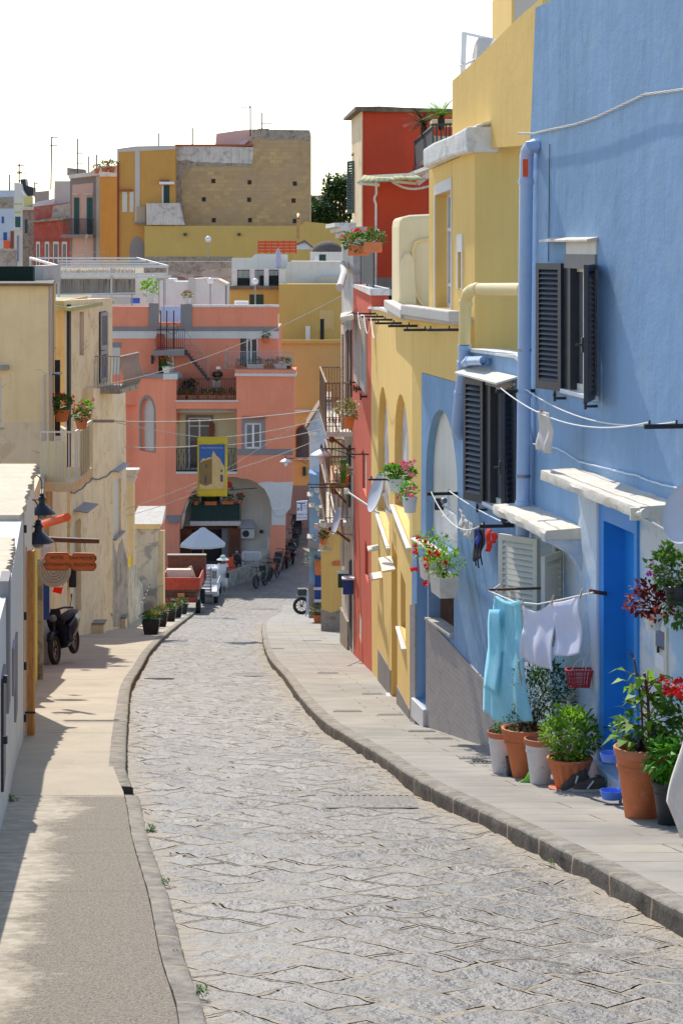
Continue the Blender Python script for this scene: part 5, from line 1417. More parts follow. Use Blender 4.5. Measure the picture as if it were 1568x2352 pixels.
mb=MB();mb.cyl(pt(97,1205,29.5),pt(154,1188,28.6),.055,n=14);tag(mb.build('orange_tube','orange_paint',None,True),'orange plastic tube slanting between the two black lamps','tube')
CH=thing('cream_house','cream house with plain wall facing the viewer and a boxed-in balcony','house',V((-7,46,swz(46))))
F46=front(46)
win=[F46.uz(*p)for p in((-30,982),(4,982),(4,866),(-30,866))]
facade('wall',F46,F46.loop([(-120,1480),(113,1480),(112,1000),(110,650),(-120,650)]),[win],'cream_plaster',CH,.3)
w_=window(F46,win,CH,'cream_frame','window_glass',.06,(.5,),(),.05,'concrete',fr=.05)
slab('lintel',F46,F46.loop([(-60,849),(20,849),(20,838),(-60,838)]),'concrete',CH,.12,0)
slab('painted_band',F46,F46.loop([(-120,1000),(-120,968),(30,970),(112,968),(112,1060),(-120,1060)]),'old_plaster',CH,.004,-.02)
mb=MB();mb.prism([(-13,46.3),(X(112,46.3),46.3),(X(125,56),56),(-13,56)],[],lambda x,y,z:V((x,y,z)),-13,Z(652,46));mb.build('rear_volume','tan_plaster',CH)
mb=MB();mb.prism([(-13,45.8),(X(122,45.8),45.8),(X(130,56),56),(-13,56)],[],lambda x,y,z:V((x,y,z)),Z(656,46),Z(650,46));mb.build('roof_slab','roof_felt',CH)
mb=MB();mb.cyl(pt(115,660,46.2),pt(115,1200,46.2),.05,n=10);mb.cyl(pt(102,860,45.9),pt(102,1010,45.9),.025,n=8);mb.build('drainpipe','grey_shade_plaster',CH,True)
for(x0,x1,y)in((100,124,800),(115,139,858)):
 mb=MB();mb.box(pt((x0+x1)/2,y,46.5),((x1-x0)*.0092,.6,.03));mb.build('canopy','dark_shutter',CH)
block('roof_screen',X(-60,49),X(77,49),48.9,49.2,Z(652,49),Z(611,49),'reed_net_green',CH)
block('roof_hut',X(71,50),X(100,50),50,53,Z(655,50),Z(610,50),'grey_shade_plaster',CH)
mb=MB();mb.prism([(X(100,52.5),52.5),(X(124,52.5),52.5),(X(128,58),58),(X(100,58),58)],[],lambda x,y,z:V((x,y,z)),Z(1460,52),Z(616,52));mb.build('flank_wall','tan_plaster',CH)
BX='balcony'
x0,x1=X(92,44.5),X(174,44.5);zf=Z(1107,44.5)
b=MB();b.box(((x0+x1)/2,46.0,zf-.1),(x1-x0,3.0,.2));bal=b.build('balcony','cream_plaster',CH,bev=.02)
zr=zf+1.02
mb=MB();mb.bar(V((x0,44.55,zr)),V((x1,44.55,zr)),.035);mb.bar(V((x1-.02,44.55,zr)),V((x1-.02,47.4,zr)),.035)
for k in range(6):mb.bar(V((x0+(x1-x0)*k/5,44.55,zf)),V((x0+(x1-x0)*k/5,44.55,zr)),.022)
for k in range(8):mb.bar(V((x1-.02,44.55+2.85*k/7,zf)),V((x1-.02,44.55+2.85*k/7,zr)),.022)
mb.build('balcony_rail','cream_frame',bal)
block('balcony_panel',x0,X(150,44.5),44.6,44.66,zf,zf+.82,'cream_wall_plaster',bal)
block('balcony_panel',x1-.06,x1-.035,45.6,47.3,zf,zf+.95,'awning_cloth',bal)
sh_=block('shutter',X(127,50),X(139,50),49.9,50,Z(1000,50),Z(826,50),'black_metal',CH)
def flowerpot(c,s,label,pm='terracotta',lm='leaf_green',fm='petal_red',seed=1,group=None,nf=6,hang=False):
 root=thing('flower_pot',label,'flower pot',c,group);pot(root,c,.13*s,.09*s,.2*s,pm,pm)
 f=MB();foliage(f,V(c)+V((0,0,.3*s)),(.19*s,.19*s,.15*s),160,.085*s,seed,.7);f.build('foliage',lm,root)
 if fm:
  rnd=random.Random(seed);f=MB();blossoms(f,[V(c)+V((rnd.uniform(-.17,.17)*s,rnd.uniform(-.2,.05)*s,rnd.uniform(.3,.5)*s))for _ in range(nf)],.055*s,seed,7);f.build('flowers',fm,root)
 return root
flowerpot(V((X(142,47),47,Z(968,47))),1.3,'geranium pot at the back of the cream boxed balcony',seed=2)
flowerpot(V((X(187,44.4),44.4,Z(985,44.4))),1.0,'terracotta pot with pink flowers hung nearest on the cream balcony rail',fm='petal_orange',seed=3)
flowerpot(V((X(199,46.5),46.5,Z(962,46.5))),.9,'terracotta pot with pink flowers hung at the far end of the cream balcony rail',fm='petal_pink',lm='leaf_bright',seed=4)
LW=thing('shop_front','worn cream street wall with doorways under the cream house, behind the scooter','wall',V((-4,34,swz(34))))
lwpts=[(-3.75,23.6),(-4.35,29),(-5.25,38),(-6.25,46),(-7.26,57.6)]
ws=[Wall(lwpts[i],lwpts[i+1],True)for i in range(4)]
for i,w in enumerate(ws):
 ztop=(Z(1262,24),Z(1230,30),Z(1150,40),Z(1060,48))[i]
 slab('wall',w,rect(0,rz(lwpts[i+1][1])-.8,w.len,ztop),('old_plaster','old_plaster','peeling_plaster','old_plaster')[i],LW,0,-.4)
w=ws[1]
for k,(u0,u1,m,t_,hh)in enumerate(((.6,.75,'white_paint',.12,2.2),(2.0,2.2,'wood_orange',.16,2.4),(3.0,3.15,'white_paint',.12,2.2),(4.2,5.6,'post_yellow',.08,2.3),(6.2,6.5,'stone_grey',.14,1.9))):
 slab('door_jamb',w,rect(u0,rz(30)-2.2,u1,swz(29+u0)+hh),m,LW,t_,-.05)
w=ws[2]
for k,(u0,u1,m,t_,hh,b0)in enumerate(((1.2,1.5,'mail_blue',.14,1.6,.95),(3.2,3.4,'white_paint',.14,2.3,-.6),(5.0,5.2,'cream_frame',.12,2.4,-.6))):
 slab(('mail_slot','door_jamb','door_jamb')[k],w,rect(u0,swz(38.5+u0)+b0,u1,swz(38.5+u0)+hh),m,LW,t_,-.05)
for y,u in((1.15,.65),(.75,2.6),(1.3,3.1)):
 mb=MB();p=ws[0].W(u+1.2,swz(25.5)+y,.08);mb.box(p,(.14,.05,.3),rz=.1);mb.build('meter_box','white_plastic',LW,bev=.02)
RB=thing('round_plaque','round woven tray hung on the wall right under the hotel sign','plaque',pt(124,1320,31))
mb=MB();R_=Matrix.Rotation(math.pi/2,3,'X')
for r in(.03,.07,.11,.15,.19,.22):mb.torus(pt(124,1310,31),r,.024,R_,24,6)
mb.build('tray','reed',RB,True)
mb=MB();mb.box(pt(137,1338,32),(.13,.02,.32),R=Matrix.Rotation(.25,3,'Y'));fl_=mb.build('pennant','cloth_red');tag(fl_,'red and white barrier-tape pennant on the wall below the round tray','pennant')
mb=MB();mb.box(pt(138,1332,31.98),(.1,.012,.06));mb.box(pt(136,1345,31.98),(.1,.012,.05));mb.build('white_stripe','white_paint',fl_)
block_=MB();block_.box(pt(167,1319,40),(.14,.1,.48));tag(block_.build('mail_box','motor_navy',bev=.02),'dark upright letter box on the jamb behind the scooter','letter box')
TH=thing('tower_house','tall narrow cream house with grey door shutter and corner balcony','house',V((-7,62,swz(62))))
WH2=Wall((X(147,60),60),(X(259,65.7),65.7),True)
sl=[WH2.uz(*p)for p in((182.5,816),(193,816),(193,716),(182.5,716))]
facade('wall',WH2,WH2.loop([(147,1480),(259,1480),(258,684),(147,690)]),[sl],'old_plaster',TH,.3)
slab('blind_slot',WH2,rect(sl[0][0],sl[0][1]-.05,sl[1][0],sl[2][1]+.05),'ruin_wall',TH,-.09,-.2)
F60=front(60)
slab('end_wall',F60,F60.loop([(112,1480),(147.5,1480),(147.5,690),(112,695)]),'tan_plaster',TH,0,-5.5)
block('rear_volume',X(112,60),X(147,60)+.1,60.3,65.5,-14,Z(700,60),'dark_interior',TH)
mb=MB();ra=[pt(122,700,59.7),pt(160,706,59.8),pt(262,689,66.2),pt(240,684,68),pt(122,682,66)]
mb.add([p for p in ra]+[p-V((0,0,.1))for p in ra],[(0,1,2,3,4),(9,8,7,6,5),(0,5,6,1),(1,6,7,2),(2,7,8,3),(3,8,9,4),(4,9,5,0)]);mb.build('roof','roof_olive',TH)
q=[WH2.uz(*p)for p in((227.5,880),(243.5,880),(243.5,714),(227.5,714))]
dsh=slab('door_surround',WH2,[(q[0][0],q[0][1]),(q[1][0],q[0][1]),(q[1][0],q[2][1]),(q[0][0],q[2][1])],'dark_interior',TH,.004,-.05)
uw=abs(q[1][0]-q[0][0]);hh=q[2][1]-q[0][1]
Mx=WH2.mat(min(q[0][0],q[1][0]),q[0][1],.05)
put(leaf_shutter(uw,hh*.45,14,fr=.1),Mx).build('shutter','mauve_shutter',dsh)
put(leaf_shutter(uw,hh*.53,18,fr=.1),Mx@Matrix.Translation((0,0,hh*.46))).build('shutter','mauve_shutter',dsh)
n3=V((WH2.n.x,WH2.n.y,0));ub0=WH2.u(218);ub1=WH2.u(257);zb=WH2.uz(218,893)[1]
A_=WH2.W(ub0,zb,0);B_=WH2.W(ub1+.3,zb,0)
mb=MB();P4=[A_,A_+n3*.75,B_+n3*.75,B_]
mb.add([p for p in P4]+[p-V((0,0,.14))for p in P4],[(0,1,2,3),(7,6,5,4),(0,4,5,1),(1,5,6,2),(2,6,7,3),(3,7,4,0)]);bal2=mb.build('balcony','stone_grey',TH,bev=.01)
mb=MB()
def belly(p,out,h,mb,r=.012):
 pts=[]
 for i in range(8):
  t=i/7;pts.append(p+V((0,0,h*t))+out*(.13*math.sin(math.pi*min(1,t*1.35))*(1-t*.45)))
 mb.tube(pts,r,4)
dirw=(B_-A_).normalized()
for k in range(9):belly(A_+n3*(.75*k/8),-dirw*.9,.95,mb)
L_=(B_-A_).length
for k in range(24):belly(A_+n3*.75+dirw*(L_*k/23),n3,.95,mb)
up=V((0,0,.95));mb.bar(A_+up,A_+n3*.75+up,.03);mb.bar(A_+n3*.75+up,B_+n3*.75+up,.03)
mb.build('balcony_rail','steel',bal2,True)
LWW=thing('street_wing','stained cream street wing below the corner balcony with two narrow niches','house',V((-7,66,swz(66))))
WB2=Wall((X(160,58),58),(X(300,70),70),True)
ar=lambda x0,x1,y0,y1:arch(WB2.u(x0),WB2.uz(x0,y1)[1],WB2.u(x1),WB2.uz((x0+x1)/2,y0)[1],WB2.uz(x0,y0+18)[1],10)
h1=ar(168,186,1194,1420);h2=ar(238.5,250,1190,1405)
h3=[WB2.uz(*p)for p in((261,1236),(278,1229),(278,1098),(261,1102))]
wgr=lambda px:(px,1480)
facade('wall',WB2,WB2.loop([(161,1500),(297,1440),(294,1300),(290,1090),(288,890),(214,892),(213,1100),(161,1130)]),[h1,h2,h3],'old_plaster',LWW,.3)
for h_ in(h1,h2):slab('niche_back',WB2,rect(h_[0][0]+.05,h_[0][1],h_[1][0]-.05,max(p[1]for p in h_)+.1),'grey_shade_plaster',LWW,-.14,-.25)
slab('window',WB2,[(h3[0][0],h3[0][1]),(h3[1][0],h3[1][1]),(h3[2][0],h3[2][1]),(h3[3][0],h3[3][1])],'grey_shutter',LWW,-.07,-.2)
shade_slab('sill',WB2,WB2.u(259),WB2.u(280),h3[0][1],.12,.05,'mauve_shutter',LWW)
shade_slab('canopy',WB2,WB2.u(168),WB2.u(194),WB2.uz(168,1172)[1],.4,.03,'mauve_shutter',LWW,.05)
shade_slab('canopy',WB2,WB2.u(258),WB2.u(284),WB2.uz(258,1080)[1],.2,.03,'mauve_shutter',LWW,.05)
block('rear_volume',-9.5,X(214,66)-.2,60.5,69,-14,Z(900,66),'dark_interior',LWW)
slab('grey_patch',WB2,WB2.loop([(258,1440),(258,1236),(264,1262),(268,1272),(273,1250),(281,1238),(286,1262),(292,1290),(296,1440)]),'ruin_wall',LWW,.008,-.02)
cable('wall_cable','drooping cables stapled across the cream street wing',[WB2.P(x,y,.03)for x,y in((163,1130),(180,1126),(200,1108),(212,1098),(238,1096),(256,1082),(258,1078))],.018,'cable_dark',.05,6)
for k,(px,py,w_,d_,h_)in enumerate(((214,1458,.6,.6,.26),(268,1446,.55,.6,.3),(258,1440,.4,.5,.58))):
 dd=swd(py-3);mb=MB();c=V((X(px,dd),dd+.3,swz(dd)))
 mb.box(c+V((0,0,h_/2-.1)),(w_,d_,h_+.2));o=mb.build('door_step','old_plaster',bev=.01);tag(o,('wide low doorstep with slate tread, nearest the scooter','doorstep with slate tread at the far niche, lower of two','short upper doorstep set behind the far lower one')[k],'doorstep')
 mb=MB();mb.box(c+V((0,0,h_+.015)),(w_+.06,d_+.06,.03));mb.build('tread','tile_step',o)
for px,py,d_,lab in((216,1293,63.2,'yellow paper notice on the wall right of the hotel sign'),(298,1291,69.6,'yellow paper notice on the peeling wall near the gate pillar')):
 mb=MB();mb.box(pt(px,py,d_),(.09,.02,.34));tag(mb.build('notice','post_yellow'),lab,'notice')
GC=thing('column','weathered stone column with moulded capital beside the street wing','column',pt(298,1300,71.5))
mb=MB();x0,x1=X(289,71.5),X(307,71.5)
mb.box(((x0+x1)/2,71.7,(Z(1300,71.5)+Z(1100,71.5))/2),(x1-x0,.4,Z(1100,71.5)-Z(1300,71.5)));mb.build('shaft','cream_plaster',GC,bev=.02)
for y,e in((1100,.03),(1092,.07),(1084,.12),(1078,.16)):
 pass
mb=MB();cxm=(x0+x1)/2
mb.prism([(0,0),(0,.0)],[],lambda a,b,c:V((0,0,0)),0,0)if False else None
zc=Z(1108,71.5)
for k,(e,h)in enumerate(((.03,.08),(.07,.08),(.03,.06),(.1,.08),(.16,.1))):
 mb.box((cxm,71.7,zc+.05+k*.085),(x1-x0+2*e,.4+2*e,.087))
mb.build('capital','hood_concrete',GC,bev=.015)
GW=thing('garden_wall','peeling grey-cream garden wall between the column and the gate pillar','wall',V((X(300,72),72,swz(72))))
WGW=Wall((X(288,70),70),(X(330,84),84),True)
slab('wall',WGW,WGW.loop([(288,1440),(288,1276),(300,1284),(306,1278),(312,1300),(318,1330),(330,1345),(330,1440)]),'peeling_plaster',GW,0,-.35)
GPL=thing('gate_pillar','broad plastered gate pillar with sloping cap and dark stain, behind the planters','pillar',V((X(345,84),84,swz(84))))
x0,x1=X(309,84),X(362,84);zt=Z(1215,84)
mb=MB();mb.box(((x0+x1)/2,84.6,(zt+swz(84)-.5)/2),(x1-x0,1.1,zt-swz(84)+.5));mb.build('shaft','peeling_plaster',GPL,bev=.03)
mb=MB();a=.12;zz=zt
mb.box(((x0+x1)/2,84.6,zz+.05),(x1-x0+.1,1.2,.1));mb.box(((x0+x1)/2,84.6,zz+.16),(x1-x0+.26,1.4,.12));mb.build('capital','cream_plaster',GPL,bev=.02)
mb=MB();xa,xb,da,db=x0-.18,x1+.18,83.75,85.5;c0=zz+.22
vs=[(xa,da,c0),(xb,da,c0),(xb,db,c0),(xa,db,c0),(xa+.16,84.3,c0+.34),(xb-.05,84.3,c0+.34),(xb-.05,85.0,c0+.34),(xa+.16,85.0,c0+.34)]
vs=[(xa,da,c0),(xb,da,c0),(xb,db,c0+.02),(xa,db,c0+.02),(xa+.2,db-.1,c0+.5),(xb+.02,db-.1,c0+.5)]
mb.add(vs,[(0,1,5,4),(0,4,3),(1,2,5),(3,4,5,2),(0,3,2,1)]);mb.build('cap','hood_concrete',GPL)
block('side_post',X(360,84.6),X(376,84.6),84.4,85.2,swz(84)-.4,Z(1222,84.6),'cream_plaster',GPL)
mb=MB();pts=[WB2.P(257,1412,.05),pt(278,1419,72),pt(292,1421,76),pt(308,1410,80),pt(332,1372,82),pt(346,1338,83.4)]
out=[]
for i in range(len(pts)-1):
 for k in range(8):out.append(pts[i].lerp(pts[i+1],k/8))
for i in range(0,len(out)-1):
 mb.cur=i%2;mb.tube([out[i],out[i+1]],.022,5)
tag(mb.build('barrier_tape',['plastic_red','white_paint']),'red and white barrier tape slung from the street wing to the gate pillar','barrier tape')
simple('planter_grey',srgb(52,50,50),.55,0,.12)
for k,(px,py,w_,fm,lab)in enumerate(((346,1458,.5,'petal_orange','nearest of the black square planters, with small orange flowers'),(366,1440,.52,'petal_orange','second nearest of the black square planters, widest leaves and orange blooms'),(388,1428,.5,'petal_red','third of the black square planters, with red blossoms'),(404,1419,.48,'petal_orange','fourth of the black square planters, second from the truck'),(418,1411,.48,'petal_red','black square planter farthest down, beside the truck wheel'))):
 d=swd(py);c=V((X(px,d),d+.2,swz(d)-.02));root=thing('planter',lab,'planter',c,'planters along the kerb')
 mb=MB();h=.4;a,b=w_*.36,w_*.5
 lv=[]
 for zz,r in((0,a),(h,b),(h,b*.86),(h*.8,b*.82)):lv+=[c+V((sx_*r,sy*r,zz))for sx_,sy in((-1,-1),(1,-1),(1,1),(-1,1))]
 fs=[(0,3,2,1)]+[(i*4+q_,i*4+(q_+1)%4,i*4+4+(q_+1)%4,i*4+4+q_)for i in range(3)for q_ in range(4)]
 mb.add(lv,fs);mb.build('box','planter_grey',root,bev=.01)
 mb=MB();mb.quad(*lv[12:16]);mb.build('soil','soil',root)
 f=MB();foliage(f,c+V((0,0,h+.08)),(w_*.55,w_*.5,.16),420,.075,50+k,.6);f.build('foliage','leaf_green',root)
 rnd=random.Random(k);f=MB();blossoms(f,[c+V((rnd.uniform(-.22,.25),rnd.uniform(-.25,.1),h+.16+rnd.uniform(-.04,.1)))for _ in range(8)],.045,k,6);f.build('flowers',fm,root)
def wheel(mb,mr,c,r,q,axis,spokes=10):
 """tyre in mb, rim and spokes in mr; axis = wheel axle direction"""
 R=V(axis).to_track_quat('Z','Y').to_matrix()
 mb.torus(c,r-q,q,R,26,8)
 mr.torus(c,r-q*2.0,q*.3,R,24,5);mr.cyl(V(c)-V(axis)*.03,V(c)+V(axis)*.03,r*.12,n=10)
 for i in range(spokes):
  a=2*math.pi*i/spokes;mr.cyl(c,V(c)+R@V(((r-2*q)*math.cos(a),(r-2*q)*math.sin(a),0)),.005 if q<.03 else .012,n=4,cap=False)
def bicycle(name,label,loc,heading,frame_mat='black_metal',basket=False,fat=False,s=1.0,lean=.0,group=None):
 """built along local +x then turned; heading in radians from +X"""
 root=thing(name,label,'bicycle',loc,group)
 R=Matrix.Rotation(heading,3,'Z')@Matrix.Rotation(lean,3,'X')
 Q=lambda x,y,z:V(loc)+R@V((x*s,y*s,z*s))
 ax=R@V((0,1,0));r=.33*s;q=(.055 if fat else .028)*s
 for nm,x in(('front_wheel',.52),('rear_wheel',-.52)):
  t_,m_=MB(),MB();wheel(t_,m_,Q(x,0,.33),r,q,ax);o=t_.build(nm,'rubber',root,True);m_.build('rim','dark_shutter',o)
 mb=MB();k=.022*s
 bb,st,hd=Q(-.1,0,.3),Q(-.24,0,.8),Q(.36,0,.82)
 for a,b in((bb,st),(bb,Q(.38,0,.68)),(Q(-.22,0,.72),hd),(bb,Q(-.52,0,.33)),(st,Q(-.52,0,.33)),(hd,Q(.52,0,.33)),(hd,Q(.33,0,.98)),(st,Q(-.26,0,.92))):mb.cyl(a,b,k,n=7)
 mb.build('frame',frame_mat,root,True)
 mb=MB();mb.tube([Q(.22,-.3,1.0),Q(.33,-.2,1.02),Q(.34,0,1.0),Q(.33,.2,1.02),Q(.22,.3,1.0)],k*.8,6);mb.build('handlebar','black_metal',root,True)
 mb=MB();mb.ball(Q(-.28,0,.95),.1*s,12,7,(1.3,.8,.45));mb.build('saddle','rubber',root,True)
 mb=MB();mb.cyl(bb-ax*.09*s,bb+ax*.09*s,.012,n=6);mb.cyl(bb-ax*.03,bb-ax*.045,.09*s,n=14);mb.build('crank','steel',root)
 if basket:
  mb=MB();mb.box(Q(-.5,0,.86),(.34*s,.36*s,.24*s),R=R);mb.build('basket','black_plastic',root)
  mb=MB();mb.bar(Q(-.24,0,.74),Q(-.7,0,.74),.02);mb.bar(Q(-.7,.08,.74),Q(-.52,.05,.33),.02);mb.build('carrier','galv',root)
 return root
def moped(name,label,loc,heading,col='motor_navy',s=1.0,lean=0.0,group=None,fat=False):
 root=thing(name,label,'scooter',loc,group)
 R=Matrix.Rotation(heading,3,'Z')@Matrix.Rotation(lean,3,'X')
 Q=lambda x,y,z:V(loc)+R@V((x*s,y*s,z*s));ax=R@V((0,1,0))
 for nm,x in(('front_wheel',.62),('rear_wheel',-.58)):
  t_,m_=MB(),MB();wheel(t_,m_,Q(x,0,.29),.29*s,.05*s,ax,8);o=t_.build(nm,'rubber',root,True);m_.build('rim','steel',o)
 def hull(secs):
  vs=[];n=12
  for x,z,w,h in secs:
   for i in range(n):
    a=2*math.pi*i/n;vs.append(Q(x,w*math.cos(a),z+h*math.sin(a)))
  fs=[(i*n+k,i*n+(k+1)%n,(i+1)*n+(k+1)%n,(i+1)*n+k)for i in range(len(secs)-1)for k in range(n)]+[tuple(range(n)),tuple(range((len(secs)-1)*n,len(secs)*n))]
  m=MB();m.add(vs,fs);return m
 hull([(-.85,.68,.06,.05),(-.75,.62,.13,.13),(-.5,.55,.16,.2),(-.2,.46,.15,.18),(-.1,.32,.14,.08)]).build('tail_body',col,root,True)
 hull([(-.1,.3,.14,.05),(.1,.27,.15,.04),(.28,.3,.15,.05)]).build('footboard','black_plastic',root,True)
 hull([(.26,.3,.16,.05),(.34,.5,.2,.07),(.4,.7,.19,.08),(.42,.85,.15,.07),(.38,.98,.13,.05)]).build('front_shield',col,root,True)
 hull([(.3,.56,.05,.03),(.5,.6,.08,.04),(.7,.61,.08,.04),(.85,.5,.05,.03)]).build('mudguard',col,root,True)
 hull([(-.8,.76,.07,.02),(-.7,.8,.13,.05),(-.4,.78,.14,.06),(-.15,.74,.1,.05),(-.08,.72,.05,.02)]).build('saddle','rubber',root,True)
 m=MB();m.tube([Q(.25,-.34,1.0),Q(.34,-.2,1.03),Q(.36,0,1.0),Q(.34,.2,1.03),Q(.25,.34,1.0)],.02*s,7);m.cyl(Q(.36,0,1.0),Q(.62,0,.3),.025*s,n=8);m.build('handlebar','black_metal',root,True)
 m=MB();m.ball(Q(.47,0,.86),.075*s,12,8);m.build('headlight','glass_pale',root,True)
 m=MB();m.box(Q(-.88,0,.64),(.03,.12,.06),R=R);m.build('tail_light','plastic_red',root)
 m=MB()
 for y in(-.3,.3):m.cyl(Q(.3,y,1.02),Q(.28,y*1.15,1.2),.008,n=5);m.ball(Q(.28,y*1.15,1.23),.055*s,10,6,(.3,1,.8))
 m.build('mirror','black_plastic',root,True)
 return root
d_=41.2;moped('motor_scooter','navy scooter with spoked wheels leaning on the wall under the sign',V((X(146,d_),d_+.35,swz(d_)+.02)),math.radians(-100),'motor_navy',1.0,.12)
DP=112.0
FP=front(DP);FB=front(114.5);FM=front(113.2)
PH=thing('pink_house','salmon pink terraced house with a big white archway closing the street','house',V((X(480,DP),DP,-16.6)))
lo=FP.loop
log=lo([(404,1083),(544,1083),(544,939),(404,939)])
pw=lo([(562,1031),(600,1031),(600,971),(562,971)])
apts=[(412,1330),(412,1217),(417,1180),(426,1155),(440,1132),(460,1113),(485,1101),(515,1095),(545,1096),(570,1100),(592,1110),(608,1124),(618,1144),(624,1168),(622,1210),(619,1245),(617,1275),(617,1330)]
arch_big=lo(apts)
outer=lo([(379,1345),(379,868),(405.5,868),(405.5,936),(542.5,936),(542.5,862),(675,862),(673,1106),(667,1167),(656,1176),(653,1345)])
facade('wall',FP,outer,[log,pw,arch_big],'pink_plaster',PH,.5)
WLW=Wall((X(379,DP),DP),(X(250,117),117))
nich=arch(WLW.u(324),WLW.uz(324,1034)[1],WLW.u(354),WLW.uz(340,914)[1],None,12)
nb=arch(WLW.u(320),WLW.uz(320,1034)[1],WLW.u(357.5),WLW.uz(340,907)[1],None,12)
wgr_=WLW.loop([(379,1345),(379,868),(318,868),(318,862),(250,862),(250,1345)])
facade('wing_wall',WLW,wgr_,[nich],'pink_plaster',PH,.4)
slab('niche_border',WLW,nb,'grey_paint',PH,.02,-.05,[nich])
slab('niche_back',WLW,[(p[0],p[1])for p in nb],'grey_shade_plaster',PH,-.2,-.3)
td=FB.loop([(552,852),(592,852),(592,776),(552,776)])
tl=FB.loop([(364,858),(401,858),(401,813),(364,813)])
facade('upper_wall',FB,FB.loop([(252,930),(640,930),(638,703),(441,704),(441,757),(415,757),(415,740),(363.5,740),(363.5,757),(342,757),(342,704),(252,703)]),[td,tl],'pink_plaster',PH,.4)
slab('white_band',FB,FB.loop([(252,777),(640,777),(640,760),(252,760)]),'white_plaster',PH,.05,-.1)
slab('grey_band',FB,FB.loop([(252,759.7),(640,759.7),(640,750),(252,750)]),'grey_paint',PH,.08,-.1)
slab('parapet_pillar',FB,FB.loop([(342,750),(363.5,750),(363.5,696),(342,696)]),'grey_paint',PH,.1,-.4)
slab('parapet_pillar',FB,FB.loop([(415,750),(441,750),(441,698),(415,698)]),'grey_paint',PH,.1,-.4)
slab('parapet_cap',FB,FB.loop([(441,705),(640,705),(640,700),(441,700)]),'white_coping',PH,.06,-.5)
block('rear_volume',X(256,115),X(636,115),114.9,124,-17,Z(757,114.5),'pink_plaster',PH)
block('roof_deck',X(257,115),X(635,115),115,124,Z(757,114.5)+.004,Z(757,116)+.03,'concrete',PH)
block('terrace_floor',X(379,DP),X(674,DP),DP+.5,114.5,Z(936,DP)-.3,Z(936,DP)-.05,'concrete',PH)
for x0,x1,y in((379,405.5,868),(542.5,675,862)):
 block('terrace_shoulder',X(x0,DP),X(x1,DP),DP+.4,114.45,-9.2,Z(y,DP),'pink_plaster',PH)
slab('ledge',FP,lo([(375,871),(408,871),(408,858),(375,858)]),'white_plaster',PH,.12,-2.4)
slab('ledge',WLW,WLW.loop([(380,870),(318,866),(318,858),(380,858)]),'grey_paint',PH,.12,-1)
slab('ledge',FP,lo([(539,863),(680,864),(680,857.5),(539,857)]),'white_plaster',PH,.16,-2.4)
slab('ledge_face',FP,lo([(540,857),(679,857.5),(679,849),(540,848)]),'pink_plaster',PH,.1,-2.4)
slab('terrace_lip',FP,lo([(402,922),(548,922),(548,919),(402,919)]),'white_plaster',PH,.1,-.4)
slab('terrace_front',FP,lo([(405,938),(543,938),(543,922),(405,922)]),'pink_plaster',PH,.03,-.3)
LG=front(114.0)
slab('loggia_back',LG,LG.loop([(398,1090),(552,1090),(552,930),(398,930)]),'cream_wall_plaster',PH,0,-.3)
for xa in(404,544):block('loggia_side',X(xa,DP)-.03,X(xa,DP)+.03,DP+.45,114,Z(1085,DP),Z(937,DP),'grey_paint' if xa==544 else 'cream_wall_plaster',PH)
block('loggia_floor',X(404,DP),X(544,DP),DP-.02,114,Z(1088,DP),Z(1083,DP),'white_plaster',PH)
dl=LG.loop([(432,1085),(496,1085),(496,962),(432,962)])
slab('door_surround',LG,LG.loop([(427,1088),(427,953),(490,953),(490,1088),(484,1088),(484,959),(433,959),(433,1088)]),'grey_paint',PH,.04,-.02)
dw=frame_mb(LG,LG.u(433),Z(1086,114),LG.u(484),Z(959,114),-.02,.07,.06,(.5,),(.85,)).build('loggia_door','white_paint',PH)
slab('pane',LG,LG.loop([(434,1085),(483,1085),(483,961),(434,961)]),'window_glass',dw,.01,-.02)
slab('shutter',LG,LG.loop([(481,1085),(493,1088),(493,972),(481,966)]),'brown_door',dw,.3,.25)
rl=MB()
def lattice(mb,w,x0,x1,yb,yt,off,n,r=.012):
 a,b=w.P(x0,yb,off),w.P(x1,yb,off);h=V((0,0,w.P(x0,yt,off).z-a.z))
 mb.bar(a,b,.03);mb.bar(a+h,b+h,.03)
 for i in range(n+1):
  p=a.lerp(b,i/n);mb.cyl(p,p+h,r,n=5)
lattice(rl,FP,406,542,1080,1030,-.1,26)
for i in range(13):
 a=FP.P(406+10.4*i,1080,-.1);b=FP.P(406+10.4*(i+1),1030,-.1);rl.cyl(a,b,.009,n=4)
 a=FP.P(406+10.4*(i+1),1080,-.1);b=FP.P(406+10.4*i,1030,-.1);rl.cyl(a,b,.009,n=4)
rl.build('loggia_rail','black_metal',PH)
slab('window_surround',FP,lo([(555,1031),(555,962),(609,962),(609,1031)]),'grey_paint',PH,.03,-.05,[pw])
window(FP,pw,PH,'white_paint','glass_pale',.08,(.5,),(),None,fr=.1)
slab('grey_string',FP,lo([(545,1045),(672,1045),(672,1031),(545,1031)]),'grey_paint',PH,.03,-.05)
slab('window_canopy',FP,lo([(556,960),(610,960),(610,957),(556,957)]),'brick_red',PH,.2,0)
ww=lo([(592,1109),(612,1106),(640,1108),(673,1106.5),(667,1167),(656,1176),(655,1206),(624,1206),(624,1168),(618,1144),(608,1124)])
slab('whitewashed_corner',FP,ww,'white_plaster',PH,.012,-.05)
slab('corbel',FP,lo([(625,1170),(666,1168),(656,1180),(652,1186),(634,1186),(630,1176)]),'white_plaster',PH,.1,-.05,bev=.03)
slab('corbel',FP,lo([(379,1184),(417,1183),(414,1190),(410,1201),(388,1201),(384,1190)]),'grey_paint',PH,.15,-.05,bev=.02)
AR=front(114.84)
slab('archway_back',AR,AR.loop([(380,1340),(640,1340),(640,1085),(380,1085)]),'arch_white',PH,0,-.3)
mb=MB();arr=arch_big
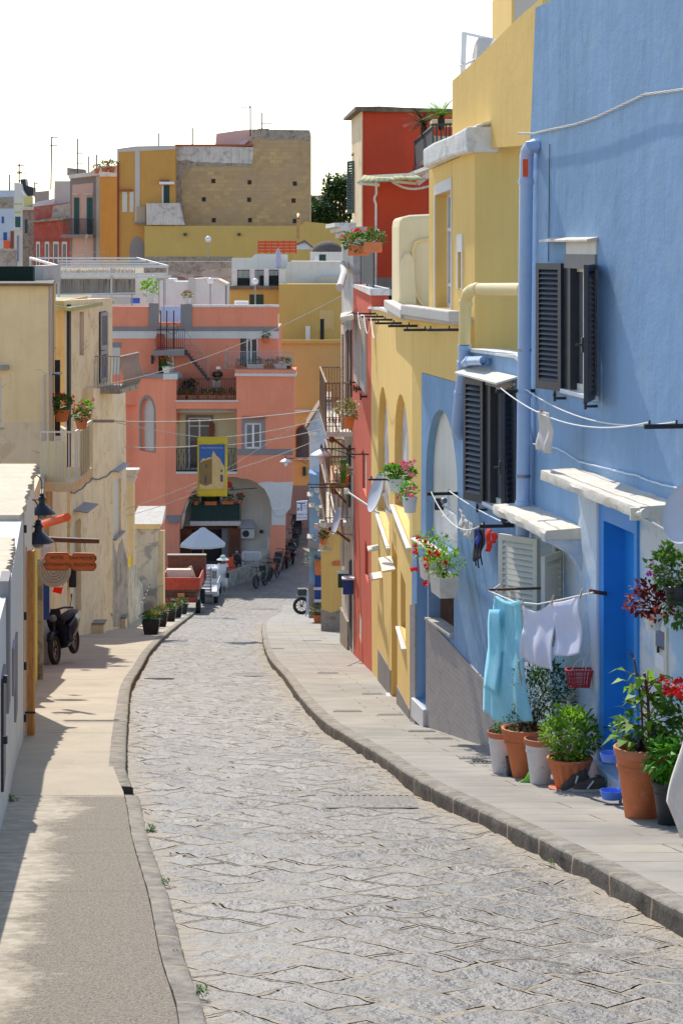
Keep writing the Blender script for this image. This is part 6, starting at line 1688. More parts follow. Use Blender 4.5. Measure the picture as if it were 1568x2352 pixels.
for i in range(1,len(arr)-2):
 a,b=arr[i],arr[i+1]
 mb.quad(FP.W(a[0],a[1],-.49),FP.W(b[0],b[1],-.49),FP.W(b[0],b[1],-3.5),FP.W(a[0],a[1],-3.5))
o=mb.build('archway_vault','arch_white',PH,True);o.modifiers.new('t','SOLIDIFY').thickness=-.1
slab('shop_opening',AR,AR.loop([(440,1335),(535,1335),(535,1212),(440,1212)]),'dark_interior',PH,.02,-.1)
slab('shop_lintel',AR,AR.loop([(418,1217),(545,1215),(545,1207),(418,1209)]),'brown_door',PH,.06,0)
for x0,x1 in((526,554),(414,442)):
 dd=slab('shop_door',AR,AR.loop([(x0,1320),(x1,1330),(x1,1214),(x0,1208)]),'brown_door',PH,.5,.42)
 slab('door_panel',AR,AR.loop([(x0+6,1290),(x1-6,1292),(x1-6,1226),(x0+6,1224)]),'wood_dark',dd,.52,.5)
slab('pilaster',AR,AR.loop([(510,1320),(526,1322),(526,1212),(510,1212)]),'grey_paint',PH,.3,0)
bx0,bx1=X(436,114),X(553,114);zb=Z(1197,114)
b=MB();b.box(((bx0+bx1)/2,114.7,zb-.12),(bx1-bx0,1.5,.24));ab=b.build('arch_balcony','white_plaster',PH,bev=.02)
mb=MB()
for k in range(19):mb.bar(V((bx0+(bx1-bx0)*k/18,114.0,zb)),V((bx0+(bx1-bx0)*k/18,114.0,zb+1.0)),.025)
mb.bar(V((bx0,114.0,zb+1.0)),V((bx1,114.0,zb+1.0)),.04);mb.bar(V((bx0,114.0,zb+.08)),V((bx1,114.0,zb+.08)),.03)
mb.build('arch_balcony_rail','dark_shutter',ab)
block('green_screen',bx0+.05,bx1-.05,114.06,114.09,zb+.06,zb+.93,'green_net',ab)if 'green_net' in MATS else None
simple('green_net',srgb(58,92,86),.9,0,.2,12);block('green_screen',bx0+.05,bx1-.05,114.06,114.09,zb+.06,zb+.93,'green_net',ab)
slab('balcony_door',AR,AR.loop([(463,1200),(505,1200),(505,1120),(463,1120)]),'dark_interior',PH,.015,-.1)
def fbox2(px,py,d,ln,label,seed,pm='terracotta',fm='petal_red',h=.2,nf=6,g=None):
 c=pt(px,py,d);root=thing('flower_box',label,'flower box',c,g)
 mb=MB();mb.box(c+V((0,0,h/2)),(ln,.22,h));mb.box(c+V((0,0,h-.02)),(ln+.05,.26,.04));mb.build('box',pm,root,bev=.01)
 f=MB();foliage(f,c+V((0,0,h+.13)),(ln*.52,.17,.2),int(180*ln/.5),.1,seed,.6);f.build('foliage','leaf_green',root)
 if fm:
  rnd=random.Random(seed);f=MB();blossoms(f,[c+V((rnd.uniform(-ln/2,ln/2),rnd.uniform(-.2,0),h+rnd.uniform(.12,.32)))for _ in range(nf)],.07,seed,6);f.build('flowers',fm,root)
fbox2(484,1160,113.8,.62,'orange flower box on the arch balcony rail, left of the other box',61,fm=None)
fbox2(523,1158,113.8,.62,'orange flower box on the arch balcony rail, right of the other box',62,fm='petal_orange',nf=3)
flowerpot(pt(450,1160,113.8),1.1,'red geranium pot at the left corner of the arch balcony',seed=63)
flowerpot(pt(551,1156,113.8),1.1,'red geranium pot at the right corner of the arch balcony',seed=64)
cable('wall_cable','dark rod strung across the white archway vault',[FP.P(440,1131,-.2),FP.P(590,1121,-.2)],.025,'cable_dark',0,2,cat='rod')
sf=thing('wall_ornament','red and blue sea ornaments hanging on the rod in the archway','ornament',FP.P(528,1118,-.25))
mb=MB();mb.ball(FP.P(526,1113,-.25),.16,12,8,(1,.4,1));mb.build('red_shell','petal_red',sf,True)
mb=MB();cc=FP.P(533,1122,-.2)
st5=[]
for k in range(10):
 a=math.pi/2+k*math.pi/5;r=.18 if k%2==0 else .07;st5.append((r*math.cos(a),r*math.sin(a)))
mb.prism(st5,[],lambda x,z,w:cc+V((x,w,z)),0,.04);mb.build('starfish','green_shutter',sf)
AC=thing('air_conditioner','white air conditioner under a small white canopy in the archway','air conditioner',AR.P(569,1233,.3))
mb=MB();c=AR.P(569,1225,.25);mb.box(c,(.72,.3,.5));mb.build('case','white_plastic',AC,bev=.02)
mb=MB();mb.torus(c+V((-.1,-.16,0)),.17,.012,Matrix.Rotation(math.pi/2,3,'X'));mb.lathe([(.001,0),(.16,0)],c+V((-.1,-.155,0)),20,R=Matrix.Rotation(math.pi/2,3,'X'));mb.build('fan','dark_shutter',AC)
mb=MB();mb.add([AR.P(548,1194,0),AR.P(580,1194,0),AR.P(585,1214,.6),AR.P(551,1214,.6)],[(0,1,2,3)]);o=mb.build('canopy','fabric_grey',AC);o.modifiers.new('t','SOLIDIFY').thickness=.03
mb=MB();c=AR.P(600,1221,.1);mb.box(c,(.18,.15,.16));tag(mb.build('wall_light','dark_shutter',bev=.02),'small dark wall light right of the air conditioner','wall light')
br_=MB()
def bellyrail(mb,a,b,out,h,n):
 for i in range(n+1):
  belly(a.lerp(b,i/n),out,h,mb,.014)
 mb.bar(a+V((0,0,h)),b+V((0,0,h)),.035);mb.bar(a+V((0,0,.04)),b+V((0,0,.04)),.03)
bellyrail(br_,FP.P(521,848,-.1),FP.P(674,849,-.1),V((0,-1,0)),.92,40)
bellyrail(br_,FP.P(521,848,-.1),FP.P(517,838,-.1)+V((0,2,0)),V((-1,0,0)),.92,10)
br_.build('upper_rail','steel',PH,True)
fd=frame_mb(FB,FB.u(566),Z(852,114.5),FB.u(592),Z(776,114.5),.05,.07,.06,(.4,),()).build('terrace_door','white_paint',PH)
slab('pane',FB,FB.loop([(552,852),(592,852),(592,776),(552,776)]),'window_glass',fd,-.14,-.2)
for k,(px,py,ln,pm)in enumerate(((587,849,.85,'white_pot'),(648,848,.85,'white_pot'),(618,849,.6,'terracotta'),(550,849,.4,'terracotta'),(664,848,.3,'terracotta'))):
 fbox2(px,py+0,112.6,ln,('white trough left on the top balcony of the pink house','white trough right on the top balcony of the pink house','terracotta trough between the white ones on the top balcony','small terracotta pot at the left of the top balcony rail','small terracotta pot at the right end of the top balcony')[k],70+k,pm,None,.3 if pm=='white_pot' else .22)
flowerpot(FB.P(610,787,.15),1.3,'terracotta pot hung high right of the terrace door',fm=None,seed=75)
slab('landing',FB,FB.loop([(357,813),(428,813),(428,800),(357,801)]),'grey_paint',PH,1.6,0)
lr=MB();bellyrail(lr,FB.P(361,800,1.5),FB.P(424,800,1.5),V((0,-1,0)),1.0,14)
bellyrail(lr,FB.P(361,800,1.5),FB.P(361,800,.1),V((-1,0,0)),1.0,8)
for px in(369,383,399):lr.cyl(FB.P(px,800,1.45),FB.P(px,713,1.45),.03,n=6)
lr.torus(FB.P(396,754,1.5),.28,.014,Matrix.Rotation(math.pi/2,3,'X'),24,5);lr.build('landing_rail','black_metal',PH,True)
slab('landing_jar',FB,FB.loop([(364,800),(380,800),(380,765),(364,765)]),'salmon_plaster',PH,1.2,.5)
slab('terrace_door',FB,FB.loop([(364,858),(401,858),(401,813),(364,813)]),'dark_interior',PH,-.1,-.2)
slab('door_leaf',FB,FB.loop([(383,858),(400,858),(400,814),(383,814)]),'cream_frame',PH,-.05,-.1)
stt=MB()
for i in range(10):
 t=i/9;x=426+50*t;y=806+62*t
 p=FB.P(x,y,.9);stt.box(p,(.22,.7,.05))
for o_ in(.55,1.25):stt.bar(FB.P(423,804,o_),FB.P(480,874,o_),.05,.14)
stt.build('stair','dark_shutter',PH)
hr=MB();hr.bar(FB.P(424,758,1.25),FB.P(478,822,1.25),.03);hr.bar(FB.P(478,822,1.25),FB.P(478,872,1.25),.03);hr.bar(FB.P(424,758,1.25),FB.P(424,806,1.25),.03)
for x,y in((430,786),(443,800),(456,815),(468,832)):hr.torus(FB.P(x,y,1.25),.17,.014,Matrix.Rotation(math.pi/2,3,'X'),20,5)
hr.build('stair_rail','steel',PH,True)
flowerpot(FP.P(382,856,-.1),1.7,'white bowl of red geraniums on the pink terrace ledge','white_pot',seed=80,nf=9)
ml=MB();c=FB.P(350,822,.15);ml.box(c,(.14,.14,.3));ml.cyl(c+V((0,-.1,-.3)),c+V((0,-.1,0)),.07,n=8);tag(ml.build('wall_lantern','dark_shutter'),'dark wall lantern on the pink upper wall','lantern')
slab('wing_window',FB,FB.loop([(252,860),(276,860),(276,798),(252,798)]),'grey_shutter',PH,.03,-.05);slab('wing_window_head',FB,FB.loop([(252,798),(279,798),(279,786),(252,786)]),'grey_paint',PH,.03,-.05)
tr=MB();bellyrail(tr,FP.P(406,918,-.06),FP.P(542,918,-.06),V((0,-.6,0)),1.08,26);tr.build('terrace_rail','black_metal',PH,True)
for k,px in enumerate((416,441,467,488,510,532)):
 fbox2(px,918,112.5,.42,('terracotta trough at the left end of the terrace with the man','low terracotta trough second from the left on the man\'s terrace','terracotta trough with the fullest green left of the man','terracotta trough at the feet of the leaning man','terracotta trough just right of the leaning man','pale trough at the right end of the man\'s terrace')[k],90+k,'terracotta',None,.26)
flowerpot(FM.P(434,916,-.6),2.2,'tall potted shrub at the back of the terrace under the stairs',fm=None,lm='leaf_dark',seed=97)
def person(label,joints,edges,parts,cat='person'):
 """body: one skinned mesh grown over joints {name: (co, radius)}"""
 root=thing('person',label,cat,joints['pelvis'][0])
 names=list(joints);names.remove('pelvis');names=['pelvis']+names
 me=bpy.data.meshes.new('body');me.from_pydata([tuple(joints[n][0])for n in names],[(names.index(a),names.index(b))for a,b in edges],[])
 o=bpy.data.objects.new('body',me);COL.objects.link(o);o.parent=root
 o.matrix_parent_inverse=Matrix.Translation(root.location).inverted()
 sk_=o.modifiers.new('skin','SKIN');sk_.use_smooth_shade=True
 for i,n in enumerate(names):
  r=joints[n][1];r=(r,r)if not isinstance(r,tuple)else r
  me.skin_vertices[0].data[i].radius=r
 me.skin_vertices[0].data[0].use_root=True
 o.modifiers.new('sub','SUBSURF').levels=1;o.modifiers['sub'].render_levels=2
 me.materials.append(MATS[parts.get('skin','skin')])
 return root,o
def hand_edges(j,e,w,side,d,up_,s=1.0):
 """palm and five fingers grown from wrist w along d"""
 d=V(d).normalized();up_=V(up_);across=d.cross(up_).normalized()*side
 wp=j[w][0];pal=wp+d*.05*s;j[w+'palm']=(pal,.026*s);e.append((w,w+'palm'))
 for k,(off,ln)in enumerate(((-.03,.075),(-.01,.085),(.012,.08),(.03,.062))):
  b=pal+d*.04*s+across*off*s;t_=b+d*ln*.5*s-up_*.02*s;u_=t_+d*ln*.35*s-up_*.03*s
  for nm,p,r in(('a',b,.011),('b',t_,.0095),('c',u_,.008)):j[f'{w}f{k}{nm}']=(p,r*s)
  e+=[(w+'palm',f'{w}f{k}a'),(f'{w}f{k}a',f'{w}f{k}b'),(f'{w}f{k}b',f'{w}f{k}c')]
 tb=pal-across*.035*s;j[w+'ta']=(tb,.013*s);j[w+'tb']=(tb+d*.045*s-across*.012*s,.0095*s);e+=[(w+'palm',w+'ta'),(w+'ta',w+'tb')]
def face(root,hc,f,r,skin,hair=None,hairm='hair_dark',eyes=True):
 f=V(f).normalized();s=f.cross(V((0,0,1))).normalized();u=s.cross(f)
 mb=MB();
 for k in(-1,1):mb.ball(hc+f*r*.9+s*r*.36*k+u*r*.05,r*.11,8,6)
 mb.build('eyes','cloth_black',root)
 mb=MB();mb.lathe([(r*.16,0),(r*.1,r*.35),(r*.03,r*.5)],hc+f*r*.92-u*r*.3,8);
 for k in(-1,1):mb.ball(hc+s*r*.93*k-u*r*.05,r*.22,8,6,(.5,.7,1.2))
 mb.build('nose_and_ears',skin,root,True)
 mb=MB();mb.bar(hc+f*r*.93-u*r*.5-s*r*.22,hc+f*r*.93-u*r*.5+s*r*.22,r*.08);mb.build('mouth','leaf_red',root)
zf_=Z(918,DP);D_=113.0
mx=lambda px:X(px,D_)
jt={}
pel=V((mx(497),D_+.25,zf_+.92))
jt['pelvis']=(pel,(.15,.12));jt['waist']=(pel+V((.0,-.08,.14)),(.15,.12));jt['chest']=(pel+V((.03,-.3,.34)),(.17,.13));jt['collar']=(pel+V((.06,-.46,.44)),(.12,.09));jt['neck']=(pel+V((.09,-.52,.5)),.055);jt['head0']=(pel+V((.12,-.57,.56)),.085);jt['head1']=(pel+V((.13,-.6,.66)),.1)
ed=[('pelvis','waist'),('waist','chest'),('chest','collar'),('collar','neck'),('neck','head0'),('head0','head1')]
for s_,nm in((-1,'L'),(1,'R')):
 sh=jt['collar'][0]+V((.19*s_,.02,-.03));el_=sh+V((.05*s_,-.05,-.28));wr_=el_+V((-.2*s_+.1,-.12,.04))
 jt['sh'+nm]=(sh,.062);jt['el'+nm]=(el_,.045);jt['wr'+nm]=(wr_,.03)
 ed+=[('collar','sh'+nm),('sh'+nm,'el'+nm),('el'+nm,'wr'+nm)]
 hp=pel+V((.1*s_,0,-.06));kn=hp+V((.03*s_,-.08,-.42));an=kn+V((-.02,.1,-.4));to=an+V((.02*s_,-.16,-.04))
 jt['hp'+nm]=(hp,.095);jt['kn'+nm]=(kn,.062);jt['an'+nm]=(an,.042);jt['to'+nm]=(to,.04)
 ed+=[('pelvis','hp'+nm),('hp'+nm,'kn'+nm),('kn'+nm,'an'+nm),('an'+nm,'to'+nm)]
 hand_edges(jt,ed,'wr'+nm,s_,(-.6*s_,-.6,-.2),(0,0,1))
man,mbody=person('man in white cap, black T-shirt and pale shorts leaning on the terrace rail',jt,ed,{'skin':'skin_dark'})
hc=(jt['head0'][0]+jt['head1'][0])/2
face(man,hc,(.2,-.8,-.45),.1,'skin_dark')
mb=MB();mb.lathe([(.125,-.02),(.125,.05),(.09,.11),(.001,.125)],hc+V((0,0,.035)),18);mb.box(hc+V((.02,-.17,.02)),(.15,.12,.015));mb.build('cap','cloth_white',man,True)
def sleeve_tube(name,pts,rads,mat,root,n=12):
 mb=MB();mb.tube(pts,rads,n,cap=False);o=mb.build(name,mat,root,True,angle=180);o.modifiers.new('t','SOLIDIFY').thickness=.01;return o
tp_=[jt[k][0]for k in('pelvis','waist','chest','collar')]+[jt['neck'][0]-V((0,0,.02))]
def torso(name,mat,root,pts,rx):
 mb=MB();vs=[];n=16
 for(p,(a,b))in zip(pts,rx):
  for i in range(n):
   t=2*math.pi*i/n;vs.append(V(p)+V((a*math.cos(t),b*math.sin(t),0)))
 fs=[(i*n+k,i*n+(k+1)%n,(i+1)*n+(k+1)%n,(i+1)*n+k)for i in range(len(pts)-1)for k in range(n)]
 mb.add(vs,fs);o=mb.build(name,mat,root,True,angle=180);o.modifiers.new('t','SOLIDIFY').thickness=.012;return o
torso('t_shirt','cloth_black',man,[tp_[0]+V((0,0,.02)),tp_[1],tp_[2]+V((0,0,.02)),tp_[3],tp_[4]],[(.2,.18),(.195,.185),(.225,.2),(.19,.15),(.08,.08)])
for nm in 'LR':
 a,b=jt['sh'+nm][0],jt['el'+nm][0];sleeve_tube('sleeve',[jt['collar'][0].lerp(a,.6),a,a.lerp(b,.6)],[.09,.085,.075],'cloth_black',man)
 a,b,c=jt['hp'+nm][0],jt['kn'+nm][0],jt['an'+nm][0];sleeve_tube('shorts_leg',[a+V((0,0,.1)),a,a.lerp(b,.75)],[.14,.135,.11],'cloth_beige',man)
 mb=MB();mb.ball(jt['to'+nm][0]+V((0,.07,0)),.06,10,7,(.8,2,.8));mb.build('shoe','sneaker',man,True)
D_=103.2;zg=rz(D_);px0=511
jt={};ed=[]
pel=V((X(px0,D_),D_,zg+.88))
jt['pelvis']=(pel,(.15,.12));jt['waist']=(pel+V((0,0,.16)),(.135,.1));jt['chest']=(pel+V((.01,-.01,.38)),(.16,.11));jt['collar']=(pel+V((.01,-.01,.52)),(.1,.075));jt['neck']=(pel+V((.015,-.02,.58)),.048);jt['head0']=(pel+V((.02,-.03,.66)),.08);jt['head1']=(pel+V((.02,-.03,.76)),.092)
ed=[('pelvis','waist'),('waist','chest'),('chest','collar'),('collar','neck'),('neck','head0'),('head0','head1')]
for s_,nm in((-1,'L'),(1,'R')):
 sh=jt['collar'][0]+V((.17*s_,0,-.04));el_=sh+V((.07*s_,-.03,-.28));wr_=el_+V((.06-.12*(s_>0),-.16,-.06))
 jt['sh'+nm]=(sh,.05);jt['el'+nm]=(el_,.038);jt['wr'+nm]=(wr_,.026);ed+=[('collar','sh'+nm),('sh'+nm,'el'+nm),('el'+nm,'wr'+nm)]
 hp=pel+V((.085*s_,0,-.05));kn=hp+V((.0,-.05*s_,-.4));an=kn+V((0,.06*s_,-.39));to=an+V((.03,-.14,-.04))
 jt['hp'+nm]=(hp,.09);jt['kn'+nm]=(kn,.056);jt['an'+nm]=(an,.036);jt['to'+nm]=(to,.034);ed+=[('pelvis','hp'+nm),('hp'+nm,'kn'+nm),('kn'+nm,'an'+nm),('an'+nm,'to'+nm)]
 hand_edges(jt,ed,'wr'+nm,s_,(.1,-.8,-.3),(0,0,1))
wo,_b=person('woman in white dress and wide green-banded hat standing by the white truck',jt,ed,{'skin':'skin_dark'})
hc=(jt['head0'][0]+jt['head1'][0])/2+V((0,0,.01));face(wo,hc,(.55,-.8,-.1),.1,'skin_dark')
mb=MB();mb.ball(hc+V((-.02,.03,.01)),.112,14,9,(1,1,1.05));mb.build('hair','hair_dark',wo,True)
mb=MB();mb.lathe([(.001,.2),(.08,.19),(.115,.14),(.125,.07),(.2,.04),(.3,-.02),(.3,-.035),(.12,.05)],hc+V((0,0,.03)),24);mb.build('hat','cloth_white',wo,True)
mb=MB();mb.lathe([(.124,.075),(.128,.075),(.128,.115),(.12,.115)],hc+V((0,0,.03)),24);mb.build('hat_band','lime',wo,True)
torso('dress','cloth_white',wo,[pel+V((0,0,-.52)),pel+V((0,0,-.2)),pel,jt['waist'][0],jt['chest'][0],jt['collar'][0]-V((0,0,.02)),jt['neck'][0]-V((0,0,.05))],[(.24,.2),(.23,.18),(.21,.17),(.175,.14),(.2,.15),(.17,.12),(.1,.09)])
for nm in 'LR':
 a,b=jt['sh'+nm][0],jt['el'+nm][0];sleeve_tube('sleeve',[jt['collar'][0].lerp(a,.6),a,a.lerp(b,.4)],[.085,.08,.085],'cloth_white',wo)
 mb=MB();mb.ball(jt['to'+nm][0]+V((-.01,.05,-.01)),.05,10,7,(.8,1.9,.6));mb.build('shoe','cloth_white',wo,True)
mb=MB();mb.box(jt['wrR'][0]+V((.06,-.06,-.12)),(.16,.2,.24));tag(mb.build('hand_bag','cloth_black',bev=.03),'black bag held by the woman in the wide hat','bag')
D_=109.0;zg=rz(D_);pel=V((X(544,D_),D_,zg+.62));jt={};ed=[]
jt['pelvis']=(pel,(.16,.13));jt['waist']=(pel+V((0,.02,.15)),(.14,.11));jt['chest']=(pel+V((0,.02,.36)),(.17,.12));jt['collar']=(pel+V((0,.0,.5)),(.1,.08));jt['neck']=(pel+V((0,-.01,.56)),.05);jt['head0']=(pel+V((0,-.03,.64)),.082);jt['head1']=(pel+V((0,-.03,.74)),.092)
ed=[('pelvis','waist'),('waist','chest'),('chest','collar'),('collar','neck'),('neck','head0'),('head0','head1')]
for s_,nm in((-1,'L'),(1,'R')):
 sh=jt['collar'][0]+V((.18*s_,0,-.05));el_=sh+V((.08*s_,-.08,-.26));wr_=el_+V((.12,-.2,.02))
 jt['sh'+nm]=(sh,.052);jt['el'+nm]=(el_,.04);jt['wr'+nm]=(wr_,.027);ed+=[('collar','sh'+nm),('sh'+nm,'el'+nm),('el'+nm,'wr'+nm)]
 hp=pel+V((.09*s_,-.04,-.03));kn=hp+V((.03*s_,-.4,.0));an=kn+V((0,.04,-.42));to=an+V((0,-.14,-.03))
 jt['hp'+nm]=(hp,.09);jt['kn'+nm]=(kn,.06);jt['an'+nm]=(an,.038);jt['to'+nm]=(to,.034);ed+=[('pelvis','hp'+nm),('hp'+nm,'kn'+nm),('kn'+nm,'an'+nm),('an'+nm,'to'+nm)]
 hand_edges(jt,ed,'wr'+nm,s_,(.5,-.8,-.1),(0,0,1))
sw,_b=person('seated woman in black with a face mask behind the low wall',jt,ed,{'skin':'skin_dark'})
hc=(jt['head0'][0]+jt['head1'][0])/2;face(sw,hc,(0,-1,-.05),.1,'skin_dark')
mb=MB();mb.ball(hc+V((0,.03,.02)),.115,14,9,(1,.95,1.1));mb.build('hair','hair_dark',sw,True)
mb=MB();mb.ball(hc+V((0,-.075,-.045)),.055,12,8,(1.1,.7,.9));mb.build('face_mask','mask_blue',sw,True)
torso('top','cloth_black',sw,[pel,jt['waist'][0],jt['chest'][0],jt['collar'][0]-V((0,0,.02)),jt['neck'][0]-V((0,0,.04))],[(.21,.17),(.19,.15),(.21,.16),(.18,.12),(.085,.08)])
chm=thing('chair','orange plastic chair beside the seated woman','chair',V((X(531,108.6),108.6,rz(108.6))))
c=V((X(531,108.6),108.6,rz(108.6)));mb=MB();mb.box(c+V((0,0,.45)),(.42,.42,.04));mb.build('seat','orange_paint',chm,bev=.01);mb=MB();mb.box(c+V((-.1,.2,.75)),(.42,.04,.5));mb.build('backrest','orange_paint',chm,bev=.03)
for sx_ in(-1,1):
 for sy in(-1,1):mb=MB();mb.cyl(c+V((.18*sx_,.18*sy,0)),c+V((.18*sx_,.18*sy,.44)),.018,n=6);mb.build('leg','orange_paint',chm)
PS=thing('parasol','pale grey octagonal parasol open above the shop door','parasol',pt(466,1340,106))
c=pt(466,1211,106);R0=1.16;hz=.82
mb=MB();n=8;rows=[]
for(r,z)in((.02,0),(.18,-.06),(.19,-.1),(.6,-.36),(R0,-hz),(R0*.995,-hz-.1)):
 rows.append([c+V((r*math.cos(2*math.pi*(i+.5)/n),r*math.sin(2*math.pi*(i+.5)/n),z))for i in range(n)])
vs=[p for r in rows for p in r];mb.add(vs,[(i*n+k,i*n+(k+1)%n,(i+1)*n+(k+1)%n,(i+1)*n+k)for i in range(len(rows)-1)for k in range(n)])
o=mb.build('canopy','parasol_cloth',PS);o.modifiers.new('t','SOLIDIFY').thickness=.012
mb=MB();mb.cyl(c,V((c.x,c.y,rz(106))),.03,n=8);mb.build('pole','wood_orange',PS)
mb=MB();mb.cyl(V((c.x,c.y,rz(106))),V((c.x,c.y,rz(106)+.15)),.28,.22,n=16);mb.build('base','concrete',PS)
LWl=thing('low_wall','low stained concrete wall in front of the cafe terrace, behind the bicycles','wall',pt(560,1340,106))
mb=MB();pl=[(X(504,104.2),104.2),(X(552,106.5),106.5),(X(585,108.2),108.2),(X(618,111.5),111.5)]
pl2=[(x+.05,y+.35)for x,y in reversed(pl)]
mb.prism(pl+pl2,[],lambda x,y,z:V((x,y,z+(-15.95 if z>-1 else-17.2))),0.22,-1.2)
mb.build('wall','stone_grey',LWl,bev=.03)
LT=thing('lattice_screen','white diamond lattice screen behind the low wall','screen',pt(577,1305,110))
mb=MB();FL=front(110);a,b,c_,d2=557,598,1312,1268
mb.bar(FL.P(a,c_),FL.P(b,c_),.05);mb.bar(FL.P(a,d2),FL.P(b,d2),.05);mb.bar(FL.P(a,c_),FL.P(a,d2),.05);mb.bar(FL.P(b,c_),FL.P(b,d2),.05)
for i in range(-5,7):
 x0=a+i*7
 for sg in(1,-1):
  p0=[x0,c_];p1=[x0+44,d2]
  if sg<0:p0,p1=[x0,d2],[x0+44,c_]
  def clip(p,q):
   (x0_,y0_),(x1_,y1_)=p,q
   t0=max(0,(a-x0_)/(x1_-x0_));t1=min(1,(b-x0_)/(x1_-x0_))
   if t1<=t0:return None
   return(x0_+(x1_-x0_)*t0,y0_+(y1_-y0_)*t0),(x0_+(x1_-x0_)*t1,y0_+(y1_-y0_)*t1)
  cc=clip(p0,p1)
  if cc:mb.bar(FL.P(*cc[0]),FL.P(*cc[1]),.035,.02)
mb.build('lattice','white_paint',LT)
def truck_wheel(c,r,w,root,nm='wheel'):
 mb=MB();mb.lathe([(r*.55,-w/2),(r*.92,-w/2),(r,-w*.35),(r,w*.35),(r*.92,w/2),(r*.55,w/2)],c,24,R=Matrix.Rotation(math.pi/2,3,'Y'));o=mb.build(nm,'rubber',root,True)
 mb=MB();mb.lathe([(.001,-w*.3),(r*.5,-w*.35),(r*.58,-w*.45),(r*.58,w*.45),(r*.5,w*.35),(.001,w*.3)],c,20,R=Matrix.Rotation(math.pi/2,3,'Y'));mb.build('hub','truck_dirt',o,True)
D0=94.6;zg=rz(D0+1);TR_=thing('small_truck','red and brown dropside truck seen from behind, loaded with white boards','truck',V((X(414,D0),D0,zg)))
xl,xr=X(371,D0),X(459,D0);zb=Z(1355,D0);zt=Z(1327,D0)
th=.05
for nm,a,b in(('tailgate',(xl,D0,zb),(xr,D0+th,zt)),('side_board',(xr-th,D0+th,zb),(xr,D0+3.0,zt+.0)),('side_board',(xl,D0+th,zb),(xl+th,D0+3.0,zt)),('bed_floor',(xl+.02,D0+.02,zb-.1),(xr-.02,D0+3,zb+.01))):
 block(nm,a[0],b[0],a[1],b[1],a[2],b[2],'red_paint' if nm!='bed_floor' else 'truck_dirt',TR_,bev=.008)
mb=MB()
for x in(xl+.06,(xl+xr)/2,xr-.06):mb.box((x,D0-.015,(zb+zt)/2),(.05,.03,zt-zb-.04))
mb.build('tailgate_strap','red_paint',TR_)
block('headboard',X(383,97),X(471,97),97.5,97.56,zb,Z(1279,97),'truck_brown',TR_)
block('headboard_cap',X(382,97),X(472,97),97.44,97.6,Z(1279,97),Z(1276.5,97),'cream_frame',TR_)
for i,(px,w_,h_)in enumerate(((404,1.05,.35),)):
 pass
mb=MB();mb.box(pt(411,1318,96),(1.05,.5,.42));tag(mb.build('cardboard_box','cardboard',bev=.005),'large pale board leaning at the front of the truck load','board')
mb=MB();p=[pt(412,1318,96.6),pt(450,1327,96.6),pt(440,1300,96.6),pt(437,1300,96.6)];mb.add([q for q in p]+[q+V((0,.06,0))for q in p],[(0,1,2,3),(7,6,5,4),(0,4,5,1),(1,5,6,2),(2,6,7,3),(3,7,4,0)]);tag(mb.build('board','cardboard'),'slanting triangular pale board in the truck bed','board')
block('cab',X(388,98),X(470,98),97.7,99.2,zb-.3,Z(1285,98),'truck_brown',TR_,bev=.08)
block('chassis',xl+.15,xr-.15,D0+.1,98.8,zb-.4,zb-.12,'truck_dirt',TR_)
block('bumper',xl+.05,xr-.1,D0-.05,D0+.05,Z(1384,D0),Z(1371,D0),'truck_brown',TR_)
mb=MB();mb.box(((xl+xr)/2+.02,D0-.06,Z(1366,D0)),(.3,.02,.16));mb.build('number_plate','wood_orange',TR_)
for x in(xl+.2,xr-.3):mb=MB();mb.box((x,D0-.07,Z(1377,D0)),(.22,.03,.1));mb.build('tail_light','plastic_red',TR_)
text('PIAGGIO',.12,'white_paint',Matrix.Translation((X(405,D0),D0-.056,Z(1377,D0))),TR_,'lettering',.004)
for x in(xl+.25,xr-.12):
 for d in(95.4,98.4):truck_wheel(V((x,d,zg+.3)),.3,.2,TR_)
WT_=thing('pickup','small white pickup with slatted sides ahead of the red truck','truck',V((X(488,101),101,rz(101))))
x0,x1=X(460,99.5),X(500,99.5);zg2=rz(100.5)
block('bed',x0+.0,x1,99.3,101.6,zg2+.5,zg2+.62,'car_white',WT_,bev=.01)
for k in range(4):block('slat',x1-.03,x1,99.3,101.6,zg2+.64+k*.1,zg2+.71+k*.1,'car_white',WT_)
for k in range(7):block('rear_slat',x0,x1-.25,99.3,99.34,zg2+.64+k*.15,zg2+.75+k*.15,'car_white',WT_)
for x in(x0+.05,x1-.3):block('rear_post',x-.03,x+.03,99.25,99.3,zg2+.6,zg2+1.75,'galv',WT_)
block('cab',x0,x1-.1,101.7,102.9,zg2+.3,zg2+1.35,'car_white',WT_,bev=.12)
block('cab_window',x0+.12,x1-.17,101.66,101.72,zg2+.85,zg2+1.22,'window_glass',WT_)
for x in(x0+.1,x1-.1):
 for d in(99.9,102.5):truck_wheel(V((x,d,zg2+.27)),.27,.18,WT_)
block('mudguard',x1-.25,x1+.02,99.5,100.3,zg2+.36,zg2+.5,'car_white',WT_,bev=.03)
def gp(px,d,lift=0.0):return V((X(px,d),d,rz(d)+lift))
bicycle('bicycle','electric bicycle with thick tyres nearest the truck, leaning on the low wall',gp(599,105.4),math.radians(-112),'black_metal',True,True,1.0,.08)
bicycle('bicycle','thin bicycle with a rear basket standing second from the truck',gp(628,108),math.radians(-108),'wood_dark',True,False,1.05,-.06)
bicycle('bicycle','red-framed bicycle third along, by the orange foot of the archway',gp(644,110.8),math.radians(80),'plastic_red',True,False,1.1,.05)
moped('motor_scooter','dark scooter facing away, first past the bicycles',gp(668,114),math.radians(100),'motor_navy',1.0,.05)
moped('motor_scooter','black scooter with a red tail light, second in the row of scooters',gp(674,117),math.radians(84),'black_plastic',1.1,.04)
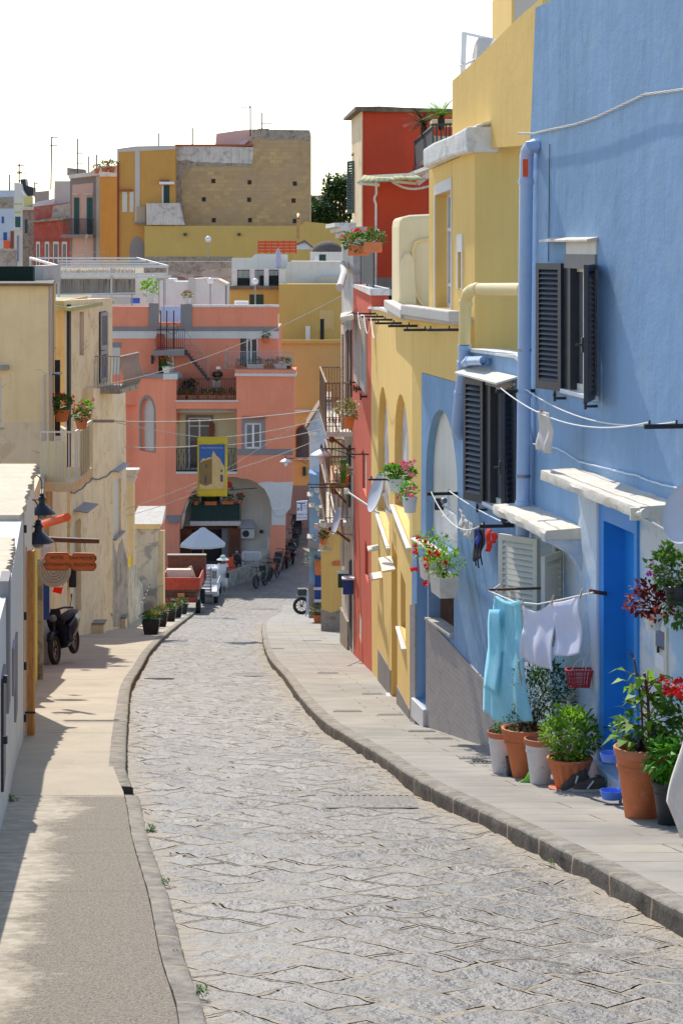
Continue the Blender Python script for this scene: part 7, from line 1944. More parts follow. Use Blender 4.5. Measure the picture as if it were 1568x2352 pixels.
moped('motor_scooter','black scooter third in the row beside the archway',gp(678,121),math.radians(88),'black_plastic',1.1,.03)
moped('motor_scooter','black scooter farthest up the row, nearest the shaded corner',gp(676,125.5),math.radians(92),'black_plastic',1.05,.03)
bicycle('bicycle','black bicycle squeezed between the two nearest bikes on the low wall',gp(613,107),math.radians(-100),'black_metal',False,True,1.0,-.05)
moped('motor_scooter','dark red scooter standing close to the orange foot of the archway',gp(656,112.6),math.radians(96),'truck_brown',1.05,.04)
moped('motor_scooter','black scooter with tall mirrors at the back of the scooter row',gp(681,123),math.radians(80),'motor_navy',1.1,.03)
OH=thing('old_house','peeling white old house with rusty balconies next to the salmon house','house',WO.W(0,-9))
facade('wall',WO,WO.loop([(811,1530),(811,520),(784.5,520),(784.5,1510)]),[],'stained_white',OH,.3)
block('end_wall',X(784.6,54),X(784.6,54)+.3,54.0,57,-9.5,Z(530,54),'stained_white',OH)
for k,(y0,y1,pr)in enumerate(((515,524,.4),(524,534,.28),(534,546,.16))):
 slab('cornice',WO,WO.loop([(812,y1-4),(785,y1),(785,y0),(812,y0-4)]),'white_coping',OH,pr,-.05)
for x0,x1 in((796,801),(804,808.5)):slab('tall_shutter',WO,WO.loop([(x1,985),(x0,985),(x0,762),(x1,757)]),'truck_dirt',OH,.04,-.02)
slab('green_door',WO,WO.loop([(806,1165),(800,1165),(800,1030),(806,1022)]),'dark_green',OH,.05,-.02)
slab('dark_doorway',WO,WO.loop([(808,1490),(803,1480),(803,1290),(808,1285)]),'dark_interior',OH,.02,-.02)
slab('stone_plinth',WO,WO.loop([(802,1500),(785,1480),(785,1395),(802,1430)]),'stone_grey',OH,.05,-.02)
pipe([WO.P(787,605,.1),WO.P(790,625,.25),WO.P(786,640,.35),WO.P(780,660,.5)],.07,'grey_shade_plaster',OH)
pipe([WO.P(786,1010,.1),WO.P(786,1300,.1)],.05,'cream_frame',OH)
mb=MB()
for k in range(7):mb.cyl(WO.P(786+k*3.4,722-k*.5,0),WO.P(786+k*3.4,732-k*.5,.42),.045,n=7)
mb.build('tile_canopy','hood_concrete',OH,True)
nO=V((WO.n.x,WO.n.y,0))
def rusty_balcony(pxa,pxb,py,pro,h,mat,slabm,label_parent,nbar=14,scroll=True):
 u0,z=WO.uz(pxa,py);u1=WO.u(pxb);A0,B0=WO.W(u0,z),WO.W(u1,z)
 sl_=MB();P4=[A0,A0+nO*pro,B0+nO*pro,B0];sl_.add(P4+[p-V((0,0,.1))for p in P4],[(0,1,2,3),(7,6,5,4),(0,4,5,1),(1,5,6,2),(2,6,7,3),(3,7,4,0)])
 o=sl_.build('balcony',slabm,label_parent)
 m=MB();up=V((0,0,h))
 for a,b,n in((A0,A0+nO*pro,nbar//2),(A0+nO*pro,B0+nO*pro,nbar),(B0,B0+nO*pro,nbar//2)):
  for i in range(n+1):p=a.lerp(b,i/n);m.cyl(p,p+up,.012,n=5)
  m.bar(a+up,b+up,.035);m.bar(a+up*.12,b+up*.12,.02)
  if scroll:
   for i in range(n):c=a.lerp(b,(i+.5)/n)+up*.25;m.torus(c,.055,.009,(b-a).cross(up).to_track_quat('Z','Y').to_matrix(),12,4)
 m.build('balcony_rail',mat,o,True)
 for p in(A0.lerp(B0,.1),A0.lerp(B0,.9)):c=MB();c.bar(p+nO*pro*.9-V((0,0,.12)),p-V((0,0,.5)),.05);c.ball(p+nO*pro*.75-V((0,0,.22)),.07,8,6);c.build('bracket','rust',o)
 return o
b1=rusty_balcony(809,788,992,.56,1.05,'rusty_metal','hood_concrete',OH,16)
b2=rusty_balcony(800,786,1112,.42,.62,'rusty_metal','wood_orange',OH,10,False)
b3=rusty_balcony(806,786,1200,.55,.85,'rusty_metal','hood_concrete',OH,12,False)
mb=MB();ar_=[WO.P(786,742,.05),WO.P(786,745,.35),WO.P(786,752,.55),WO.P(786,770,.62),WO.P(786,985,.66)];mb.tube(ar_,.025,6);mb.build('awning_frame','rusty_metal',OH,True)
flowerpot(WO.P(797,984,.45),1.05,'terracotta pot of dry brown plant on the rusty balcony',lm='leaf_dry',fm=None,seed=101)
flowerpot(WO.P(790,1112,.25),.85,'terracotta pot with pink flowers on the small second balcony',fm='petal_pink',lm='leaf_grey',seed=102)
mb=MB();mb.cyl(WO.P(788,1110,.5),WO.P(788,1055,.5),.05,n=8);mb.cyl(WO.P(788,1080,.5),WO.P(785,1060,.62),.035,n=8);tag(mb.build('cactus','leaf_green',None,True),'tall column cactus on the small second balcony','cactus')
for x,y0,m,lab in((787,1330,'mail_green','green letter box on the peeling old house'),(799,1344,'mail_blue','blue letter box on the peeling old house')):
 mb=MB();mb.box(WO.P(x,y0,.12),(.22,.3,.36));o=mb.build('letter_box',m,bev=.02);tag(o,lab,'letter box');mb=MB();mb.box(WO.P(x,y0-16,.13),(.26,.34,.03));mb.build('lid','white_paint',o)
for px,py,l_ in((808,1112,.95),(808,1119,.9)):
 iron_bar(WO,px,py,l_,'bracket_bar','pair of thin rods across the old house above the dishes','thin rods by the dishes',.018)
YB=thing('yellow_annex','low pale yellow annex with worn grey foot, jutting beyond the old house','house',V((X(760,64),64,swz(64))))
F64=front(64)
slab('wall',F64,F64.loop([(738,1470),(786,1470),(786,1212),(737,1212)]),'yellow_plaster',YB,0,-3)
slab('worn_foot',F64,F64.loop([(737,1470),(786,1470),(786,1400),(760,1408),(737,1399)]),'stone_grey',YB,.02,-.1)
slab('roof_ledge',F64,F64.loop([(733,1212),(786,1212),(786,1202),(733,1200)]),'hood_concrete',YB,.12,-3)
slab('cap_block',F64,F64.loop([(733,1193),(757,1193),(757,1168),(733,1165)]),'stone_grey',YB,.1,-.6,bev=.02)
mb=MB();q=F64
for a,b in(((734,1250),(752,1250)),((752,1250),(752,1262)),((734,1262),(752,1262)),((740,1254),(748,1254)),((740,1254),(740,1262)),((734,1250),(734,1262))):mb.bar(q.P(*a,.06),q.P(*b,.06),.03)
mb.bar(q.P(730,1265,.1),q.P(762,1264,.1),.16,.03);mb.build('meander_grille','hood_concrete',YB)
slab('plaque',F64,F64.loop([(764,1299),(783,1299),(783,1290),(780,1288),(764,1289),(762,1294)]),'terracotta',YB,.03,0)
flowerpot(F64.P(742,1250,.15),.9,'little flower pot on the meander grille of the yellow annex',fm='petal_pink',seed=103)
CG=thing('cream_gable_house','cream house wall rising behind the yellow annex and old balconies','house',V((X(765,68),68,swz(68))))
F68=front(68)
slab('wall',F68,F68.loop([(737,1300),(790,1300),(790,985),(755,985),(752,1000),(752,1180),(737,1180)]),'cream_wall_plaster',CG,0,-4)
BS=thing('blue_shop','pale blue and white flaking corner shop with a stepped gable','shop',V((X(722,76),76,swz(76))))
F76=front(76)
slab('gable_wall',F76,F76.loop([(712,1240),(760,1240),(760,920),(741,920),(704,978),(702,984),(710,992),(711,1100)]),'white_blue_plaster',BS,0,-4)
slab('gable_coping',F76,F76.loop([(700,982),(741,917),(760,917),(760,922),(742,923),(705,984)]),'rusty_metal',BS,.15,-4)
slab('capital',F76,F76.loop([(709,1000),(728,1000),(730,992),(706,990)]),'white_coping',BS,.12,-.1)
F75=front(74.5)
slab('blue_wall',F75,F75.loop([(711,1420),(738,1420),(738,1095),(709,1086)]),'blue_plaster',BS,0,-1.2)
slab('grey_foot',F75,F75.loop([(709,1420),(722,1420),(722,1345),(709,1338)]),'grey_paint',BS,.02,-.05)
slab('shop_door',F75,F75.loop([(723,1415),(738,1418),(738,1280),(723,1274)]),'mail_blue',BS,.03,-.05)
slab('shop_awning',F75,F75.loop([(707,1252),(738,1262),(738,1246),(707,1236)]),'mauve_shutter',BS,.3,0)
for x,y in((712,1135),(716,1160),(712,1232),(720,1244),(728,1250)):mb=MB();mb.box(F75.P(x,y,.15),(.2,.3,.03),R=Matrix.Rotation(.35,3,'X'));mb.build('tile_ledge','hood_concrete',BS)
mb=MB()
for cx_,cy_ in((728,1125),(737,1140),(730,1166),(735,1180)):
 mb.tube([F75.P(cx_+7*math.cos(t*.5)*(1-t/22),cy_+7*math.sin(t*.5)*(1-t/22),.2)for t in range(20)],.022,5)
mb.build('scroll_ironwork','hood_concrete',BS,True)
mb=MB()
for y in(1380,1402):mb.box(F75.P(731,y,.35),(.3,.4,.04))
mb.box(F75.P(730,1352,.3),(.3,.3,.05));tag(mb.build('shelf','hood_concrete'),'white stepped shelf slabs by the blue shop door','shelf')
flowerpot(V((X(731,74.0),74.0,swz(74.0))),1.5,'terracotta pot with a pale leafy shrub at the foot of the yellow annex',lm='leaf_dry',fm=None,seed=104)
c=F75.P(733,1320,.4);root=thing('hanging_pot','tall terracotta hanging pot with trailing grey-green plant on the blue shop','hanging pot',c);pot(root,c,.16,.14,.5)
f=MB();foliage(f,c+V((-.2,0,.55)),(.35,.25,.3),220,.09,105,.35);f.build('foliage','leaf_grey',root)
TS=thing('tobacco_sign','white projecting tobacco shop sign with a big blue T','sign',pt(693,1195,80));F80=front(80)
ex=lambda pts:F80.loop(pts)
slab('sign_frame',F80,ex([(680,1196),(706,1194),(706,1150),(681,1152)]),'galv',TS,0,-.1)
slab('sign_face',F80,ex([(681.5,1194.5),(704.5,1193),(704.5,1152),(682.5,1153.5)]),'sign_white',TS,.012,-.02)
for s_,x,y,sz,sx_,m in(('T',692,1165,.44,1.1,'letter_blue'),('RIV.',701,1162,.075,1,'letter_grey'),('N. 15',701,1168,.075,.9,'letter_grey'),('TABACCHI',693,1181.5,.09,.95,'letter_blue'),('NAZ. ed ESTERI',693,1189,.07,.72,'letter_blue')):
 u,z=F80.uz(x,y);text(s_,sz,m,F80.mat(u,z,.014),TS,ext=.004,sx=sx_)
mb=MB();mb.torus(F80.P(684.5,1170,.016),.04,.012,Matrix.Rotation(math.pi/2,3,'X'),14,5);mb.torus(F80.P(686,1168,.016),.022,.008,Matrix.Rotation(math.pi/2,3,'X'),10,5);mb.build('emblem','letter_grey',TS)
mb=MB();mb.bar(pt(681,1149,80.05),pt(714,1148,79),.03);mb.build('bracket','black_metal',TS)
lamp_arm(Wall((X(706,79),79),(X(706,79)+.01,82),False),706,1052,.8,.22,'smaller grey street lamp on a scrolled arm farther down, before the pink house')
AF=thing('sandwich_board','folding A-frame board standing in front of the blue shop','sandwich board',V((X(706,86),86,swz(86))))
for nm,y in(('panel',85.7),('panel',86.3)):
 mb=MB();c=V((X(706,86),86,swz(86)));mb.bar(c+V((-.06 if y<86 else .06,(y-86)*1.2,0)),c+V((0,0,1.05)),.04);mb.bar(c+V((.18,(y-86)*1.2,0)),c+V((.08,0,1.05)),.04);mb.add([c+V((-.04,(y-86)*1.1,.15)),c+V((.16,(y-86)*1.1,.15)),c+V((.09,(y-86)*.1,.98)),c+V((.0,(y-86)*.1,.98))],[(0,1,2,3)])
 mb.build(nm,'galv',AF)
bicycle('bicycle','grey cargo bicycle with basket half hidden by the sandwich board',V((X(724,90),90,swz(90))),math.radians(6),'galv',True,True,1.1)
def fr(d):return front(d)
def hs(name,label,d,outline,mat,deep=4,cat='house',part='wall'):
 w=fr(d);root=thing(name,label,cat,V((X(outline[0][0],d),d,Z(outline[0][1],d))))
 slab(part,w,w.loop(outline),mat,root,0,-deep);return root,w
def px(w,name,pts,mat,root,f=.03,b=-.02,**k):return slab(name,w,w.loop(pts),mat,root,f,b,**k)
def R4(x0,y0,x1,y1):return[(x0,y1),(x1,y1),(x1,y0),(x0,y0)]
r,w=hs('ochre_house','ochre yellow house stepping up between the pink house and the street lamps',128,[(636,1330),(810,1330),(810,785),(636,785)],'tan_ochre' if 'tan_ochre' in MATS else 'ochre_yellow_plaster',3)
px(w,'ledge',R4(640,780,810,788),'ochre_yellow_plaster',r,.25);px(w,'ledge',R4(660,940,712,946),'hood_concrete',r,.2);px(w,'ledge',R4(660,1050,712,1055),'hood_concrete',r,.3)
px(w,'arched_window',[(681,1050),(707,1050)]+[(694+13*math.cos(t),992-12*math.sin(t))for t in[math.pi*k/10 for k in range(11)]],'window_glass',r,.02);px(w,'arched_window_frame',[(679,1050),(681,1050),(681,990),(685,983),(694,980),(703,983),(707,990),(707,1050),(709,1050),(709,988),(703,979),(694,976),(685,979),(679,988)],'brown_door',r,.06)
px(w,'dark_foot',R4(640,1115,720,1330),'dark_plinth',r,.03);px(w,'letter_box',R4(695,1072,702,1092),'mail_green',r,.15)
w2=fr(132);px(w2,'upper_wall',R4(640,652,810,800),'ochre_yellow_plaster',r,0,-3);px(w2,'pale_panel',R4(733,712,766,756),'tan_plaster',r,.02)
px(w2,'roof_opening',R4(735,732,744,785),'dark_interior',r,.03);px(w2,'panel',R4(702,748,712,788),'white_paint',r,.6,.5)
r,w=hs('white_terrace_house','white rooftop terrace with dark railings between squat pillars',134,[(522,720),(657,720),(657,660),(522,660)],'ochre_yellow_plaster',3)
px(w,'tile_edge',R4(522,656,658,664),'roof_felt',r,.35,-.5);px(w,'shutter',R4(573,676,605,704),'dark_green',r,.04)
w2=fr(137);px(w2,'back_wall',[(532,660),(660,660),(660,584),(588,583),(582,586),(577,592),(532,592)],'white_plaster',r,0,-.4)
for x in(533,574,606,640):px(w,'pillar',R4(x,618,x+(11 if x<640 else 16),657),'white_plaster',r,-.05,-.5)
mb=MB()
for k in range(34):mb.cyl(w.P(546+2.85*k,656,-.2),w.P(546+2.85*k,620,-.2),.02,n=4)
mb.bar(w.P(545,620,-.2),w.P(641,620,-.2),.05);mb.bar(w.P(545,654,-.2),w.P(641,654,-.2),.04);mb.build('terrace_rail','black_metal',r)
mb=MB();mb.box(w.P(560,648,-.6),(.9,.3,.55));mb.box(w.P(622,645,-.6),(1.4,.3,.7));mb.build('green_boxes','dark_green',r)
UM=thing('closed_parasol','closed lavender parasol on the white terrace','parasol',w.P(639,655,-1));mb=MB();mb.lathe([(.01,0),(.12,-.15),(.2,-.7),(.16,-1.0),(.24,-1.15),(.1,-1.2)],w.P(639,570,-1),10);mb.build('cloth','lavender_cloth',UM,True);mb=MB();mb.cyl(w.P(639,655,-1),w.P(639,568,-1),.03,n=6);mb.build('pole','galv',UM)
r,w=hs('white_block_house','plain white house block with a curved shoulder right of the terrace',135.5,[(657,668),(800,668),(800,600),(668,599),(662,604),(657,611)],'white_plaster',3)
px(w,'chimney_breast',[(727,668),(800,668),(800,632),(737,632),(730,637),(727,648)],'grey_shade_plaster',r,.5)
r,w=hs('domed_house','white house with a dark felted dome and green shutter',142,[(712,604),(790,604),(790,578),(712,578)],'white_plaster',3)
mb=MB();c=V((X(752,143.5),143.5,Z(580,143.5)));mb.ball(c,1.05,20,12,(1,1,.75));mb.build('dome','dome_felt',r,True);px(w,'shutter',R4(733,584,748,600),'dark_green',r,.04);px(w,'frame',R4(722,588,732,604),'white_paint',r,.1)
r,w=hs('gabled_shed','small white gabled shed under the metal flue',146,[(680,572),(718,572),(718,566),(700,553),(680,560)],'white_blue_plaster',2,'shed');px(w,'roof_edge',[(678,560),(700,550),(720,566),(718,570),(700,556),(680,563)],'roof_felt',r,.15,-2)
r,w=hs('pallet_fence','bright red fence of wooden pallets on the roof edge',141,[(592,582),(594,582),(594,552),(592,552)],'red_wood',.1,'fence','post')
for k,y in enumerate((553,560,567,574)):px(w,'board',R4(592,y,681,y+5.2),'red_wood',r,.02,-.03)
for x in(608,622,636,650,664,678):px(w,'upright',R4(x,552,x+3,582),'red_wood',r,-.03,-.1)
mb=MB();mb.cyl(pt(685,548,150),pt(685,502,150),.13,n=14);mb.tube([pt(685,503,150),pt(685,497,150.2),pt(685,493,151)],.14,12);tag(mb.build('flue_pipe','copper',None,True),'shiny metal flue pipe climbing the yellow wall under the tuff house','flue')
tm,tt,to=nt('tuff_blocks');sp=N(tt,'ShaderNodeSeparateXYZ');L(tt,pos(tt),sp.inputs[0]);cb=N(tt,'ShaderNodeCombineXYZ');L(tt,sp.outputs[0],cb.inputs[0]);L(tt,sp.outputs[2],cb.inputs[1])
bt=N(tt,'ShaderNodeTexBrick');bt.inputs['Scale'].default_value=1;bt.inputs['Brick Width'].default_value=.48;bt.inputs['Row Height'].default_value=.29;bt.inputs['Mortar Size'].default_value=.03;bt.inputs['Mortar Smooth'].default_value=.6
bt.inputs['Color1'].default_value=c4(srgb(216,182,124));bt.inputs['Color2'].default_value=c4(srgb(182,150,108));bt.inputs['Mortar'].default_value=c4(srgb(192,166,130))
L(tt,cb.outputs[0],bt.inputs['Vector']);pp=pos(tt)
cc=mix(tt,ramp(tt,noise(tt,pp,.35,6,.65),.35,.65),bt.outputs['Color'],srgb(186,160,126));cc=mix(tt,math_(tt,'MULTIPLY',ramp(tt,noise(tt,pos(tt,(1,1,.25)),.9,6,.65),.55,.75),.35),cc,srgb(136,120,102))
bsdf(tt,to,cc,.95,0,bump(tt,math_(tt,'ADD',bt.outputs['Fac'],noise(tt,pp,6,5)),.5,.03),.1);MATS['tuff_blocks']=tm
r,w=hs('tuff_house','big bare tuff-stone house wall with rows of dark putlog holes',160,[(402,530),(711,530),(711,298),(580,296),(580,337),(402,333)],'tuff_blocks',8)
px(w,'plaster_band',[(402,362),(410,369),(430,366),(445,371),(480,372),(520,374),(560,374),(579,376),(581,368),(581,337),(402,333)],'stained_white',r,.04)
px(w,'cement_patch',[(402,362),(410,368),(440,370),(480,371),(560,373),(578,376),(572,384),(540,380),(500,382),(450,380),(420,390),(416,420),(420,470),(430,520),(402,520)],'stone_grey',r,.02)
px(w,'dark_top',[(580,320),(590,314),(620,322),(660,318),(711,324),(711,298),(580,296)],'stone_grey',r,.02)
px(w,'roof_edge',R4(402,331,581,335),'brick_red',r,.15,-8)
for x,y in((490,415),(573,418),(677,421),(468,457),(572,458),(674,460),(491,505),(574,505),(677,507)):px(w,'putlog_hole',R4(x-4.5,y-5,x+4.5,y+5),'dark_interior',r,.025)
w2=fr(166);px(w2,'penthouse',[(493,345),(580,345),(580,296),(545,299),(497,306)],'pale_pink',r,0,-2);px(w2,'penthouse_buttress',[(530,345),(548,345),(572,322),(560,322)],'white_plaster',r,.5)
r,w=hs('terrace_boundary_wall','long yellow boundary wall under the tuff house with two small lamps',158,[(332,602),(800,602),(800,518),(700,508),(690,518),(332,518)],'ochre_yellow_plaster',1,'wall')
px(w,'grey_foot',R4(332,589,535,602),'stone_grey',r,.03);px(w,'stained_parapet',[(337,516),(424,516),(418,490),(413,466),(337,466)],'stained_white',r,.3,-.5)
for x in(425,549):mb=MB();mb.box(w.P(x,538,.15),(.2,.25,.2));mb.build('flood_lamp','dark_shutter',r)
r,w=hs('ochre_tall_house','tall ochre house with grey corner bands left of the tuff wall',159,[(269,610),(403,610),(403,333),(312,335),(269,341)],'ochre_orange' if 'ochre_orange' in MATS else 'ochre_yellow_plaster',7)
px(w,'corner_band',R4(310,336,321,510),'grey_shade_plaster',r,.05);px(w,'top_band',[(269,349),(403,342),(403,334),(312,335),(269,341)],'grey_shade_plaster',r,.07);px(w,'edge_band',R4(269,342,273,600),'grey_shade_plaster',r,.04)
for x0,x1 in((281,292),(298,307)):
 px(w,'window_surround',R4(x0,440,x1,486),'white_plaster',r,.05);px(w,'shutter',R4(x0+2,444,x1-1.5,484),'grey_shutter',r,.07)
px(w,'canopy',R4(273,434,305,438),'brick_red',r,.3);px(w,'canopy',R4(368,412,388,415),'brick_red',r,.4);px(w,'awning_box',R4(367,417,401,423),'white_paint',r,.5)
px(w,'window',R4(375,425,389,466),'dark_green',r,.04);px(w,'window_jamb',R4(372,425,375.5,466),'white_plaster',r,.06);px(w,'lattice_panel',R4(314,474,334,511),'drift_wood',r,.1);px(w,'balcony_edge',R4(311,511,336,515),'dark_plinth',r,.3)
px(w,'archway',[(298,610),(332,610),(332,575)]+[(315+17*math.cos(t),575-33*math.sin(t))for t in[math.pi*k/10 for k in range(1,10)]]+[(298,575)],'grey_paint',r,.03)
mb=MB();mb.cyl(w.P(271,600,.12),w.P(271,372,.12),.08,n=8);mb.build('rusty_pipe','rust',r,True)
r,w=hs('shuttered_pink_house','pale pink house with teal shutters and a railed balcony, ochre on its flank',172,[(161,610),(228,610),(228,396),(222,394),(161,402)],'pale_pink',6)
px(w,'frieze',[(161,424),(221,418),(221,405),(161,411)],'grey_paint',r,.05);px(w,'corner_band',R4(214,405,221,600),'grey_paint',r,.06);px(w,'corner_band',R4(161,410,165,600),'grey_paint',r,.06);px(w,'cornice',[(158,410),(228,402),(228,394),(222,393),(158,401)],'white_coping',r,.3);px(w,'white_corner',R4(221,402,229,610),'grey_shade_plaster',r,.05)
for x0,x1 in((170,182),(199.5,212.5)):
 sh_=px(w,'shutter',R4(x0,453,x1,540),'green_shutter',r,.08)
 px(w,'shutter_leaf_gap',R4((x0+x1)/2-.5,455,(x0+x1)/2+.5,538),'dark_green',r,.09)
 px(w,'head_slab',R4(x0-4,444,x1+1,446.5),'hood_concrete',r,.4)
px(w,'balcony_slab',R4(143,538,217,545),'grey_paint',r,1.0)
mb=MB()
for k in range(30):mb.cyl(w.P(146+2.35*k,540,.95),w.P(146+2.35*k,502,.95),.018,n=4)
mb.bar(w.P(145,502,.95),w.P(216,502,.95),.05);mb.build('balcony_rail','dark_shutter',r)
w3=fr(170.5);px(w3,'ochre_flank',[(229,610),(270,610),(270,397),(229,394)],'ochre_orange' if 'ochre_orange' in MATS else 'ochre_yellow_plaster',r,0,-3);px(w3,'flank_cornice',[(229,405),(270,405),(270,397),(229,393)],'white_coping',r,.2)
px(fr(178),'roof_hump',[(200,400),(270,400),(270,380),(230,381),(212,390)],'grey_shade_plaster',r,0,-2);px(fr(178.5),'dark_parapet',[(154,402),(198,402),(194,388),(170,386),(154,384)],'stone_grey',r,0,-1)
for k,x in enumerate((222,241,257)):flowerpot(fr(171).P(x,397,-.3),2.2 if k else 1.6,('small orange bowl at the corner of the pink house roof','left planted bowl on the ochre flank roof','right planted bowl on the ochre flank roof')[k],lm='leaf_dry',fm=None,seed=110+k)
r,w=hs('faded_red_house','faded red house with four white-framed windows and a stained ledge',184,[(78,612),(161,612),(161,464),(78,474)],'red_faded',6)
px(w,'ledge',[(66,512),(160,503),(160,497),(66,507)],'stone_grey',r,.7);px(w,'stain',[(118,500),(161,496),(161,466),(122,472)],'ruin_wall',r,.02)
for x0,x1 in((83,92),(103,113),(122,135),(142,154)):f_=px(w,'window',R4(x0,554,x1,612),'white_plaster',r,.05);px(w,'pane',R4(x0+2,560,x1-2,612),'glass_pale',f_,.06);px(w,'head_slab',R4(x0-2,551,x1+1,553),'brick_red',r,.25)
w4=fr(188);px(w4,'roof_wall',[(124,470),(162,470),(162,415),(125,415)],'grey_shade_plaster',r,0,-2);px(w4,'reed_screen',[(80,470),(113,466),(113,437),(80,440)],'reed',r,.1,0);px(w4,'low_wall',[(76,480),(124,470),(124,456),(90,462),(76,468)],'white_plaster',r,.3,0)
r,w=hs('grey_stone_house','narrow grey stone house with one green shutter',190,[(52,612),(78,612),(78,470),(52,474)],'stone_grey',4);px(w,'shutter',R4(57,503,63,535),'green_shutter',r,.05);px(w,'ledge',R4(50,474,78,482),'hood_concrete',r,.3);px(w,'yellow_screen',R4(53,450,74,472),'awning_cloth',r,-.4,-.5)
r,w=hs('white_banded_house','slim white house with two yellow bands and curved shoulder',196,[(33,615),(53,615),(53,470),(56,448),(48,436),(44,420),(33,418)],'white_plaster',4);px(w,'band',R4(33,466,51,470),'post_yellow',r,.03);px(w,'band',R4(34,485,48,489),'post_yellow',r,.03);px(w,'window',R4(35,497,47,521),'green_shutter',r,.04);px(w,'sill',R4(28,523,48,528),'white_coping',r,.3);px(w,'blue_pipe',R4(40.5,540,42,600),'mail_blue',r,.1)
px(fr(198),'dark_chimney',[(60,450),(77,448),(77,430),(60,425),(58,410),(47,411),(48,430),(56,445)],'black_plastic',r,0,-1.5)
r,w=hs('pale_blue_house','pale blue-grey house with small blue windows at the far left',206,[(-60,615),(34,615),(34,436),(-60,436)],'far_blue',5);
for q in(R4(4,497,9,512),R4(8,533,16,551)):px(w,'window',q,'mail_blue',r,.05)
px(w,'dark_gap',R4(-60,452,31,478),'stone_grey',r,.05);px(w,'orange_cloth',R4(9,552,23,570),'orange_paint',r,.3,.25);px(w,'blue_cloth',R4(1,552,9,570),'far_blue',r,.3,.25);px(w,'rust_frame',R4(25,530,32,572),'rust',r,.2)
mb=MB()
for k in range(16):mb.cyl(w.P(-60+6.2*k,436,-.2),w.P(-60+6.2*k,422,-.2),.025,n=4)
mb.bar(w.P(-60,422,-.2),w.P(34,421,-.2),.04);mb.build('roof_rail','galv',r)
r,w=hs('tan_parapet','mottled tan parapet in front of the pale blue house',150,[(-60,630),(35,630),(35,573),(-60,573)],'ruin_wall',1,'wall');px(w,'cap',R4(-60,571,36,576),'concrete',r,.1,-1)
r,w=hs('ruined_wall','grey flaking wall with three brick arches between the roofs',140,[(330,720),(532,720),(532,600),(330,600)],'ruin_wall',2,'wall');px(w,'top_band',[(330,626),(400,622),(440,628),(480,618),(532,614),(532,600),(330,600)],'stone_grey',r,.02)
for cx_,rx in((416,10),(456,13),(508,7)):
 o1=[(cx_+rx*math.cos(t),641-rx*.55*math.sin(t))for t in[math.pi*k/8 for k in range(9)]];i1=[(cx_+rx*.7*math.cos(t),641-rx*.3*math.sin(t))for t in[math.pi*(8-k)/8 for k in range(9)]]
 px(w,'brick_arch',o1+i1,'brick_red',r,.05)
r,w=hs('white_roof_house','row of white roof rooms with slanting tops behind the pink parapet',126,[(350,712),(521,712),(521,651),(500,640),(469,638),(440,640),(440,646),(400,646),(398,640),(380,640),(350,650)],'white_plaster',3,'house')
px(w,'pier',R4(433,637,447,712),'grey_shade_plaster',r,.15);px(w,'slanted_roof',[(469,638),(500,640),(522,651),(522,655),(499,644),(469,642)],'hood_concrete',r,.2,-3)
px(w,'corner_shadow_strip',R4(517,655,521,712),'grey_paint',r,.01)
w5=fr(130);px(w5,'left_room',[(210,720),(352,720),(352,632),(318,629),(308,632),(300,650),(210,660)],'white_plaster',r,0,-2)
mb=MB();mb.box(pt(295,690,119.5),(1.25,.1,.3));mb.box(pt(268,690,119.5),(.3,.1,.3));tag(mb.build('tarp','tarp_blue'),'blue tarpaulin sheets on the pink house roof by the globe lamp','tarpaulin')
mb=MB();mb.box(pt(392,722,118.5),(1.1,.2,.9));tag(mb.build('tarp','pvc_blue'),'pale blue sheet behind the landing rail on the pink roof','tarpaulin')
for k in range(5):pass
mb=MB();mb.box(FB.P(553,700,-.2)+V((0,.6,.1)),(.75,.4,.2));tag(mb.build('roof_box','white_plastic',bev=.04),'white plastic tank lid on the pink parapet','tank')
flowerpot(FB.P(343,694,-.1),2.6,'leafy pot with trailing greenery on the left parapet pillar','white_pot','leaf_bright',None,seed=120)
flowerpot(FB.P(430,697,-.1),1.5,'small painted pot on the right parapet pillar','white_pot','leaf_dry','petal_orange',seed=121,nf=2)
for x,y0,yb,d,lab in((478,549,592,150,'white globe lamp in front of the yellow boundary wall'),(303,644,702,118.5,'white globe lamp at the left end of the pink roof'),(483,645,703,118.5,'white globe lamp in the middle of the pink roof, before the white rooms'),(586,646,703,118.5,'white globe lamp at the right of the pink roof, before the green shutter')):
 c=pt(x,y0,d);root=thing('globe_lamp',lab,'lamp',pt(x,yb,d),'white globe lamps on the roofs')
 mb=MB();mb.ball(c,7.4*d/K,18,12);mb.build('globe','globe_white',root,True);mb=MB();mb.cyl(pt(x,yb,d),c-V((0,0,.15)),.04,n=8);mb.cyl(c-V((0,0,.2)),c-V((0,0,.13)),.08,n=8);mb.build('pole','steel',root,True)
mb=MB()
for x in(365,376):mb.cyl(pt(x,760,118),pt(x,640,118),.03,n=6)
tag(mb.build('roof_poles','steel'),'two thin metal poles standing on the pink roof terrace','pole')
PG=thing('pergola','white metal pergola frame with bare beams above a reed screen','pergola',V((X(250,101),101,Z(690,101))))
pn=lambda x,y,d:pt(x,y,d)
mb=MB()
for a,b,t in(((69,592,104),(314,592.5,104),.08),((138,612,100),(386,611.5,100),.11),((69,592,104),(138,612,100),.1),((314,592,104),(386,611,100),.08),((132,599,102.6),(336,599,102.6),.07),((136,605,101.3),(362,605,101.3),.08),((141,629,100),(384,629,100),.1),((138,635.5,100.2),(393,635,100.2),.12)):mb.bar(pn(*a),pn(*b),t)
mb.build('beams','alu',PG)
for x,y0,y1,d in((135,610,690,100),(256,612,690,100.1),(384,612,640,100.3),(70,592,625,104),(379,636,700,100.4)):mb=MB();mb.cyl(pt(x,y0,d),pt(x,y1,d),.05,n=7);mb.build('post','galv',PG)
mb=MB();rnd=random.Random(5)
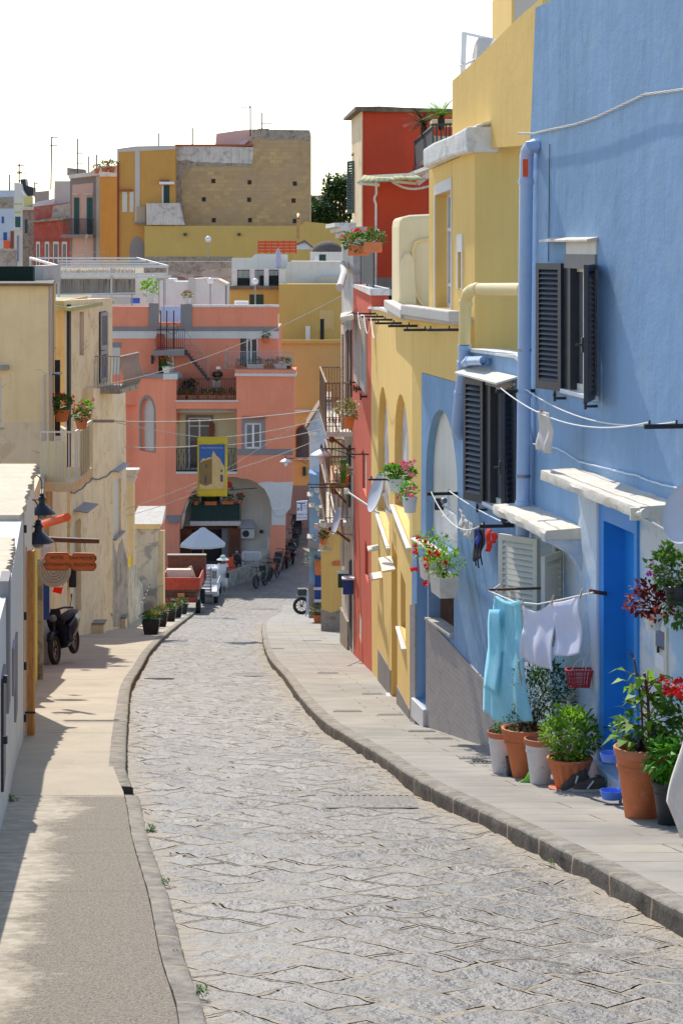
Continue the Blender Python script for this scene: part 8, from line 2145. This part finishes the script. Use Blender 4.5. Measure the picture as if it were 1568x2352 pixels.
for k in range(230):
 x=128+183*k/230+rnd.uniform(-.3,.3);t=rnd.uniform(-5,3);mb.bar(pt(x,676,101.5),pt(x+rnd.uniform(-.8,.8),620+t,101.5),.012)
w=fr(101.55);mb.prism(w.loop(R4(128,640,311,676)),[],w.f,0,-.02);mb.build('reed_screen','reed',PG)
mb=MB();mb.bar(pt(128,676,101.4),pt(330,672,101.4),.06);mb.build('screen_base','white_plaster',PG)
mb=MB();mb.box(pt(200,690,101),(4,.5,.3));tag(mb.build('roof_parapet','grey_shade_plaster'),'pale parapet carrying the reed screen','wall')
def antenna(x,y0,y1,d,arms,label,group=None,lean=0):
 mb=MB();a,b=pt(x,y1,d),pt(x+lean,y0,d);mb.cyl(a,b,.05*d/150,n=5)
 for t,l,n_,dx in arms:
  p=a.lerp(b,t);ln=l*d/K;mb.cyl(p+V((-ln*dx,0,0)),p+V((ln*(1-dx),0,0)),.024*d/150,n=4)
  for k in range(n_):q=p+V((-ln*dx+ln*(k+.5)/n_,0,0));mb.cyl(q+V((0,-.25,0)),q+V((0,.25,0)),.016*d/150,n=4);mb.cyl(q+V((0,0,-.09)),q+V((0,0,.09)),.016*d/150,n=4)
 tag(mb.build('antenna','cable_dark'),label,'antenna',group)
antenna(44,374,425,197,((.9,16,6,.3),(.6,12,5,.4),(.55,20,6,.3),(.2,10,4,.2)),'double aerial mast over the white banded house')
antenna(117,313,435,186,((.99,17,7,.1),(.83,18,7,.3)),'tallest aerial on the left, thin mast with two arms',lean=2)
antenna(178,317,402,178,((.6,13,5,.05),(.33,16,5,.1)),'aerial over the pink house with teal shutters, left of the bare poles')
antenna(204,358,398,178,(),'bare short pole on the pink house roof, left of the other');antenna(222,354,388,178,(),'bare short pole on the pink house roof by the orange bowl')
antenna(365,305,340,163,(),'bare pole on the ochre tall house roof');antenna(442,293,340,163,((.95,3,1,.9),),'bare pole left of the tuff penthouse')
antenna(575,241,312,161,((.94,22,3,.95),),'thick pole standing at the step of the tuff house');antenna(602,258,300,161,((.4,24,4,.1),(.1,26,8,.4)),'aerial on top of the tuff tower')
antenna(22,400,436,206,(),'thin short aerial on the pale blue house');antenna(80,417,452,190,((.9,10,3,.1),),'thin pole above the grey stone house')
antenna(772,405,470,200,((.9,12,4,.1),(.75,16,5,.2)),'aerial sticking out of the tree right of the tuff house')
mb=MB();mb.tube([pt(197,592,104.2),pt(197,548,104.2)],.03,5);mb.bar(pt(159,580,104.2),pt(248,578,104.2),.03);mb.bar(pt(197,548,104.2),pt(200,538,104.2),.1);tag(mb.build('antenna','drift_wood'),'low aerial tied to the pergola with a long cross arm','antenna')
TRE=thing('tree','dense green tree filling the gap between tuff house and red house','tree',pt(775,560,186))
rnd=random.Random(9);f=MB()
for k in range(44):
 cx_,cy_=rnd.uniform(716,822),rnd.uniform(440,520)
 if cx_<745 and cy_<468:cy_=rnd.uniform(470,520)
 if cx_>760:cy_-=25*rnd.random()
 foliage(f,pt(cx_,cy_,186+rnd.uniform(-2,2)),(.85,.9,.65),170,.34,200+k,.6,.1,.3)
for k in range(22):foliage(f,pt(rnd.uniform(752,820),rnd.uniform(402,450),186),(.55,.5,.42),60,.32,240+k,.6,.1,.3)
f.build('crown','leaf_tree',TRE)
mb=MB();b0=pt(778,600,186)
for e in((735,480),(760,440),(790,420),(812,445),(775,400)):mb.tube([b0,b0.lerp(pt(*e,186),.5)+V((.2,0,0)),pt(*e,186)],[.22,.12,.04],7)
mb.build('trunk','wood_dark',TRE,True)
r,w=hs('grey_house','small blue-grey house peeping out behind the tree',195,[(705,530),(760,530),(760,451),(705,451)],'far_blue',3);px(w,'roof',R4(705,448,750,454),'stone_grey',r,.3,-3)
BN=thing('banner','yellow banner with a church picture hung over the street on wires','banner',pt(487,1003,61));FBn=front(61)
mb=MB();q=[]
nx,ny=10,16
for j in range(ny+1):
 for i in range(nx+1):
  p=FBn.P(453+69*i/nx,1003+137*j/ny,.0);p.y+=.02*math.sin(i*.8+j*.5);q.append(p)
mb.add(q,[(j*(nx+1)+i,j*(nx+1)+i+1,(j+1)*(nx+1)+i+1,(j+1)*(nx+1)+i)for j in range(ny)for i in range(nx)])
o=mb.build('cloth','banner_yellow',BN,True);o.modifiers.new('t','SOLIDIFY').thickness=.006
BL=FBn.loop
pz=lambda nm,pts,m,f:slab(nm,FBn,BL(pts),m,BN,f,.03)
pz('picture',[(457.5,1124),(516.5,1122),(516.5,1020),(457.5,1021)],'banner_sky',.034)
pz('picture_church',[(458,1117),(460,1060),(466,1052),(472,1054),(480,1050),(487,1050),(488,1040),(490,1034),(492,1040),(494,1039),(496,1046),(500,1048),(506,1054),(510,1064),(516,1072),(516.5,1122),(458,1124)],'banner_stone',.037)
pz('picture_shadow',[(458,1110),(460,1062),(468,1058),(476,1056),(487,1052),(487,1110),(472,1116)],'banner_shadow',.039)
pz('picture_tower',[(487,1112),(487,1042),(490,1036),(498,1050),(501,1112)],'banner_stone',.041)
for nm,pts in(('picture_door',R4(470,1092,475,1110)),('picture_door',R4(506,1090,512,1106)),('picture_window',R4(472,1066,476,1074)),('picture_window',R4(507,1078,511,1084))):pz(nm,pts,'letter_grey',.043)
u,z=FBn.uz(487,1028);text('Santuario S. Maria delle Grazie Incoronata',.052,'letter_white',FBn.mat(u,z,.04),BN,ext=.002,sx=.68)
wr_=lambda a,b,lab,r=.012,sag=.1:cable('overhead_wire',lab,[a,b],r,'cable_light',sag,20,'wires across the street')
LB=lambda px_,py:WB2.P(px_,py,.05)
e_=pt(741,941,54)
mb=MB();mb.bar(WB2.P(214,967,0),pt(262,967,62),.08);tag(mb.build('iron_beam','mauve_shutter'),'grey iron beam reaching out from the street wing toward the wires','beam')
wr_(pt(262,967,62),e_,'overhead wire crossing the street in front of the pink house',.016,.12)
wr_(pt(266,970,62),pt(453,1003,61),'overhead wire crossing the street in front of the pink house',.01,.03)
wr_(LB(286,1026),pt(453,1024,61),'overhead wire crossing the street in front of the pink house',.014,.04)
wr_(pt(522,1003,61),pt(741,962,54),'overhead wire crossing the street in front of the pink house',.011,.06)
wr_(pt(522,1022,61),pt(741,985,54),'overhead wire crossing the street in front of the pink house',.011,.06)
wr_(LB(288,1170),pt(455,1107,61),'overhead wire crossing the street in front of the pink house',.01,.03)
wr_(LB(288,1185),pt(455,1130,61),'overhead wire crossing the street in front of the pink house',.007,.05)
wr_(pt(522,1083,61),pt(741,1005,54),'overhead wire crossing the street in front of the pink house',.01,.05)
wr_(WH2.P(196,890,.05),pt(790,676,54),'long overhead wire rising from the tower house to the old white house',.01,.35)
wr_(pt(430,1130,80),pt(735,940,70),'overhead wire crossing the street in front of the pink house',.006,.05)
